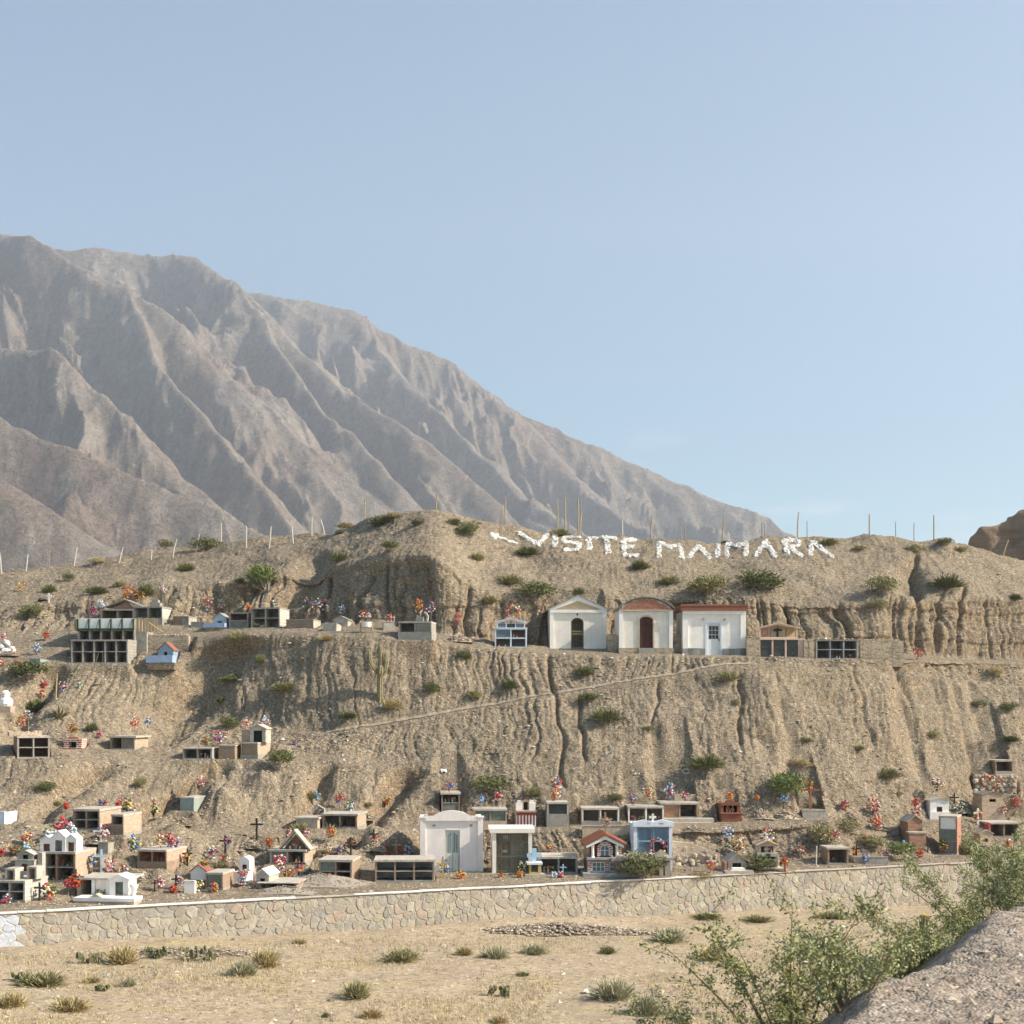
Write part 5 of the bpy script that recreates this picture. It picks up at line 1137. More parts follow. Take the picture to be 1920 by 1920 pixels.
def frontbrick(t):
    o = root(t); w, H, dep = t['w'], t['h'], t['dep']; hw = w / 2
    bx('base_slab', 'conc', o, -hw, hw, -.05, dep, -.5, .05)
    for x0, x1, m in ((-hw + .1, -hw + .38, 'brickred'), (-hw + .38, -hw + .62, 'conc'), (-hw + .62, -hw + .95, 'concl'), (hw - .62, hw - .4, 'conc'), (hw - .32, hw - .02, 'conc')): bx('pier', m, o, x0, x1, 0, dep, .05, H - .28)
    bx('front_panel', 'brick', o, -hw + .95, hw - .62, .12, .2, .05, H - .28); bx('back_wall', 'conc', o, -hw + .1, hw - .02, dep - .1, dep - .01, .05, H - .3)
    m = MB(); n = 12
    bx('roof_slab', 'conc', o, -hw - .12, hw + .1, -.12, dep, H - .28, H - .12)
    for i in range(n):
        x = -hw + .3 + (w - .45) * i / n; m = MB().box(x, x + w / n - .03, -.05, dep - .1, H - .12, H - .04 + random.uniform(-.02, .05), .025); m.build('roof_rubble', 'concl' if i % 3 else 'adobe', o)
    for cx, s_ in ((.05, .16), (1.05, .32)): MB().prism([(cx - s_ * 1.5, H - .05), (cx + s_ * 1.5, H - .05), (cx, H + s_)], .1, .3).build('broken_tile', 'concl', o)
def redshrine(t):
    o = root(t); w, H, dep = t['w'], t['h'], t['dep']; hw = w / 2; hb = H * .36
    MB().prism([(-hw, -.3), (hw, -.3), (hw, hb), (-hw, hb)], -.35, dep).build('base', 'red', o)
    bx('ledge', 'red', o, -hw - .05, hw + .05, -.42, .1, hb, hb + .06)
    ze = H * .74
    for x0, x1 in ((-hw + .02, -hw + .2), (-.2, -.12), (.12, .2), (hw - .2, hw - .02)): bx('column', 'red', o, x0, x1, .12, .3, hb + .06, ze)
    MB().prism([(-hw, ze), (hw, ze)] + [(hw * .86, ze + .12), (hw * .55, ze + .16)] + arc(-hw * .5, hw * .5, ze + .17, H - ze - .17, 8) + [(-hw * .55, ze + .16), (-hw * .86, ze + .12)], .08, .4).build('gable', 'red', o)
    bx('back_wall', 'red', o, -hw + .02, hw - .02, dep - .15, dep, hb, ze); bx('side_wall', 'red', o, -hw + .02, -hw + .1, .3, dep - .15, hb, ze); bx('side_wall', 'red', o, hw - .1, hw - .02, .3, dep - .15, hb, ze)
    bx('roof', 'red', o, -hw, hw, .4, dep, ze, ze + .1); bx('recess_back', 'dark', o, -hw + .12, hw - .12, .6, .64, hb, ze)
    goods(o, -.3, .3, .25, hb + .06)
def striped(t):
    o = root(t); w, H, dep = t['w'], t['h'], t['dep']; hw = w / 2; hb = H * .58
    bx('base', 'white', o, -hw, hw, 0, dep, -.3, hb - .1); bx('base_lid', 'brickl', o, -hw - .03, hw + .03, -.04, dep, hb - .1, hb)
    bx('band', 'stripe', o, -hw + .003, hw - .003, -.012, 0, hb - .28, hb - .101)
    for i in range(6): x = -hw + .06 + (w - .22) * i / 5; bx('stripe', 'stripe', o, x, x + .09, -.012, .0, .1, hb - .281)
    for s in (-1, 1):
        bx('tower', 'white', o, *sorted((s * hw, s * (hw - .38))), .4, .8, hb, H * .84)
        bx('tower', 'pinkw', o, *sorted((s * (hw - .1), s * (hw - .36))), .5, .75, H * .84, H * .93)
    house(o, 0, .45, hb, .42, H - hb, .22, .5, 'brickl', 'stripe', (.6, .7), pre='shrine_', over=.02, infill='dark')
def whitetomb(t):
    o = root(t); w, H, dep = t['w'], t['h'], t['dep']; hw = w / 2
    bx('base_slab', 'brickt', o, -hw - .1, hw, 0, dep, -.4, .1)
    for i in range(3): bx('pier', 'brickl' if i == 0 else 'white', o, -hw + i * (w - .15) / 2, -hw + i * (w - .15) / 2 + .15, 0, dep, .1, H - .1)
    bx('roof_slab', 'concl', o, -hw - .05, hw + .9, -.05, dep, H - .1, H); bx('back_wall', 'concd', o, -hw, hw, 1.3, 1.4, .1, H - .1)
    bx('niche_panel', 'cream', o, .0 + .1, hw - .16, .1, .14, .1, H - .1); goods(o, .15, hw - .2, .03, .1)
    house(o, hw + .55, -.15, .18, .95, H * .98, .22, 1.0, 'white', 'white', (.42, .66), arch=True, pre='shrine_', infill='glassg')
    bx('front_slab', 'white', o, -hw + .35, hw + 1.75, -1.25, -.2, .02, .18); bx('front_slab_body', 'brickl', o, -hw + .4, hw + 1.7, -1.2, -.21, -.4, .019)
    MB().prism([(hw - .55, .18), (hw + .15, .18), (hw - .2, .36)], -1.2, -.7).build('headstone', 'concl', o)
    m = MB().tube([(hw + 1.35, -.3, .18), (hw + 1.35, -.3, .26), (hw + 1.35, -.3, .4), (hw + 1.35, -.3, .62), (hw + 1.35, -.3, .7)], [.13, .07, .09, .2, .22], 10); m.build('urn', 'white', o, True)
    MB().frame([(hw + 1.05, .18), (hw + 1.05, .55), (hw + 1.2, .7), (hw + 1.35, .55)], [(hw + 1.12, .18), (hw + 1.12, .52), (hw + 1.2, .6), (hw + 1.28, .52)], .1, .25).build('side_arch', 'white', o)
def whitechapel(t):
    o = root(t); w, H, dep = t['w'], t['h'], t['dep']; hw = w / 2
    bx('base', 'concl', o, -hw - .05, hw + .05, -.1, dep + .05, -.4, .03)
    ze = H * .66
    MB().box(-hw, -hw * .45, 0, .1, .03, ze).box(hw * .45, hw, 0, .1, .03, ze).box(-hw * .45, hw * .45, 0, .1, H * .45, ze).build('front_wall', 'white', o)
    MB().prism([(-hw, ze), (hw, ze)] + arc(-hw, hw, ze + .01, H * .26, 10), 0, dep).build('roof', 'white', o)
    for s in (-1, 1): bx('side_wall', 'white', o, *sorted((s * hw, s * (hw - .08))), .1, dep, .03, ze)
    bx('back_wall', 'terra', o, -hw + .08, hw - .08, .35, .4, .03, ze)
    bx('cross_upright', 'white', o, -.025, .025, .1, .15, H * .9, H * 1.16); bx('cross_arm', 'white', o, -.09, .09, .105, .145, H * 1.04, H * 1.09)
def houses(t):
    o = root(t); w, H, dep = t['w'], t['h'], t['dep']; hw = w / 2
    bx('base', 'concl', o, -hw, hw, 0, dep, -.4, H * .32)
    house(o, -.02, .1, H * .32, w * .92, H * .36, .02, 1.2, 'concl', 'concl', (.3, .7), pre='lower_', over=.03, infill='terra')
    house(o, -.05, .25, H * .69, w * .72, H * .31, .4, .9, 'conc', 'concl', (.35, .6), pre='upper_', over=.06, infill='dark')
    bx('side_block', 'concl', o, hw + .0, hw + .25, .3, 1.4, -.4, H * .95)
def brickhearth(t):
    o = root(t); w, H, dep = t['w'], t['h'], t['dep']; hw = w / 2
    bx('base', 'brickw', o, -hw - .08, hw + .08, -.15, dep, -.3, .1)
    for s in (-1, 1): bx('pier', 'brickw', o, *sorted((s * hw, s * .22)), 0, dep - .1, .1, H * .62)
    bx('lintel', 'brickw', o, -hw - .03, hw + .03, -.03, dep - .1, H * .62, H * .86); bx('crown', 'brickred', o, -hw * .55, hw * .6, .1, .5, H * .86, H); bx('back_wall', 'dark', o, -.22, .22, .5, .55, .1, H * .62)
def slabfr(t):
    o = root(t); w, H = t['w'], t['h']; hw = w / 2
    bx('body', 'adobe', o, -hw + .08, hw - .08, .05, t['dep'], -.4, H - .1); bx('lid', 'concl', o, -hw, hw, 0, t['dep'] + .05, H - .1, H)
    MB().tube([(hw - .5, 1.6, H), (hw - .75, 1.6, H + .28), (hw - .45, 1.6, H + .62), (hw - .05, 1.6, H + .4), (hw - .05, 1.6, H)][1:], .07, 5).build('headstone_arch', 'concl', o)
def urn(t):
    o = root(t); H = t['h']; m = MB().box(-.55, .45, 0, .9, -.4, H * .3).build('base', 'brickl', o)
    MB().tube([(0, .4, H * .3), (.02, .4, H * .42), (.05, .4, H * .6), (.02, .4, H * .72)], [.36, .44, .40, .22], 10).build('body', 'white', o)
    MB().ball((0, .4, H * .86), .3, .8, .12, 8, 6).build('rounded_top', 'wstone', o)
def whitecairn(t):
    o = root(t); k = 0
    for i in range(46):
        a = random.uniform(0, 6.28); q = random.random() ** .5; x, y = q * .75 * math.cos(a), .4 + q * .5 * math.sin(a); z = (1 - q) * t['h'] * .85
        MB().ball((x, y, z), random.uniform(.14, .24), .75, .25, 6, 4).build('stone', 'wstone', o)
def leanto(t):
    o = root(t); w, H, dep = t['w'], t['h'], t['dep']; hw = w / 2
    bx('base', 'concl', o, -hw - .1, hw + .2, -.6, dep, -.4, .06)
    house(o, .08, .1, .06, w * .78, H * .9, .4, dep - .2, 'concl', 'conc', (.5, .42), over=.2, infill='dark')
    bx('side_pier', 'brick', o, -hw - .05, -hw + .1, -.2, .5, .06, H * .55)
    MB().prism([(-hw * .7, .06), (hw * .7, .06), (hw * .5, .22), (-hw * .5, .22)], -.55, -.1).build('front_slab', 'white', o)
def towershrine(t):
    o = root(t); w, H, dep = t['w'], t['h'], t['dep']; hw = w / 2
    bx('base', 'concl', o, -hw - .05, hw + .35, -.3, dep, -.4, .06)
    for s in (-1, 1): bx('pier', 'conc', o, *sorted((s * hw, s * (hw - .16))), 0, dep - .1, .06, H * .45)
    bx('lower_back', 'dark', o, -hw + .16, hw - .16, .5, .55, .06, H * .45)
    MB().prism([(-hw - .05, H * .45), (hw + .05, H * .45), (hw - .02, H * .58), (-hw + .02, H * .58)], -.2, dep - .1).build('skirt_roof', 'concl', o)
    bx('skirt_patch', 'green', o, -.1, .14, -.22, -.2, H * .46, H * .57)
    house(o, 0, .0, H * .58, w * .86, H * .42, .3, dep - .2, 'adobe', 'pink', (.7, .55), over=.14); bx('plaque', 'white', o, -.12, .1, .2, .24, H * .58, H * .78); goods(o, -.3, .35, .1, H * .58)
def rubblewall(t):
    """wall of rounded stones, each its own piece, bedded in mortar"""
    o = root(t); w, H = t['w'], t['h']; hw = w / 2; s = t['id'] == 'rw'
    V = [(-hw, .14, -.3), (hw, .14, -.3), (hw, .14, H * (.45 if s else .98)), (-hw * .3, .14, H * .92), (-hw, .14, H * .98)]
    MB().prism([(a, c) for a, b2, c in V], .14, .6).build('mortar', 'adobe', o)
    meshes = []
    for k in range(7):
        q = MB().ball((0, 0, 0), 1, .8, .16, 8, 5); me = bpy.data.meshes.new('stone'); me.from_pydata(q.v, [], q.f); me.materials.append(MT['rock']); meshes.append(me)
    z = .0; row = 0
    while z < H - .05:
        x = -hw + random.uniform(0, .15)
        while x < hw:
            r_ = random.uniform(.11, .27); lim = H if not s else H * (1 - .5 * max(0, (x + hw * .3) / (hw * 1.3)))
            if z + r_ * .6 < lim:
                ob = bpy.data.objects.new('stone', random.choice(meshes)); COL.objects.link(ob); ob.parent = o
                ob.location = (x, .12 + (.18 * z if s else .04 * z), z + random.uniform(-.08, .08)); ob.scale = (r_ * random.uniform(.9, 1.25), r_ * .7, r_ * random.uniform(.7, 1)); ob.rotation_euler = (0, random.uniform(-.5, .5), random.uniform(0, 6))
            x += r_ * random.uniform(1.45, 1.8)
        z += .23; row += 1
BUILD = dict(niche=niche, box=box, house=bhouse, housebase=housebase, form=form, wallslab=wallslab, bucket=bucket, glass=glass, chapel_gable=chapel_gable, chapel_arch=chapel_arch, chapel_flat=chapel_flat, chapel_curve=chapel_curve,
             gate=gate, lantern=lantern, pediment=pediment, brickhouse=brickhouse, curtain=curtain, frontbrick=frontbrick, redshrine=redshrine, striped=striped, whitetomb=whitetomb, whitechapel=whitechapel, houses=houses,
             brickhearth=brickhearth, slabfr=slabfr, urn=urn, whitecairn=whitecairn, leanto=leanto, towershrine=towershrine, rubblewall=rubblewall)
MT['concw'] = wear('weathered_white_plaster', (.76, .71, .63), .12, 1.2, .35, 20, dirt=(.38, .31, .24), dirt_amt=.35)
MT['brickplain'] = wear('red_brick', (.40, .17, .10), .3, 5, .4, 40)
MT['bluefr'] = wear('pale_blue_frame', (.42, .55, .64), .1, 4)
MT['glassdoor'] = wear('grey_green_glass', (.22, .28, .27), .15, 3, .05, rough=.2)
def curtain_mat():
    b = NB('blue_curtain'); k = b.noise(14, 3, .6, vec=b.mapping((1, 1, .05)))
    return b.done(b.ramp(k, [(.3, (.24, .38, .48)), (.7, (.46, .58, .66))]), .9)
MT['curtain'] = curtain_mat()
for k_, c_ in dict(fl_red=(.50, .055, .035), fl_orange=(.60, .20, .05), fl_yellow=(.62, .45, .10), fl_white=(.72, .68, .62), fl_pink=(.58, .26, .27), fl_magenta=(.38, .06, .12), fl_blue=(.09, .16, .36), fl_purple=(.15, .07, .22), fl_green=(.06, .13, .035), fl_ltblue=(.40, .58, .75)).items():
    MT[k_] = wear(k_.replace('fl_', 'paper_'), c_, .25, 12, .1, 60, rough=.75)
for t in TB.values(): BUILD[t['kind']](t)
# ------------------------------------------------------------------ the long retaining wall
WALL_DIR = np.array([1, .43]); WALL_DIR = WALL_DIR / np.hypot(*WALL_DIR); WANG = math.atan2(.43, 1)
wall = bpy.data.objects.new('retaining_wall', None); COL.objects.link(wall)
wall.location = (0, 77, 0); wall.rotation_euler = (0, 0, WANG)
tag(wall, 'long stone retaining wall with white painted top edge along the gravel', 'wall')
U0, U1 = -36.0, 46.0                                # along the wall, local x
def wbase(u): x = u * WALL_DIR[0]; return .05 - .016 * np.clip(x, -30, 30)
BAT = .10                                            # the face leans back
MB().add([(u, -.02 + BAT * z, z) for u in np.linspace(U0, U1, 42) for z in (-.7, ZTOP - .05)] , [[2 * i, 2 * i + 2, 2 * i + 3, 2 * i + 1] for i in range(41)]).build('mortar_face', wear('wall_mortar', (0.462, 0.394, 0.304), .2, 3, .6, 25, dirt=(0.252, 0.199, 0.138)), wall)
ru = np.random.default_rng(5)
pts = []
u = U0
rows_n = 6
for r_ in range(-1, rows_n + 2):
    u = U0 - ru.uniform(0, .4)
    while u < U1:
        pts.append((u, (r_ + .5) / rows_n * 2.3 + ru.uniform(-.17, .17))); u += ru.choice([.24, .36, .52, .78], p=[.25, .3, .27, .18]) * ru.uniform(.8, 1.2)
pts = np.array(pts)
def clip_poly(poly, nx, nz, c):
    out = []
    for i in range(len(poly)):
        a, b2 = poly[i], poly[(i + 1) % len(poly)]
        da, db = a[0] * nx + a[1] * nz - c, b2[0] * nx + b2[1] * nz - c
        if da <= 0: out.append(a)
        if da * db < 0: tt = da / (da - db); out.append((a[0] + tt * (b2[0] - a[0]), a[1] + tt * (b2[1] - a[1])))
    return out
stones = []
for i, (pu, pz) in enumerate(pts):
    zb, zt_ = float(wbase(pu)) - .25, ZTOP - .06
    poly = [(pu - .7, max(zb, pz - .6)), (pu + .7, max(zb, pz - .6)), (pu + .7, min(zt_, pz + .6)), (pu - .7, min(zt_, pz + .6))]
    if poly[2][1] <= poly[0][1] + .04: continue
    near = np.nonzero((np.abs(pts[:, 0] - pu) < 1.5) & (np.abs(pts[:, 1] - pz) < 1.2))[0]
    for k in near:
        if k == i: continue
        q = pts[k]; nx, nz = q[0] - pu, q[1] - pz; c = (q[0] ** 2 + q[1] ** 2 - pu ** 2 - pz ** 2) / 2
        poly = clip_poly(poly, nx, nz, c)
        if len(poly) < 3: break
    if len(poly) < 3: continue
    P = np.array(poly); ctr = P.mean(0); x_, z_ = P[:, 0], P[:, 1]
    area = .5 * abs(np.dot(x_, np.roll(z_, -1)) - np.dot(z_, np.roll(x_, -1)))
    if area < .02: continue
    dpt = ru.uniform(.008, .045); rings = []
    sh = [.985, .965, .84]; dp = [0, -.6 * dpt, -dpt]
    gap = .016
    V = []
    jit = ru.uniform(.94, 1.03, len(P))
    # chamfer the corners for a rounder outline
    Q = []
    for k in range(len(P)):
        a, b2, c2 = P[k - 1], P[k], P[(k + 1) % len(P)]; Q += [b2 + (a - b2) * .24, b2 + (c2 - b2) * .24]
    Q = np.array(Q); jq = ru.uniform(.95, 1.02, len(Q)); n = len(Q)
    for s_, y_ in zip(sh, dp):
        for k in range(n):
            v2 = ctr + (Q[k] - ctr) * s_ * jq[k]
            V.append((v2[0], -.02 + BAT * v2[1] + y_ + (ru.uniform(-.012, .012) if y_ else 0.03), v2[1]))
    V.append((ctr[0], -.02 + BAT * ctr[1] - dpt * 1.12, ctr[1]))
    Fc = [[a * n + k, a * n + (k + 1) % n, (a + 1) * n + (k + 1) % n, (a + 1) * n + k] for a in (0, 1) for k in range(n)] + [[2 * n + k, 2 * n + (k + 1) % n, 3 * n] for k in range(n)]
    wpos = np.array([0, 77]) + WALL_DIR * pu; ppx = 960 + F * wpos[0] / wpos[1]
    vis = area * (F / wpos[1]) ** 2 if -5 < ppx < 1700 and pz > float(wbase(pu)) + .05 else -1
    stones.append((vis, V, Fc, ppx, pz))
stones.sort(key=lambda s: -s[0])
M_WSTONE = stone_tones('wall_stones', [(0, (0.309, 0.285, 0.244)), (.2, (0.383, 0.335, 0.261)), (.4, (0.350, 0.327, 0.286)), (.6, (0.432, 0.386, 0.304)), (.72, (0.400, 0.318, 0.253)), (.85, (0.472, 0.436, 0.362)), (.93, (0.400, 0.369, 0.261)), (1, (0.318, 0.302, 0.278))])
MT['wallwhite'] = wear('white_paint_on_stone', (.50, .525, .56), .12, 4, .5, 25, dirt=(.5, .45, .4), dirt_amt=.4)
MB().add([(u, -.035 + BAT * z, z) for u in (U0, -24.72) for z in (-.5, ZTOP - .12)], [[0, 2, 3, 1]]).build('paint_patch', 'wallwhite', wall)
rest = MB()
MT['copingwhite'] = wear('dusty_white_coping', (.76, .73, .68), .15, 3, .4, 20, dirt=(.45, .37, .28), dirt_amt=.7)
for k, (vis, V, Fc, ppx, pz) in enumerate(stones):
    white = ppx < 44 and pz < 2.0
    if k < 300 and vis > 0:
        mesh_obj('stone', V, Fc, MT['wallwhite'] if white else M_WSTONE, wall)
    else: rest.add(V, Fc)
rest.build('small_stones', M_WSTONE, wall, kind='stuff')
# coping: white painted strips along the top edge
u = U0
while u < U1:
    L = 1.5 + random.uniform(-.5, .6); wpos = np.array([0, 77]) + WALL_DIR * u; ppx = 960 + F * wpos[0] / wpos[1]
    bare = 555 < ppx < 640 or ppx > 1290
    MB().box(u, u + L - .015, -.02 + BAT * ZTOP - .10, .5, ZTOP - .055, ZTOP + random.uniform(-.02, .015) - (.02 if bare else 0), .014).build('coping', 'concl' if bare else 'copingwhite', wall)
    u += L
# ------------------------------------------------------------------ labels for the many small things
LM = [(t['px'], t['py'], t['short'], (t['px1'] - t['px0']) / 2, (t['pyb'] - t['pyt']) / 2) for t in TB.values()]
PENDING = []
def where(px, py, ok=('over', 'under', 'left of', 'right of', 'front')):
    best = min(LM, key=lambda l: max(0, abs(px - l[0]) - l[3]) ** 2 + 1.6 * max(0, abs(py - l[1]) - l[4]) ** 2 + .02 * ((px - l[0]) ** 2 + (py - l[1]) ** 2))
    dx, dy = px - best[0], py - best[1]
    if abs(dx) <= best[3] + 4: rel = 'above' if dy < -best[4] * .4 else ('below' if dy > best[4] * 1.1 else 'in front of')
    else: rel = 'left of' if dx < 0 else 'right of'
    return f'{rel} {best[2]}'
def later(o, text, px, py, cat, group):
    PENDING.append([o, f'{text} {where(px, py)}', px, py, cat, group])
ORD = ['first', 'second', 'third', 'fourth', 'fifth', 'sixth', 'seventh', 'eighth', 'ninth', 'tenth']
def settle():
    by = {}
    for p in PENDING: by.setdefault(p[1], []).append(p)
    for text, ps in by.items():
        ps.sort(key=lambda p: p[2])
        for i, p in enumerate(ps):
            lab = text if len(ps) == 1 else (f'{text}, {"left" if i == 0 else "right"} one' if len(ps) == 2 else f'{text}, {ORD[min(i, 9)]} from left')
            if len(lab.split()) > 16: lab = lab.replace(' paper flower', '', 1)
            tag(p[0], lab, p[4], p[5])
def empty(name, loc, rz=0):
    o = bpy.data.objects.new(name, None); COL.objects.link(o); o.location = loc; o.rotation_euler = (0, 0, rz); o.empty_display_size = .2; return o

# ------------------------------------------------------------------ words in whitewashed stones on the hilltop
LET = []
def strokes(name, text, segs, ox, sc_, wd_=9.5):
    segs = [((a / sc_ + ox, b2 / sc_ + 970), (c / sc_ + ox, d / sc_ + 970)) for a, b2, c, d in segs]
    m = MB(); pos = []
    for (x0, y0), (x1, y1) in segs:
        L = math.hypot(x1 - x0, y1 - y0); nx, ny = -(y1 - y0) / L, (x1 - x0) / L
        for i in range(int(L / 2.1) + 1):
            for k in (-1.5, -.5, .5, 1.5):
                tt = i * 2.1 / L; q = k * wd_ * .22
                px, py = x0 + (x1 - x0) * tt + nx * q + random.uniform(-.8, .8), y0 + (y1 - y0) * tt + ny * q * .62 + random.uniform(-.6, .6)
                g = ground_at(px, py); pos.append(g)
    c = np.mean(pos, 0)
    for g in pos: m.ball(tuple(g - c + np.array([0, .0, .0])), random.uniform(.065, .14), .75, .3, 6, 4)
    o = empty(name, c); m.build('painted_stones', 'wstone', o, kind='stuff'); tag(o, text, 'stone letter' if 'arrow' not in name else 'stone arrow', 'words laid in white stones on the hilltop')
A_, SA, B_, SB = 900, 5.647, 1220, 5.333
strokes('stone_arrow', 'white stone arrow pointing left of the word on the hilltop', [(120, 190, 390, 282), (115, 185, 200, 195), (120, 188, 185, 232), (140, 195, 195, 215)], A_, SA, 5)
for nm, tx, sg, o_, s_ in [
 ('V', 'white stone letter V, first of the first hilltop word', [(405, 165, 615, 292), (615, 292, 728, 180)], A_, SA), ('I', 'white stone letter I between the V and the S', [(800, 188, 793, 328)], A_, SA),
 ('S', 'white stone letter S in the first hilltop word', [(1068, 205, 905, 205), (900, 210, 890, 260), (890, 265, 1050, 275), (1050, 278, 1037, 345), (1035, 350, 882, 350)], A_, SA),
 ('I', 'white stone letter I between the S and the T', [(1160, 208, 1155, 352)], A_, SA), ('T', 'white stone letter T in the first hilltop word', [(1205, 215, 1450, 226), (1342, 215, 1360, 392)], A_, SA),
 ('E', 'white stone letter E ending the first hilltop word', [(1522, 248, 1530, 405), (1522, 246, 1660, 245), (1527, 320, 1645, 315), (1532, 405, 1680, 410)], A_, SA),
 ('M', 'white stone letter M starting the second hilltop word', [(80, 262, 90, 408), (80, 260, 122, 266), (122, 270, 190, 303), (190, 303, 292, 275), (297, 278, 318, 412)], B_, SB),
 ('A', 'white stone letter A without a bar, second in the second word', [(382, 412, 480, 287), (480, 287, 598, 412)], B_, SB), ('I', 'white stone letter I in the second hilltop word', [(685, 272, 665, 412)], B_, SB),
 ('M', 'white stone letter M in the middle of the second word', [(775, 268, 765, 402), (775, 264, 870, 295), (870, 295, 958, 252), (960, 252, 955, 398)], B_, SB),
 ('A', 'white stone letter A with a bar, before the R', [(1055, 398, 1150, 238), (1150, 238, 1250, 402), (1112, 300, 1200, 300)], B_, SB),
 ('R', 'white stone letter R in the second hilltop word', [(1337, 240, 1375, 388), (1337, 236, 1470, 236), (1472, 238, 1490, 280), (1488, 282, 1392, 305), (1395, 306, 1520, 398)], B_, SB),
 ('A', 'white stone letter A at the end, trailing downhill', [(1625, 252, 1592, 392), (1627, 252, 1828, 412)], B_, SB)]:
    strokes('stone_letter', tx, sg, o_, s_)

# ------------------------------------------------------------------ paper flowers
PAL = dict(r='fl_red', o='fl_orange', y='fl_yellow', w='fl_white', p='fl_pink', m='fl_magenta', b='fl_blue', u='fl_purple', g='fl_green', l='fl_ltblue')
CN = dict(r='red', o='orange', y='yellow', w='white', p='pink', m='dark pink', b='blue', u='purple', g='green', l='light blue')
def flowers(px, py, r, pal, base, kind='bunch', back=None):
    """px, py: centre in the photo; r: radius in photo pixels; base: row of the ground it is rooted in, or the tomb it stands on"""
    if isinstance(base, str):
        t = TB[base]; d = t['d'] + (t['dep'] * .35 if back is None else back); zb = t['loc'][2] + t['h'] - .02
        if back is not None and back > t['dep']: zb -= .5
        if kind == 'front': d = t['d'] - .32
    else:
        g = ground_at(px, base) if base < 1705 else floor_pt(px, base); d = g[1]; zb = g[2]
    x = (px - 960) / F * d; zc = zof(py, d); rr = r / F * d * 1.18
    if kind == 'front': zb = zc - rr
    hgt = max(zc - zb, rr * .5)
    o = empty('flower_wreath' if kind in ('wreath', 'heart', 'front') else 'flower_bunch', (x, d, zb), random.uniform(-.3, .3))
    cols = list(dict.fromkeys(pal)); groups = {c: MB() for c in cols}
    n = int(20 + r * 2.8); fs = (.042, .070)
    leaf = MB()
    for i in range(n):
        c = random.choice(pal); a = random.uniform(0, 2 * math.pi)
        if kind in ('wreath', 'front'):
            q = random.uniform(.62, 1.0); p = (q * rr * math.cos(a), random.uniform(-.08, .05), hgt + q * rr * math.sin(a))
        elif kind == 'heart':
            tt = 2 * math.pi * i / n; hx = 16 * math.sin(tt) ** 3 / 17; hz_ = (13 * math.cos(tt) - 5 * math.cos(2 * tt) - 2 * math.cos(3 * tt) - math.cos(4 * tt)) / 16
            k = 1.0 if i % 3 else .55; c = 'r' if k == 1 else random.choice('wyw'); p = (hx * rr * k, random.uniform(-.04, .04), hgt + hz_ * rr * k)
        else:
            q = random.random() ** .45; b2 = random.uniform(-1, 1); s_ = math.sqrt(1 - b2 * b2)
            p = (q * rr * s_ * math.cos(a) * .9, q * rr * .7 * s_ * math.sin(a), hgt + q * rr * b2 * 1.05)
        if p[2] < .02: p = (p[0], p[1], .03 + random.random() * .05)
        groups[c if c in groups else cols[0]].ball(p, random.uniform(*fs) * (1.25 if r > 11 else 1), .8, .22, 6, 3)
        if i % 2 == 0:
            e = random.uniform(.05, .11); v = Vector(p) + Vector((random.uniform(-.06, .06), .02, random.uniform(-.06, .04)))
            leaf.add([v, v + Vector((e, 0, .02)), v + Vector((e * .5, .02, e))], [[0, 1, 2]])
    for c, m in groups.items():
        if m.v: m.build('blossoms', PAL[c], o, label=f'{CN[c]} paper blossoms')
    leaf.build('leaves', 'fl_green', o)
    if hgt > rr * 1.05: MB().tube([(0, .03, -.12), (.01, .03, hgt * .6), (0, .02, hgt)], .017, 4).build('stem', 'woodd', o)
    cn = ' and '.join(CN[c] for c in cols[:2])
    later(o, f'{cn} paper flower {"heart" if kind == "heart" else "wreath" if kind in ("wreath", "front") else "bunch"}', px, py, 'flowers', 'paper flowers on the graves')
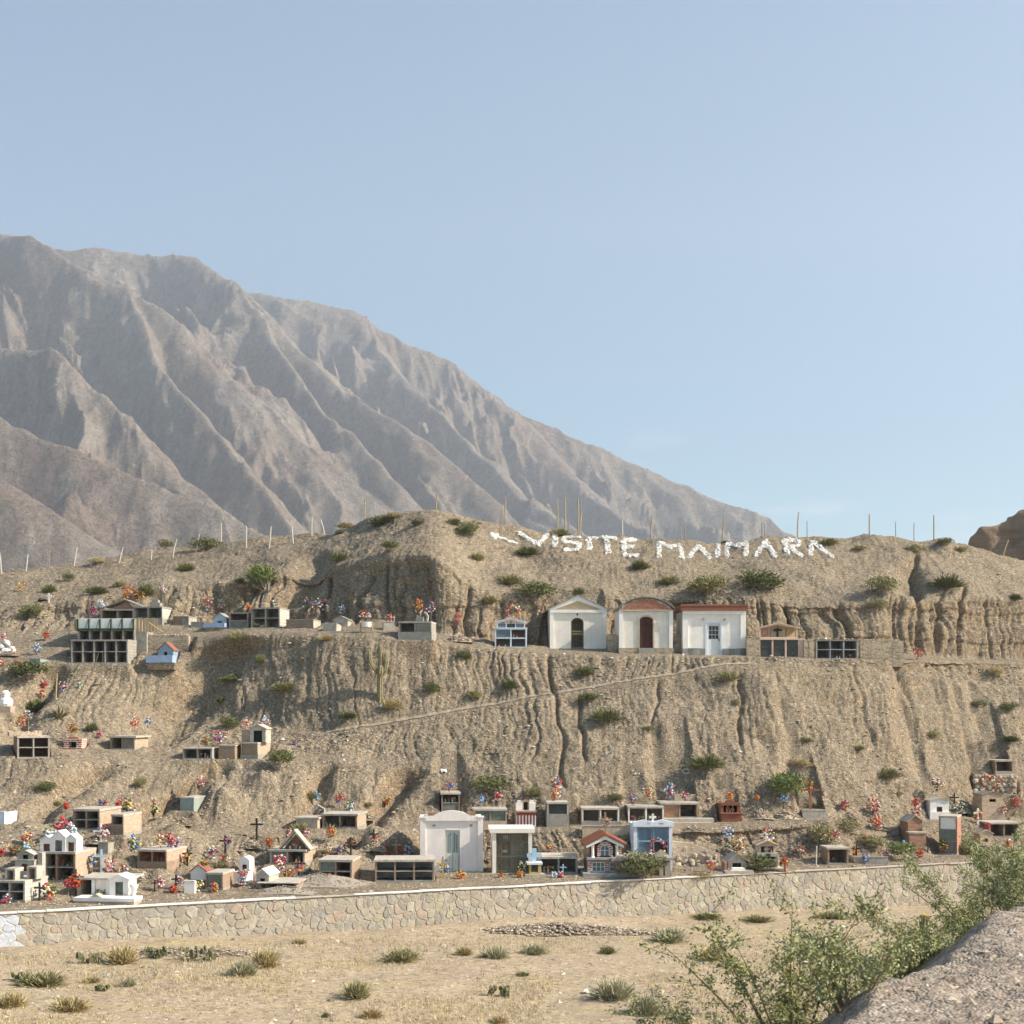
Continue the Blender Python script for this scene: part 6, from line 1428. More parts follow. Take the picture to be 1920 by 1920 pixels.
for f in [
 (40, 1099, 10, 'oowy', 1110), (173, 1145, 9, 'mpu', 1160), (189, 1133, 8, 'llw', 1150), (240, 1110, 13, 'ryor', 'bshrine', 'bunch', 2.5), (259, 1114, 11, 'oyrg', 'bshrine', 'bunch', 2.6), (305, 1106, 7, 'pw', 'white4'),
 (390, 1128, 11, 'rrow', 1152), (392, 1142, 8, 'wp', 1156), (413, 1132, 9, 'wwp', 1150), (467, 1137, 5, 'ro', 'brick8'), (513, 1131, 6, 'wg', 'conc9'), (579, 1132, 13, 'rggwb', 1160), (602, 1133, 12, 'rbugw', 1160), (641, 1143, 8, 'pwl', 1158),
 (681, 1152, 8, 'owr', 'bucket13', 'bunch', .2), (691, 1157, 5, 'pw', 'bucket13', 'bunch', .15), (731, 1159, 9, 'rwop', 'plinth14'), (785, 1134, 9, 'yro', 'squat15'), (786, 1148, 8, 'rwg', 'squat15'), (808, 1139, 9, 'ubwp', 'squat15'), (858, 1156, 7, 'orp', 1182), (858, 1168, 4, 'pr', 1183),
 (962, 1146, 12, 'rwyp', 'glass', 'wreath'), (1720, 1224, 9, 'rrm', 1238), (8, 1199, 8, 'rwp', 'mwhite'), (87, 1190, 6, 'rro', 1203), (70, 1214, 9, 'blw', 1230), (2, 1242, 5, 'rw', 1250), (30, 1245, 6, 'rm', 1250),
 (83, 1284, 6, 'rm', 1293), (80, 1300, 7, 'orw', 1311), (118, 1288, 9, 'rpbw', 1300), (150, 1285, 5, 'wg', 1291), (38, 1353, 10, 'obry', 'm1', 'bunch', 1.2), (53, 1341, 9, 'wrby', 'm1', 'bunch', 1.3), (137, 1366, 11, 'royg', 'm2'),
 (252, 1352, 10, 'wro', 'm3', 'bunch', 2.0), (277, 1354, 8, 'bw', 'm3', 'bunch', 2.0), (187, 1377, 5, 'mp', 1386), (385, 1391, 8, 'gyr', 'm4'), (410, 1382, 12, 'rmwb', 'm4', 'bunch', 1.2), (461, 1357, 10, 'wpo', 'm6', 'bunch', 2.2), (497, 1352, 9, 'lwr', 'm6', 'bunch', 2.3),
 (552, 1391, 5, 'ob', 1397), (376, 1465, 9, 'wpr', 1486), (124, 1511, 5, 'rr', 1526), (193, 1505, 8, 'ob', 'b1', 'bunch', 2.5), (223, 1504, 7, 'pr', 'b1', 'bunch', 2.5), (242, 1512, 12, 'wypg', 1522), (292, 1518, 9, 'ywg', 1530),
 (116, 1549, 14, 'rpm', 1572), (132, 1557, 12, 'pwl', 1580), (95, 1568, 14, 'gwl', 1582), (50, 1570, 11, 'wyr', 1590), (28, 1593, 9, 'yorb', 1604), (50, 1592, 8, 'bl', 1603), (2, 1597, 6, 'rm', 1606), (193, 1560, 11, 'pmw', 1590),
 (252, 1580, 12, 'ygbl', 1594), (300, 1574, 10, 'woy', 'b8'), (318, 1570, 8, 'rp', 'b8'), (326, 1581, 12, 'bwpm', 'b8', 'bunch', 1.4), (173, 1613, 9, 'lgby', 1637), (205, 1624, 12, 'pwm', 1643), (231, 1630, 7, 'brw', 1643, 'wreath'), (142, 1654, 13, 'rro', 1683), (128, 1656, 7, 'rm', 1682),
 (90, 1671, 14, 'yrwg', 1688), (10, 1686, 10, 'wbr', 1694), (300, 1655, 11, 'pmw', 1672), (335, 1650, 8, 'owb', 1671), (325, 1669, 8, 'rmo', 1675), (372, 1660, 10, 'wyg', 1672), (382, 1617, 7, 'ryg', 'b9'), (420, 1610, 9, 'rwg', 1626), (425, 1577, 6, 'br', 1602),
 (455, 1640, 9, 'rlp', 1662), (453, 1655, 9, 'lgp', 1664), (401, 1665, 9, 'yobr', 1673), (541, 1564, 7, 'rmw', 'b14', 'bunch', 2.2), (574, 1563, 8, 'pmw', 'b14', 'bunch', 2.2), (524, 1615, 13, 'pwrm', 1642), (560, 1625, 10, 'rbo', 1650), (576, 1637, 7, 'ybg', 1650), (540, 1641, 10, 'gry', 1650),
 (620, 1560, 10, 'ryo', 1586), (614, 1592, 7, 'yrl', 1608), (637, 1594, 7, 'blr', 1608), (658, 1577, 8, 'rmg', 1604), (594, 1492, 7, 'bl', 1514), (637, 1498, 10, 'orbu', 'b15', 'bunch', 2.6), (656, 1512, 10, 'wlg', 'b15', 'bunch', 2.4), (727, 1502, 7, 'rgy', 1521), (728, 1594, 8, 'mgr', 1607), (765, 1594, 11, 'bwlr', 1608),
 (620, 1648, 8, 'byr', 1656), (843, 1473, 9, 'bpr', 'b19'), (902, 1497, 7, 'bl', 'b20'), (935, 1493, 8, 'rrw', 'b20'), (1043, 1471, 13, 'wrby', 'b22', 'bunch', 1.6), (1040, 1487, 12, 'rwyo', 'b22', 'bunch', 1.4), (1185, 1497, 9, 'ubow', 'b25'), (1217, 1488, 10, 'wry', 'b25'), (1255, 1483, 14, 'rwb', 'b26'), (1284, 1492, 8, 'urw', 'b26'),
 (1368, 1492, 8, 'ory', 'b27'), (1135, 1540, 9, 'pglr', 'bh'), (1028, 1588, 7, 'yrb', 1606), (832, 1626, 12, 'blyg', 1647), (864, 1641, 9, 'ory', 1648), (939, 1643, 5, 'roy', 1646), (974, 1640, 7, 'ryo', 1645), (978, 1626, 11, 'wgy', 1640), (1038, 1641, 6, 'lw', 1646), (1051, 1640, 7, 'prw', 1646),
 (1232, 1588, 15, 'ryburw', 'cur', 'front'), (1366, 1561, 10, 'bwl', 1585), (1374, 1592, 14, 'yrwg', 1612), (1388, 1577, 11, 'rwy', 1608), (1438, 1565, 13, 'bywr', 'r3'), (1423, 1623, 8, 'ywo', 1633), (1470, 1615, 9, 'roy', 1634), (1470, 1497, 8, 'lwb', 1519), (1420, 1496, 4, 'o', 1514), (1518, 1474, 9, 'ryo', 'r1'), (1524, 1572, 8, 'wr', 1580),
 (1583, 1509, 9, 'pmr', 1519), (1640, 1513, 13, 'rwom', 1530), (1643, 1541, 12, 'orw', 1558), (1567, 1567, 8, 'rmw', 'r4'), (1562, 1613, 7, 'ob', 1621), (1624, 1608, 8, 'rbl', 1620), (1622, 1573, 5, 'or', 1581), (1717, 1505, 8, 'rr', 'f5'), (1718, 1521, 10, 'pwr', 'f5'), (1757, 1471, 12, 'rugw', 'f2'), (1797, 1513, 12, 'bwyg', 1530),
 (1856, 1468, 15, 'rwy', 'f3', 'heart'), (1878, 1516, 9, 'ypwm', 1540), (1684, 1594, 8, 'pr', 1610), (1695, 1584, 8, 'blw', 1608), (1769, 1586, 10, 'ryg', 1602), (1851, 1548, 6, 'rm', 'f6'), (1890, 1583, 5, 'ro', 1588)]:
    flowers(*f)
for f in [(115, 1588, 8, 'rop', 1604), (158, 1652, 8, 'roy', 1668), (218, 1655, 9, 'prw', 1672), (350, 1608, 8, 'oyr', 1622), (398, 1596, 8, 'rwb', 1612), (505, 1578, 7, 'ro', 1592), (702, 1570, 8, 'row', 1584), (748, 1592, 8, 'rpo', 1606), (1332, 1622, 8, 'oyr', 1636), (1500, 1594, 9, 'rwo', 1608), (1604, 1596, 8, 'ory', 1608), (1662, 1600, 8, 'rpw', 1612), (1724, 1598, 8, 'or', 1610), (1832, 1530, 9, 'rwy', 1544), (1905, 1505, 9, 'rop', 1520), (70, 1618, 8, 'rpw', 1632), (20, 1640, 8, 'or', 1650)]: flowers(*f)

# ------------------------------------------------------------------ crosses, stakes and fence posts
def cross(px, py0, py1, mat, col, base=None):
    g = ground_at(px, py1) if base is None else None
    if base: t = TB[base]; d = t['d'] + t['dep'] * .3; g = np.array([(px - 960) / F * d, d, zof(py1, d)])
    h = (py1 - py0) / F * g[1]; k = min(.045, h * .05)
    o = empty('grave_cross', g, random.uniform(-.2, .2))
    bx('upright', mat, o, -k, k, -k, k, -.2, h)
    for s in (-1, 1): bx('arm', mat, o, *sorted((s * (k + .002), s * h * .3)), -k * .9, k * .9, h * .66, h * .66 + 2 * k)
    later(o, f'{col} grave cross', px, (py0 + py1) / 2, 'cross', 'crosses among the graves')
for c in [(75, 1655, 1689, 'iron', 'thin dark'), (331, 1642, 1672, 'iron', 'thin dark'), (290, 1652, 1672, 'iron', 'small dark'), (425, 1568, 1603, 'iron', 'thin dark'), (483, 1536, 1576, 'iron', 'tall thin dark'), (580, 1598, 1617, 'iron', 'small dark'), (659, 1570, 1606, 'iron', 'thin dark'), (831, 1607, 1649, 'wood', 'brown wooden'),
          (1645, 1572, 1598, 'iron', 'black'), (1741, 1581, 1600, 'iron', 'black'), (190, 1600, 1641, 'ltblue', 'blue-green'), (233, 1616, 1642, 'wood', 'brown wooden'), (1057, 1620, 1641, 'ltblue', 'light blue'), (1472, 1604, 1636, 'terra', 'red wooden'), (293, 1499, 1514, 'terra', 'small red'), (376, 1446, 1480, 'wood', 'brown wooden'),
          (92, 1112, 1130, 'white', 'small white'), (47, 1566, 1592, 'white', 'white'), (193, 1545, 1592, 'white', 'tall white'), (1790, 1488, 1515, 'iron', 'thin dark'), (560, 1606, 1650, 'iron', 'thin dark'), (142, 1635, 1684, 'iron', 'dark')]: cross(*c)
for c in [(110, 1574, 1605, 'iron', 'thin dark'), (222, 1640, 1673, 'wood', 'brown wooden'), (352, 1592, 1623, 'iron', 'thin dark'), (508, 1562, 1593, 'wood', 'brown wooden'), (700, 1556, 1586, 'iron', 'thin dark'), (746, 1576, 1607, 'wood', 'brown wooden'), (1335, 1606, 1637, 'white', 'white'), (1503, 1580, 1610, 'wood', 'brown wooden'), (1606, 1584, 1609, 'iron', 'thin dark'), (1834, 1516, 1545, 'white', 'white'), (1590, 1500, 1522, 'wood', 'brown wooden'), (1690, 1470, 1496, 'wood', 'brown wooden')]: cross(*c)
cross(1520, 1462, 1522, 'terra', 'tall red', 'r1')
cross(1135, 1523, 1566, 'wood', 'brown wooden', 'bh')
def stake(px, py0, py1, lean=0, rad=.045, mat='wood', d=None, name='fence_post', fork=False):
    if d: g = np.array([(px - 960) / F * d, d, zof(py1, d)])
    else: g = ground_at(px, py1)
    h = (py1 - py0) / F * g[1]; b = random.uniform(-.03, .03)
    o = empty(name, g); MB().tube([(0, 0, -.35), (lean * .5 * h + b, 0, h * .5), (lean * h, 0, h)], [rad, rad * .95, rad * .8], 6).build('shaft', mat, o)
    if fork: MB().tube([(lean * .6 * h, 0, h * .6), (lean * h + .22, 0, h * .85), (lean * h + .4, 0, h * 1.12)], [rad * .7, rad * .6, rad * .4], 5).build('branch_stub', mat, o)
    return o
posts = [(5, 1036, 1076, -.1, 'woodw'), (48, 1040, 1072, .15, 'woodw'), (92, 1030, 1066, 0, 'woodd'), (138, 1027, 1062, .2, 'woodw'), (168, 1034, 1063, .45, 'woodw'), (222, 1027, 1057, .3, 'woodw'), (282, 1030, 1050, .1, 'woodw'), (322, 1010, 1045, .25, 'woodw'), (366, 1001, 1035, .2, 'woodw'), (415, 981, 1021, 0, 'woodw'),
         (463, 988, 1028, 0, 'woodw'), (505, 988, 1028, .1, 'woodw'), (551, 976, 1019, -.1, 'woodw'), (585, 972, 1006, 0, 'woodw'), (610, 969, 998, -.3, 'woodw'), (684, 936, 984, 0, 'wood'), (704, 938, 982, -.1, 'woodd'), (817, 925, 967, .05, 'wood'), (938, 944, 984, .1, 'woodd'), (948, 932, 984, .0, 'wood'),
         (1045, 937, 992, 0, 'wood'), (1060, 932, 994, 0, 'wood'), (1066, 964, 996, 0, 'woodd'), (1084, 933, 997, 0, 'wood'), (1090, 935, 996, 0, 'woodd'), (1086, 957, 999, .12, 'wood'), (1167, 974, 1003, 0, 'woodw'), (1184, 980, 1004, 0, 'woodd'), (1220, 965, 1008, .08, 'wood'), (1277, 980, 1010, 0, 'woodd'), (1284, 980, 1010, 0, 'woodd'),
         (1354, 966, 1010, .1, 'wood'), (1428, 980, 1010, 0, 'woodd'), (1434, 980, 1010, 0, 'woodd'), (1495, 960, 1009, .05, 'wood'), (1513, 977, 1010, 0, 'woodd'), (1630, 964, 1010, 0, 'wood'), (1679, 978, 1012, 0, 'woodd'), (1714, 980, 1014, 0, 'woodd'), (1751, 966, 1018, 0, 'wood'), (1878, 1012, 1044, .4, 'wood')]
MT['woodw'] = wear('bleached_wood', (.56, .51, .44), .2, 9, .4, 60)
for i, (px, y0, y1, ln, mt_) in enumerate(posts):
    thin = mt_ == 'woodd'
    g0 = ground_at(px, y1); ridge_d = float(np.interp(px, COLS, prof_d[12]))
    o = stake(px, y0, y1, ln, .04 if thin else .062, mt_, d=(ridge_d + (3.5 if thin else .6)) if px > 620 else None, fork=px in (282, 551))
    side = f'post number {i + 1} from the left'
    tag(o, f'{"thin grey" if thin else "pale wooden" if mt_ == "woodw" else "brown wooden"} fence post on the ridge, {i + 1}{"th" if i % 10 > 2 or 9 < i < 13 else ["st", "nd", "rd"][i % 10]} from the left', 'fence post', 'fence posts along the ridge')
tag(stake(105, 1264, 1314, .06, .05, 'wood', name='stake'), 'thin wooden stake standing in the agave at left', 'stake')
tag(stake(1531, 1586, 1622, .04, .05, 'woodw', name='stake'), 'pale wooden stake standing near the stone wall on the right', 'stake')
tag(stake(719, 1370, 1410, .02, .035, 'woodd', name='stake'), 'thin bent stick standing below the tall cactus', 'stake')

# ------------------------------------------------------------------ plants
def leafmat(name, stops, tr=.15):
    b = NB(name); geo = b.n('ShaderNodeNewGeometry'); oi = b.n('ShaderNodeObjectInfo')
    r_ = b.math('FRACT', b.math('ADD', b.math('MULTIPLY', oi.outputs['Random'], .35), b.math('MULTIPLY', geo.outputs['Random Per Island'], .65)))
    return b.done(b.ramp(r_, stops), .8)
LEAF = dict(g=leafmat('shrub_green', [(0, (.075, .082, .03)), (.5, (.145, .155, .06)), (1, (.26, .25, .11))]), b=leafmat('shrub_bright', [(0, (.085, .105, .03)), (.5, (.165, .20, .065)), (1, (.28, .30, .12))]),
            o=leafmat('shrub_olive', [(0, (0.156, 0.144, 0.066)), (.5, (0.288, 0.264, 0.126)), (1, (0.456, 0.408, 0.228))]), d=leafmat('shrub_dry', [(0, (0.244, 0.192, 0.086)), (.5, (0.434, 0.348, 0.174)), (1, (0.661, 0.540, 0.295))]),
            k=leafmat('shrub_dark', [(0, (0.061, 0.070, 0.026)), (.5, (0.122, 0.131, 0.052)), (1, (0.227, 0.217, 0.104))]), y=leafmat('shrub_yellow_green', [(0, (.14, .135, .05)), (.5, (.24, .225, .09)), (1, (.38, .34, .17))]),
            e=leafmat('shrub_grey_green', [(0, (0.192, 0.186, 0.108)), (.5, (0.336, 0.318, 0.198)), (1, (0.516, 0.480, 0.324))]))
SCN = dict(g='green', b='bright green', o='olive', d='dry brown', k='dark', y='yellow-green', e='grey-green')
def shrub_mesh(seed, nb, spiky):
    r_ = random.Random(seed); V, Fc = [], []
    lobes = [(r_.uniform(-.32, .32), r_.uniform(-.25, .25), r_.uniform(.35, .75), r_.uniform(.26, .42)) for _ in range(6)]
    for i in range(nb):
        if spiky:
            a = r_.uniform(0, 6.283); e = r_.uniform(.15, 1.45); L = r_.uniform(.45, 1.0)
            b0 = Vector((r_.uniform(-.16, .16), r_.uniform(-.16, .16), 0)); dr_ = Vector((math.cos(a) * math.cos(e), math.sin(a) * math.cos(e), math.sin(e)))
            s0 = r_.uniform(.15, .6); p0 = b0 + dr_ * L * s0 * .55; p1 = b0 + dr_ * L * .55 * (s0 + .4); p1.z = p0.z + (p1.z - p0.z) * 1.1; p0.z *= 1.6; p1.z *= 1.6
        else:
            l = lobes[i % 6]; a = r_.uniform(0, 6.283); c = r_.uniform(-.75, 1); s_ = math.sqrt(1 - c * c); q = l[3] * r_.uniform(.55, 1.05)
            p0 = Vector((l[0] + q * s_ * math.cos(a), l[1] + q * s_ * math.sin(a), max(.02, l[2] + q * c))); p1 = p0 + Vector((r_.gauss(0, .06), r_.gauss(0, .06), r_.uniform(.02, .14)))
        sd = (p1 - p0).cross(Vector((r_.gauss(0, 1), r_.gauss(0, 1), r_.gauss(0, .4)))).normalized() * r_.uniform(.010, .022) * (1 if spiky else 1.5)
        o_ = len(V); V += [p0 - sd * .5, p0 + sd * .5, p1 + sd * .6, p1 - sd * .2]; Fc.append([o_, o_ + 1, o_ + 2, o_ + 3])
    me = bpy.data.meshes.new('foliage'); me.from_pydata([tuple(v) for v in V], [], Fc); return me
def twig_mesh(seed):
    r_ = random.Random(seed); m = MB()
    for i in range(14):
        a = r_.uniform(0, 6.28); e = r_.uniform(.5, 1.4); p = Vector((math.cos(a) * math.cos(e), math.sin(a) * math.cos(e), math.sin(e) * 1.3)) * .42
        m.tube([(0, 0, -.05), tuple(p * .5 + Vector((r_.gauss(0, .04), r_.gauss(0, .04), 0))), tuple(p)], [.014, .01, .005], 3, False)
    me = bpy.data.meshes.new('twigs'); me.from_pydata(m.v, [], m.f); me.materials.append(MT['woodd']); return me
SM = {(k, s): shrub_mesh(100 + k * 7 + s, 1500 if s else 1300, s) for k in range(4) for s in (0, 1)}
TW = [twig_mesh(i) for i in range(3)]
SMM = {}
def shrub(px, py, wpx, hpx, tone, spiky=None, floor=False):
    wpx, hpx = wpx * random.uniform(1.0, 1.3), hpx * random.uniform(.9, 1.15)
    g = floor_pt(px, py) if floor else ground_at(px, py); d = g[1]
    sp = spiky if spiky is not None else random.random() < .55
    k = (random.randrange(4), int(sp)); key = (*k, tone)
    if key not in SMM: me = SM[k].copy(); me.materials.append(LEAF[tone]); SMM[key] = me
    o = empty('shrub', g - np.array([0, -.1, .05]), random.uniform(0, 6.28)); s_ = wpx / F * d
    f = bpy.data.objects.new('foliage', SMM[key]); COL.objects.link(f); f.parent = o; f.scale = (s_ * 1.05, s_ * 1.05, hpx / F * d * 1.0)
    q = bpy.data.objects.new('twigs', random.choice(TW)); COL.objects.link(q); q.parent = o; q.scale = f.scale
    size = 'small' if wpx < 26 else 'large' if wpx > 48 else 'low' if hpx < wpx * .5 else 'round'
    if floor: txt = f'{size} {SCN[tone]} shrub on the dry ground before the wall'; PENDING.append([o, txt, px, py, 'shrub', 'shrubs'])
    else: later(o, f'{size} {SCN[tone]} shrub on the slope', px, py - hpx / 2, 'shrub', 'shrubs')
for s in [(640, 990, 36, 15, 'd'), (637, 1001, 18, 12, 'g'), (715, 984, 52, 22, 'g'), (738, 973, 28, 12, 'd'), (785, 985, 26, 13, 'g'), (848, 984, 34, 17, 'g'), (876, 1011, 40, 34, 'g'), (740, 1034, 30, 17, 'g'), (637, 1053, 34, 26, 'g'), (384, 1032, 48, 26, 'g'), (310, 1027, 26, 15, 'g'), (180, 1060, 32, 14, 'd'), (348, 1071, 34, 22, 'g'),
          (501, 1111, 48, 42, 'b', False), (478, 1091, 30, 12, 'k'), (448, 1093, 26, 16, 'g'), (990, 1041, 46, 22, 'g'), (1050, 999, 48, 20, 'o'), (895, 1050, 32, 18, 'o'), (955, 1096, 48, 28, 'o'), (1005, 1121, 64, 32, 'g'), (915, 1131, 40, 20, 'o'), (1085, 1114, 28, 16, 'g'), (1200, 1069, 38, 22, 'g'), (1255, 1095, 42, 22, 'o'),
          (1425, 1109, 72, 36, 'g'), (1330, 1119, 64, 34, 'y'), (1555, 1023, 36, 18, 'y'), (1361, 1012, 16, 8, 'g'), (1768, 1024, 30, 15, 'g'), (1802, 1036, 24, 11, 'o'), (1715, 1037, 32, 18, 'o'), (1775, 1104, 64, 32, 'g'), (1655, 1120, 46, 34, 'o'), (1648, 1146, 32, 22, 'o'), (1905, 1125, 32, 18, 'g'), (1612, 1034, 22, 10, 'o'),
          (60, 1161, 40, 28, 'g', False), (93, 1112, 32, 24, 'g'), (182, 1113, 46, 20, 'g'), (275, 1116, 36, 28, 'g'), (225, 1101, 26, 15, 'o'), (130, 1091, 22, 15, 'g'), (445, 1211, 52, 26, 'o'), (487, 1246, 22, 26, 'y'), (533, 1298, 48, 24, 'y', True), (427, 1286, 38, 18, 'g'), (411, 1316, 28, 15, 'g'), (612, 1201, 32, 16, 'd'), (762, 1199, 34, 15, 'o'),
          (870, 1236, 32, 26, 'g'), (1097, 1266, 40, 28, 'g'), (957, 1291, 38, 22, 'g'), (885, 1316, 32, 20, 'o'), (811, 1303, 28, 20, 'k'), (1105, 1321, 32, 20, 'g'), (1138, 1353, 64, 36, 'g'), (1365, 1276, 48, 24, 'o'), (1832, 1329, 30, 15, 'g'), (1890, 1333, 36, 18, 'g'), (1870, 1271, 28, 18, 'd'), (1215, 1373, 20, 12, 'g'),
          (1325, 1441, 64, 32, 'g'), (1500, 1443, 38, 16, 'd'), (1670, 1459, 48, 28, 'y'), (1892, 1391, 42, 16, 'g'), (1515, 1391, 32, 14, 'o'), (1750, 1388, 28, 16, 'o'), (1380, 1326, 14, 15, 'o'), (1612, 1406, 26, 14, 'y'), (735, 1330, 44, 26, 'd'), (655, 1346, 42, 18, 'k'), (518, 1444, 44, 32, 'g', False), (172, 1371, 28, 22, 'g'), (430, 1366, 32, 20, 'g'),
          (66, 1336, 48, 32, 'g'), (48, 1277, 74, 30, 'k', False), (85, 1493, 38, 24, 'g'), (270, 1481, 24, 18, 'y'), (105, 1511, 26, 16, 'o'), (925, 1486, 62, 30, 'g'), (1000, 1491, 42, 22, 'o'), (1477, 1502, 58, 46, 'b', False), (1150, 1498, 40, 18, 'o'), (562, 1562, 38, 26, 'o'), (30, 1606, 28, 22, 'g'), (585, 1500, 34, 18, 'o'),
          (1205, 1649, 86, 42, 'k', False), (1312, 1644, 42, 14, 'd'), (1425, 1632, 62, 26, 'g'), (1542, 1602, 44, 46, 'o', False), (1703, 1613, 54, 30, 'b'), (1640, 1597, 44, 32, 'o', False), (1704, 1576, 44, 22, 'b'), (1590, 1560, 40, 24, 'o'), (1810, 1600, 60, 34, 'o'), (415, 1630, 34, 18, 'o'), (610, 1600, 26, 12, 'o'), (690, 1512, 24, 12, 'o'), (1690, 1490, 22, 10, 'd'), (1260, 1600, 0.1, 0.1, 'o')][:-1]:
    shrub(*s)
for s in [(228, 1806, 62, 42, 'd', True), (75, 1848, 92, 36, 'o', True), (20, 1888, 54, 36, 'd', True), (455, 1829, 62, 40, 'e', True), (497, 1813, 58, 48, 'd', True), (240, 1849, 32, 22, 'e', True), (172, 1842, 34, 18, 'd', True), (752, 1803, 66, 36, 'o', True), (870, 1791, 34, 22, 'd', True), (928, 1796, 52, 30, 'e', True), (1002, 1789, 58, 30, 'e', True), (1140, 1788, 38, 20, 'y', True),
          (1255, 1766, 58, 34, 'e', True), (668, 1871, 52, 46, 'o', True), (1150, 1873, 84, 50, 'e', True), (1212, 1903, 74, 48, 'e', True), (935, 1918, 42, 18, 'd', True), (695, 1908, 44, 22, 'd', True), (1330, 1800, 52, 30, 'd', True), (610, 1908, 18, 14, 'g', True), (1325, 1722, 60, 16, 'y', True), (1420, 1728, 70, 18, 'o', True), (1560, 1722, 70, 18, 'o', True), (130, 1895, 74, 36, 'd', True), (980, 1830, 30, 12, 'g', True), (560, 1770, 30, 14, 'd', True)]:
    shrub(*s, floor=True)
# tall column cactus on the slope
MT['cactus'] = wear('cactus_skin', (.25, .215, .12), .3, 6, .4, 50); MT['cactusg'] = wear('golden_spines', (.42, .26, .06), .3, 12, .5, 60)
def column(m, pts, rads, ribs=9):
    """ribbed column along pts"""
    pts = [Vector(p) for p in pts]; n = ribs * 2; V = []
    for i, p in enumerate(pts):
        t_ = (pts[min(i + 1, len(pts) - 1)] - pts[max(i - 1, 0)]).normalized(); u_ = t_.cross(Vector((0, 1, 0))).normalized(); v_ = t_.cross(u_)
        for k in range(n):
            a = 2 * math.pi * k / n; q = rads[i] * (1.0 if k % 2 else .78); V.append(p + (u_ * math.cos(a) + v_ * math.sin(a)) * q)
    Fc = [[i * n + k, i * n + (k + 1) % n, (i + 1) * n + (k + 1) % n, (i + 1) * n + k] for i in range(len(pts) - 1) for k in range(n)]
    Fc.append([(len(pts) - 1) * n + k for k in range(n)]); return m.add(V, Fc)
g = ground_at(712, 1314); k = g[1] / F; o = empty('column_cactus', g)
column(MB(), [(0, 0, -.3), (0, 0, 20 * k), (1 * k, 0, 50 * k), (2 * k, 0, 80 * k), (1 * k, 0, 100 * k), (1 * k, 0, 104 * k)], [5.5 * k, 5.5 * k, 6 * k, 5 * k, 3.5 * k, .8 * k]).build('trunk', 'cactus', o)
column(MB(), [(-2 * k, 0, 48 * k), (-10 * k, -.1, 58 * k), (-17 * k, -.15, 70 * k), (-18 * k, -.15, 84 * k), (-19 * k, -.15, 89 * k)], [3.5 * k, 4 * k, 4 * k, 3.2 * k, .8 * k], 7).build('arm', 'cactus', o)
column(MB(), [(3 * k, 0, 44 * k), (10 * k, -.05, 54 * k), (13 * k, -.05, 68 * k), (12 * k, -.05, 84 * k), (12 * k, -.05, 90 * k)], [4 * k, 4.5 * k, 4.5 * k, 3.8 * k, .8 * k], 7).build('arm', 'cactus', o)
column(MB(), [(2 * k, -.25, 42 * k), (2 * k, -.3, 50 * k), (3 * k, -.3, 60 * k), (3 * k, -.3, 64 * k)], [3 * k, 5.5 * k, 5 * k, .8 * k], 7).build('arm', 'cactus', o, label='short brown bulging arm')
tag(o, 'tall green column cactus with three arms on the slope', 'cactus')
g = floor_pt(1734, 1800); dcc = 34.0; g = np.array([(1733 - 960) / F * dcc, dcc, float(floor_z(np.array([(1733 - 960) / F * dcc]), np.array([dcc]))[0])]); k = dcc / F; top = zof(1714, dcc) - g[2]
o = empty('column_cactus', g); column(MB(), [(0, 0, -.2), (0, 0, top * .5), (0, 0, top - 6 * k)], [10 * k, 10 * k, 9.5 * k], 11).build('trunk', 'cactus', o)
column(MB(), [(0, 0, top - 7 * k), (0, 0, top - 2 * k), (0, 0, top)], [9.7 * k, 8 * k, 2 * k], 11).build('golden_crown', 'cactusg', o); tag(o, 'thick dark column cactus with golden top behind the roadside bushes', 'cactus')
# agave and prickly pears
g = ground_at(112, 1348); o = empty('agave', g)
for i in range(26):
    a = random.uniform(0, 6.28); e = random.uniform(.35, 1.35); L = random.uniform(.7, 1.1); dr_ = Vector((math.cos(a) * math.cos(e), math.sin(a) * math.cos(e), math.sin(e))); sd = dr_.cross(Vector((0, 0, 1))).normalized()
    p0, p1, p2 = dr_ * .1, dr_ * L * .6, dr_ * L + Vector((0, 0, -.12))
    MB().add([p0 - sd * .05, p0 + sd * .05, p1 + sd * .065, p2, p1 - sd * .065, p1 + Vector((0, 0, -.04)), p0 + Vector((0, 0, -.05))], [[0, 1, 2, 4], [4, 2, 3], [0, 4, 5, 6], [1, 6, 5, 2], [5, 4, 3], [2, 5, 3]]).build('leaf', 'agave_skin' if 'agave_skin' in MT else 'cactus', o)
tag(o, 'spiky grey-green agave on the left slope', 'agave')
PP = leafmat('prickly_pear_skin', [(0, (.08, .085, .04)), (.5, (.14, .14, .07)), (1, (.24, .22, .13))])
def pear(px, py, wpx, hpx):
    g = floor_pt(px, py); o = empty('prickly_pear', g); s_ = wpx / F * g[1]; h = hpx / F * g[1]
    for i in range(int(10 + wpx * .45)):
        x, y, z = random.uniform(-.5, .5) * s_, random.uniform(-.25, .25) * s_, random.uniform(.1, .8) * h; a = random.uniform(0, 3.14); r_ = random.uniform(.06, .10); tl = random.uniform(-.4, .4)
        V = []
        for side in (-.018, .018):
            for q in range(9):
                b2 = 2 * math.pi * q / 9; V.append((x + (r_ * math.cos(b2)) * math.cos(a) - side * math.sin(a), y + r_ * math.cos(b2) * math.sin(a) + side * math.cos(a), z + r_ * 1.25 * math.sin(b2) + tl * r_ * math.cos(b2)))
        mesh_obj('pad', V, [list(range(9)), list(range(17, 8, -1))] + [[q, 9 + q, 9 + (q + 1) % 9, (q + 1) % 9] for q in range(9)], PP, o)
    PENDING.append([o, 'low clump of prickly pear on the dry ground', px, py, 'cactus', 'prickly pears'])
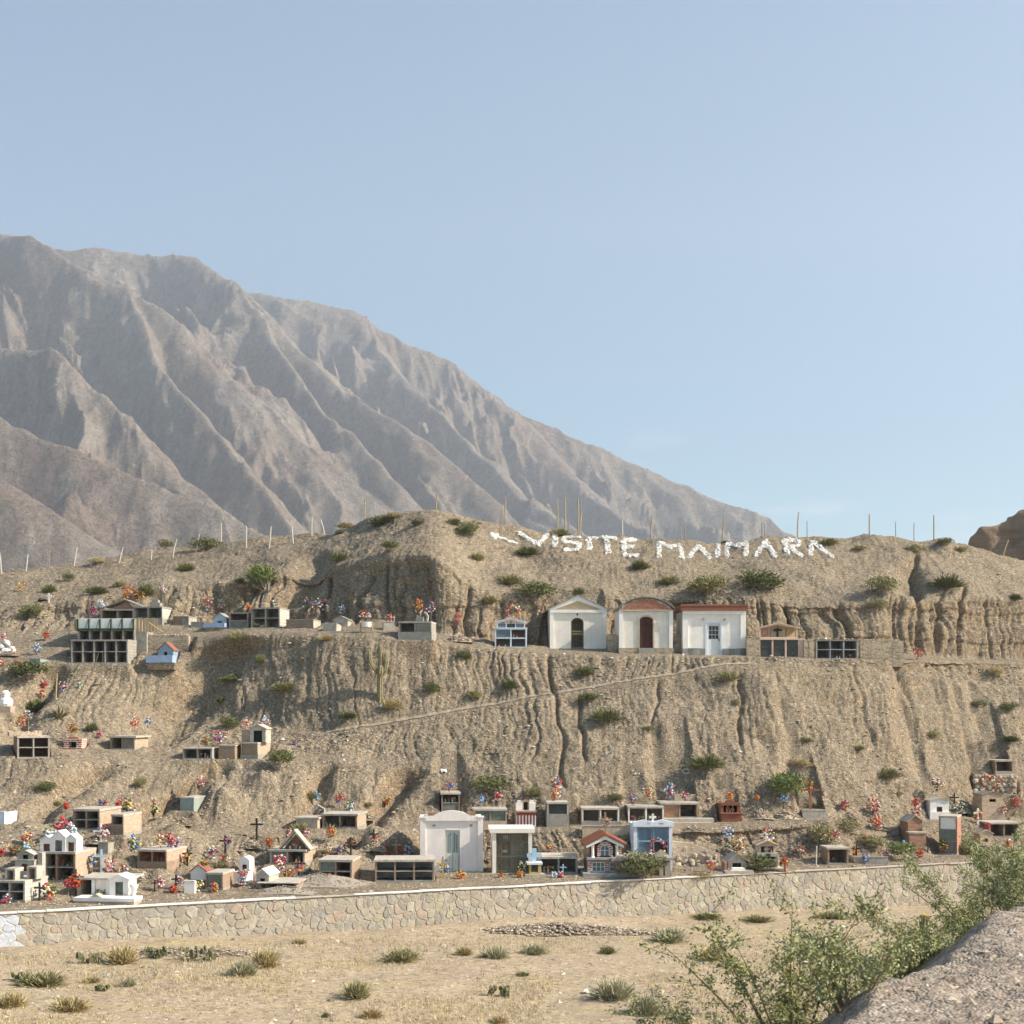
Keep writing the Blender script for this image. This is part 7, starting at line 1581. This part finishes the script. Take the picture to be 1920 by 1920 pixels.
for p in [(165, 1806, 46, 22), (292, 1797, 40, 24), (372, 1802, 66, 30), (190, 1858, 24, 14), (935, 1868, 40, 22), (40, 1838, 34, 16)]: pear(*p)
# ------------------------------------------------------------------ heaps, rubble, loose stones, grass and litter
ROCKS = []
for i in range(8):
    q = MB().ball((0, 0, 0), 1, .7, .35, 5, 2); ROCKS.append((np.array(q.v), q.f))
def scatter(name, pts, sizes, mat, parent=None):
    V, Fc, o_ = [], [], 0
    for p, s_ in zip(pts, sizes):
        v, f = ROCKS[random.randrange(8)]; a = random.uniform(0, 6.28); ca, sa = math.cos(a), math.sin(a)
        vv = v * s_ * np.array([random.uniform(.8, 1.3), random.uniform(.8, 1.3), random.uniform(.6, 1.1)])
        V.append(np.stack([vv[:, 0] * ca - vv[:, 1] * sa, vv[:, 0] * sa + vv[:, 1] * ca, vv[:, 2]], -1) + p); Fc += [[o_ + i for i in q] for q in f]; o_ += len(v)
    o = mesh_obj(name, np.concatenate(V), Fc, MT[mat] if isinstance(mat, str) else mat, parent); return o
n = 32000
jr = rng.integers(4, sum(NR[:12]), n * 2); jc = rng.integers(0, NC, n * 2)
keep = (rng.random(n * 2) < (.25 + .75 * (noise(XX[jr, jc] / 3, YY[jr, jc] / 3, ZZ[jr, jc] / 3, 90) > -.1)))
jr, jc = jr[keep][:n], jc[keep][:n]
ok = np.ones(len(jr), bool); P = np.stack([XX[jr, jc], YY[jr, jc], ZZ[jr, jc]], -1)
for t in TB.values():
    if t['cut']: ok &= ~((np.abs(P[:, 0] - t['loc'][0]) < t['w'] / 2 + .3) & (P[:, 1] > t['loc'][1] - .25) & (P[:, 1] < t['loc'][1] + t['dep'] + .5))
P = P[ok]
tag(scatter('loose_stones', P, .028 + .075 * rng.random(len(P)) ** 3 + .09 * (rng.random(len(P)) < .03), 'pebble'), 'loose stones scattered over the hillside', kind='stuff')
pf = []
while len(pf) < 9000:
    px, py = random.uniform(-40, 1700), random.uniform(1712, 1960)
    d = (CAMZ - .3) * F / (py - HOR); x = (px - 960) / F * d
    if d < 75.8 + .43 * x and d > 40: pf.append((x, d))
pf = np.array(pf); zf_ = floor_z(pf[:, 0], pf[:, 1])
tag(scatter('floor_stones', np.column_stack([pf, zf_]), .02 + .06 * rng.random(len(pf)) ** 3 + .1 * (rng.random(len(pf)) < .012), 'pebble'), 'small stones scattered over the valley floor', kind='stuff')
ps = []
e = EDGE_B - EDGE_A; e = e / np.hypot(*e)
for _ in range(9000):
    al, s_ = random.uniform(-4, 13), random.random() ** .8 * 6 + .02; q = EDGE_A + e * al + np.array([e[1], -e[0]]) * s_
    if q[1] > 3: ps.append(q)
ps = np.array(ps); zs_ = floor_z(ps[:, 0], ps[:, 1])
tag(scatter('road_gravel', np.column_stack([ps, zs_]), .008 + .028 * rng.random(len(ps)) ** 2.5 + .035 * (rng.random(len(ps)) < .035), 'pebble'), 'gravel on the road shoulder', kind='stuff')
def heap(name, label, cat, px, py, rx, ry, h, n_, mat, floor=False, size=(.04, .1)):
    g = floor_pt(px, py) if floor else ground_at(px, py); o = empty(name, g); V, Fc = [], []; N = 22
    for i in range(N + 1):
        for j in range(N + 1):
            x, y = (i / N * 2 - 1) * rx * 1.1, (j / N * 2 - 1) * ry * 1.1; q = math.hypot(x / rx, y / ry); z = h * max(0, 1 - q) ** .8 * (1 + .3 * float(noise(x * 1.3, y * 1.3, px, 5))) - .06 - .1 * max(0, q - .95)
            V.append((x, y, z))
    b = [[i * (N + 1) + j, (i + 1) * (N + 1) + j, (i + 1) * (N + 1) + j + 1, i * (N + 1) + j + 1] for i in range(N) for j in range(N)]
    mesh_obj('mound', V, b, mat, o, True)
    pts_, sz = [], []
    for _ in range(n_):
        a, q = random.uniform(0, 6.28), random.random() ** .6; x, y = rx * q * math.cos(a), ry * q * math.sin(a); pts_.append((x, y, h * max(0, 1 - q) ** .8 - .02)); sz.append(random.uniform(*size))
    st = scatter('stones', np.array(pts_), sz, 'pebble', o); st['kind'] = 'stuff'; tag(o, label, cat)
M_GRAV = wear('grey_gravel', (.36, .31, .25), .25, 9, .9, 18, bd=.05)
heap('gravel_heap', 'long grey gravel heap on the edge above the stone wall', 'gravel heap', 598, 1656, 2.6, 1.2, .55, 500, M_GRAV, size=(.02, .05))
heap('gravel_heap', 'small grey gravel heap spilling over the wall top', 'gravel heap', 535, 1672, 1.4, .7, .3, 220, M_GRAV, size=(.02, .05))
heap('gravel_heap', 'low gravel heap right of the four cell tomb', 'gravel heap', 672, 1656, 1.0, .6, .22, 120, M_GRAV, size=(.02, .05))
heap('rubble_pile', 'dark stone rubble pile at the foot of the wall', 'rubble', 1040, 1748, 5.2, 1.1, .5, 1100, M_EARTH, True, (.05, .12))
heap('rubble_pile', 'low rubble bank behind the prickly pears', 'rubble', 330, 1788, 4.2, .9, .3, 420, M_EARTH, True, (.04, .1))
heap('stone_cairn', 'pale pebble mound right of the terracotta shrine', 'grave mound', 1426, 1532, .75, .6, .55, 170, MT['pebble'], size=(.05, .1))
heap('stone_cairn', 'pale pebble mound under light blue flowers', 'grave mound', 1472, 1533, .75, .6, .5, 170, MT['pebble'], size=(.05, .1))
heap('stone_cairn', 'heap of pale cobbles right of the squat concrete tomb', 'stone heap', 860, 1203, .95, .7, .55, 260, MT['pebble'], size=(.06, .12))
heap('stone_cairn', 'earth grave mound under red flowers on the right bank', 'grave mound', 1643, 1553, .8, .6, .4, 90, M_EARTH, size=(.05, .1))
for px, py, rx, h, tx in [(180, 1580, .6, .4, 'earth grave mound left of the tall white cross'), (268, 1650, .7, .45, 'earth grave mound right of the white tomb shrine'), (700, 1592, .7, .4, 'earth grave mound above the wide six cell tomb'), (690, 1535, .6, .35, 'stony grave mound right of the broad-roofed tomb'), (1598, 1532, .6, .35, 'stony grave mound under pink flowers on the right'), (1300, 1556, .7, .3, 'low earth mound on the bench above the dry stone bank'), (345, 1545, .6, .35, 'earth grave mound right of the small red cross'), (470, 1588, .6, .35, 'earth grave mound below the tall thin cross'), (1800, 1522, .7, .45, 'stony grave mound under blue and white flowers'), (20, 1230, .6, .3, 'stony grave mound below the whitewashed mound'), (90, 1125, .7, .4, 'stony grave mound around the small white cross')]:
    heap('grave_mound', tx, 'grave mound', px, py, rx, rx * .8, h, 90, M_EARTH, size=(.04, .09))
# dry grass
gp = []
while len(gp) < 7000:
    px, py = random.uniform(-40, 1640), random.uniform(1735, 1965); d = (CAMZ - .3) * F / (py - HOR); x = (px - 960) / F * d
    if d < 74.5 + .43 * x and d > 38 and float(noise(x / 3.2, d / 5, 0, 95)) + random.uniform(-.25, .25) > -.05: gp.append((x, d))
gp = np.array(gp); gz = floor_z(gp[:, 0], gp[:, 1]); V, Fc = [], []
for (x, y), z in zip(gp, gz):
    for _ in range(5):
        a = random.uniform(0, 6.28); L = random.uniform(.06, .2); q = random.uniform(.2, .9); b0 = Vector((x + random.gauss(0, .06), y + random.gauss(0, .06), z - .01)); tp = b0 + Vector((math.cos(a) * L * q, math.sin(a) * L * q, L)); s_ = Vector((-math.sin(a), math.cos(a), 0)) * .012
        o_ = len(V); V += [b0 - s_, b0 + s_, tp]; Fc.append([o_, o_ + 1, o_ + 2])
tag(mesh_obj('dry_grass', [tuple(v) for v in V], Fc, leafmat('straw', [(0, (.40, .31, .16)), (.5, (.50, .41, .24)), (1, (.60, .51, .33))])), 'short yellow dry grass on the valley floor', kind='stuff')
# litter
MT['plastic'] = wear('white_plastic', (.75, .77, .76), .1, 6, .2)
for px, py, fl in [(595, 1338, 0), (690, 1434, 0), (832, 1448, 0), (788, 1318, 0), (900, 1222, 0), (1098, 1862, 1), (1210, 1727, 1), (715, 1330, 0), (1280, 1229, 0), (1056, 1228, 0), (650, 1390, 0), (200, 1832, 1)]:
    g = floor_pt(px, py) if fl else ground_at(px, py); m = MB(); s_ = random.uniform(.10, .2); N = 4
    V = [((i / N - .5) * 2 * s_, (j / N - .5) * 1.2 * s_, .05 + random.uniform(-.05, .09)) for i in range(N + 1) for j in range(N + 1)]
    o = mesh_obj('plastic_scrap', V, [[i * 5 + j, (i + 1) * 5 + j, (i + 1) * 5 + j + 1, i * 5 + j + 1] for i in range(N) for j in range(N)], MT['plastic']); o.location = g; o.rotation_euler = (.6, random.uniform(-.4, .4), random.uniform(0, 6))
    if fl: PENDING.append([o, 'white scrap of plastic litter on the dry ground', px, py, 'litter', 'litter'])
    else: later(o, 'white litter scrap', px, py, 'litter', 'litter')
for px, py in ((1286, 1451), (1142, 1418)):
    g = ground_at(px, py); V = [((.2 + .05 * math.cos(b2)) * math.cos(a), -.04 + .06 * math.sin(a), (.14 + .05 * math.cos(b2)) * math.sin(a) + .1 + .05 * math.sin(b2)) for a in [i * .524 for i in range(12)] for b2 in [j * 1.571 for j in range(4)]]
    o = mesh_obj('wreath_ring', V, [[i * 4 + j, ((i + 1) % 12) * 4 + j, ((i + 1) % 12) * 4 + (j + 1) % 4, i * 4 + (j + 1) % 4] for i in range(12) for j in range(4)], MT['concl']); o.location = g
    tag(o, 'pale empty wreath ring lying on the slope above the ' + ('second row tombs' if px > 1200 else 'single glazed tomb'), 'wreath ring')

# ------------------------------------------------------------------ rock outcrop far right
N, Mn = 60, 40; V = []
for i in range(N):
    for j in range(Mn):
        th, ph = math.pi * i / (N - 1) - math.pi, math.pi * .5 * j / (Mn - 1)
        V.append((math.cos(th) * math.cos(ph), math.sin(th) * math.cos(ph), math.sin(ph)))
V = np.array(V); dd_ = 185.0; c = WP(1935, 1100, dd_)
lump = 1 + .20 * noise(V[:, 0] * 1.7, V[:, 1] * 1.7, V[:, 2] * 1.7, 50) + .10 * noise(V[:, 0] * 4, V[:, 1] * 4, V[:, 2] * 4, 51) + .03 * noise(V[:, 0] * 12, V[:, 1] * 12, V[:, 2] * 12, 52)
rk = V * lump[:, None] * np.array([120 / F * dd_, 6, 128 / F * dd_]) + c
rk[:, 2] = np.where(V[:, 2] < .02, -1, rk[:, 2])
def outcrop_mat():
    b = NB('outcrop_rock'); s_ = b.noise(.5, 5, .6, vec=b.mapping((.3, .3, 2.2)))
    col = b.ramp(s_, [(.3, (.22, .145, .09)), (.6, (.32, .22, .145)), (.75, (.38, .28, .19))]); return b.done(col, .95, b.bump(b.noise(2.2, 6, .7), .8, .4))
tag(mesh_obj('rock_outcrop', rk, grid_faces(N, Mn), outcrop_mat(), smooth=True), 'rounded brown rock outcrop beyond the ridge at far right', kind='structure')

# ------------------------------------------------------------------ roadside bushes below the road shoulder
BL = leafmat('bush_leaf', [(0, (.12, .135, .045)), (.4, (.23, .245, .095)), (.75, (.34, .34, .15)), (1, (.60, .60, .46))])
MT['twig'] = wear('brown_twig', (.24, .17, .10), .25, 9)
def roadbush(label, x, y, nst, hgt, spread, nleaf, lean=(0, 0), seed=0, leaf=.030):
    r_ = random.Random(seed); z = float(floor_z(np.array([x]), np.array([y]))[0]); o = empty('roadside_bush', (x, y, z - .05))
    V, Fc = [], []
    for s_ in range(nst):
        a = r_.uniform(0, 6.283); q = r_.random() ** .6 * spread; h = hgt * r_.uniform(.55, 1.05)
        tip = Vector((math.cos(a) * q + lean[0] * h, math.sin(a) * q * .7 + lean[1] * h, h)); b0 = Vector((math.cos(a) * q * .12, math.sin(a) * q * .12, -.05)); md_ = b0.lerp(tip, .5) + Vector((r_.gauss(0, .05), r_.gauss(0, .05), h * .05))
        def at_(t_): return (b0 * (1 - t_) ** 2 + md_ * 2 * t_ * (1 - t_) + tip * t_ * t_)
        MB().tube([tuple(at_(t_)) for t_ in (0, .25, .5, .75, 1)], [.010, .009, .007, .004, .0015], 5).build('branch', 'twig', o)
        tw = MB()
        for k in range(11):
            t0 = r_.uniform(.25, 1); p = at_(t0); a2 = r_.uniform(0, 6.283); L = r_.uniform(.12, .34) * hgt ** .5
            e = p + Vector((math.cos(a2) * L * .8, math.sin(a2) * L * .8, L * r_.uniform(.0, .8))); tw.tube([tuple(p), tuple(e)], [.003, .0012], 3, False)
            for _ in range(nleaf):
                u_ = r_.random(); c = p.lerp(e, u_) + Vector((r_.gauss(0, .022), r_.gauss(0, .022), r_.gauss(0, .022)))
                dr_ = Vector((r_.gauss(0, 1), r_.gauss(0, 1), r_.gauss(.3, .8))).normalized() * leaf * r_.uniform(.6, 1.3); sd = dr_.cross(Vector((r_.gauss(0, 1), r_.gauss(0, 1), r_.gauss(0, 1)))).normalized() * leaf * r_.uniform(.14, .24)
                o_ = len(V); V += [c - dr_ * .5, c + sd, c + dr_ * .5, c - sd]; Fc.append([o_, o_ + 1, o_ + 2, o_ + 3])
        tw.build('twigs', 'twig', o, kind='stuff')
    mesh_obj('leaves', [tuple(v) for v in V], Fc, BL, o)['kind'] = 'stuff'; tag(o, label, 'bush', 'bushes along the road shoulder')
def edge_pt(al, s_): q = EDGE_A + e * al + np.array([e[1], -e[0]]) * s_; return float(q[0]), float(q[1])
roadbush('tall feathery bush with bare stems at the lower right', 1.72, 9.2, 10, .95, .85, 62, (-.2, .05), 1)
roadbush('leafy bush spreading left at the bottom edge', 1.2, 9.3, 11, .72, .8, 62, (-.25, 0), 2)
roadbush('small leafy bush hiding the near shoulder edge', 1.95, 8.6, 8, .5, .6, 34, (-.1, .0), 4)
roadbush('thin open bush beside the bend of the shoulder edge', 2.45, 10.6, 6, .85, .7, 28, (-.05, .0), 3)
for i, (al, s_, h, lab) in enumerate([(2.6, -.9, .55, 'low bush at the near end of the shoulder edge'), (4.4, -.75, .42, 'green bush on the shoulder edge by the thick cactus'), (6.0, -.75, .55, 'dense green bush halfway along the shoulder edge'), (7.4, -.8, .95, 'dense tall bush near the right edge'), (8.8, -.8, 1.05, 'tall bush at the right edge of the photo'), (10.4, -.9, 1.15, 'farthest bush along the shoulder edge')]):
    x, y = edge_pt(al, s_); roadbush(lab, x, y, 13, h * .85, .9, 80, (0, 0), 10 + i, .028)
settle()
# ------------------------------------------------------------------ haze in the valley air
hz = [(-6000, -80, -9), (4200, -80, -9), (4200, 5350, -9), (-6000, 5350, -9), (-6000, -80, 1720), (4200, -80, 1720), (4200, 5350, 1720), (-6000, 5350, 1720)]
haze = mesh_obj('haze', hz, [[0, 3, 2, 1], [4, 5, 6, 7], [0, 1, 5, 4], [1, 2, 6, 5], [2, 3, 7, 6], [3, 0, 4, 7]])
hm = bpy.data.materials.new('haze_air'); hm.use_nodes = True; hm.node_tree.nodes.clear()
ho = hm.node_tree.nodes.new('ShaderNodeOutputMaterial'); hv = hm.node_tree.nodes.new('ShaderNodeVolumePrincipled')
hv.inputs['Color'].default_value = (.80, .88, 1.0, 1); hv.inputs['Density'].default_value = 1.55e-4; hv.inputs['Anisotropy'].default_value = .2
hm.node_tree.links.new(hv.outputs[0], ho.inputs['Volume']); haze.data.materials.append(hm)
tag(haze, 'thin pale blue haze over the valley', kind='stuff')
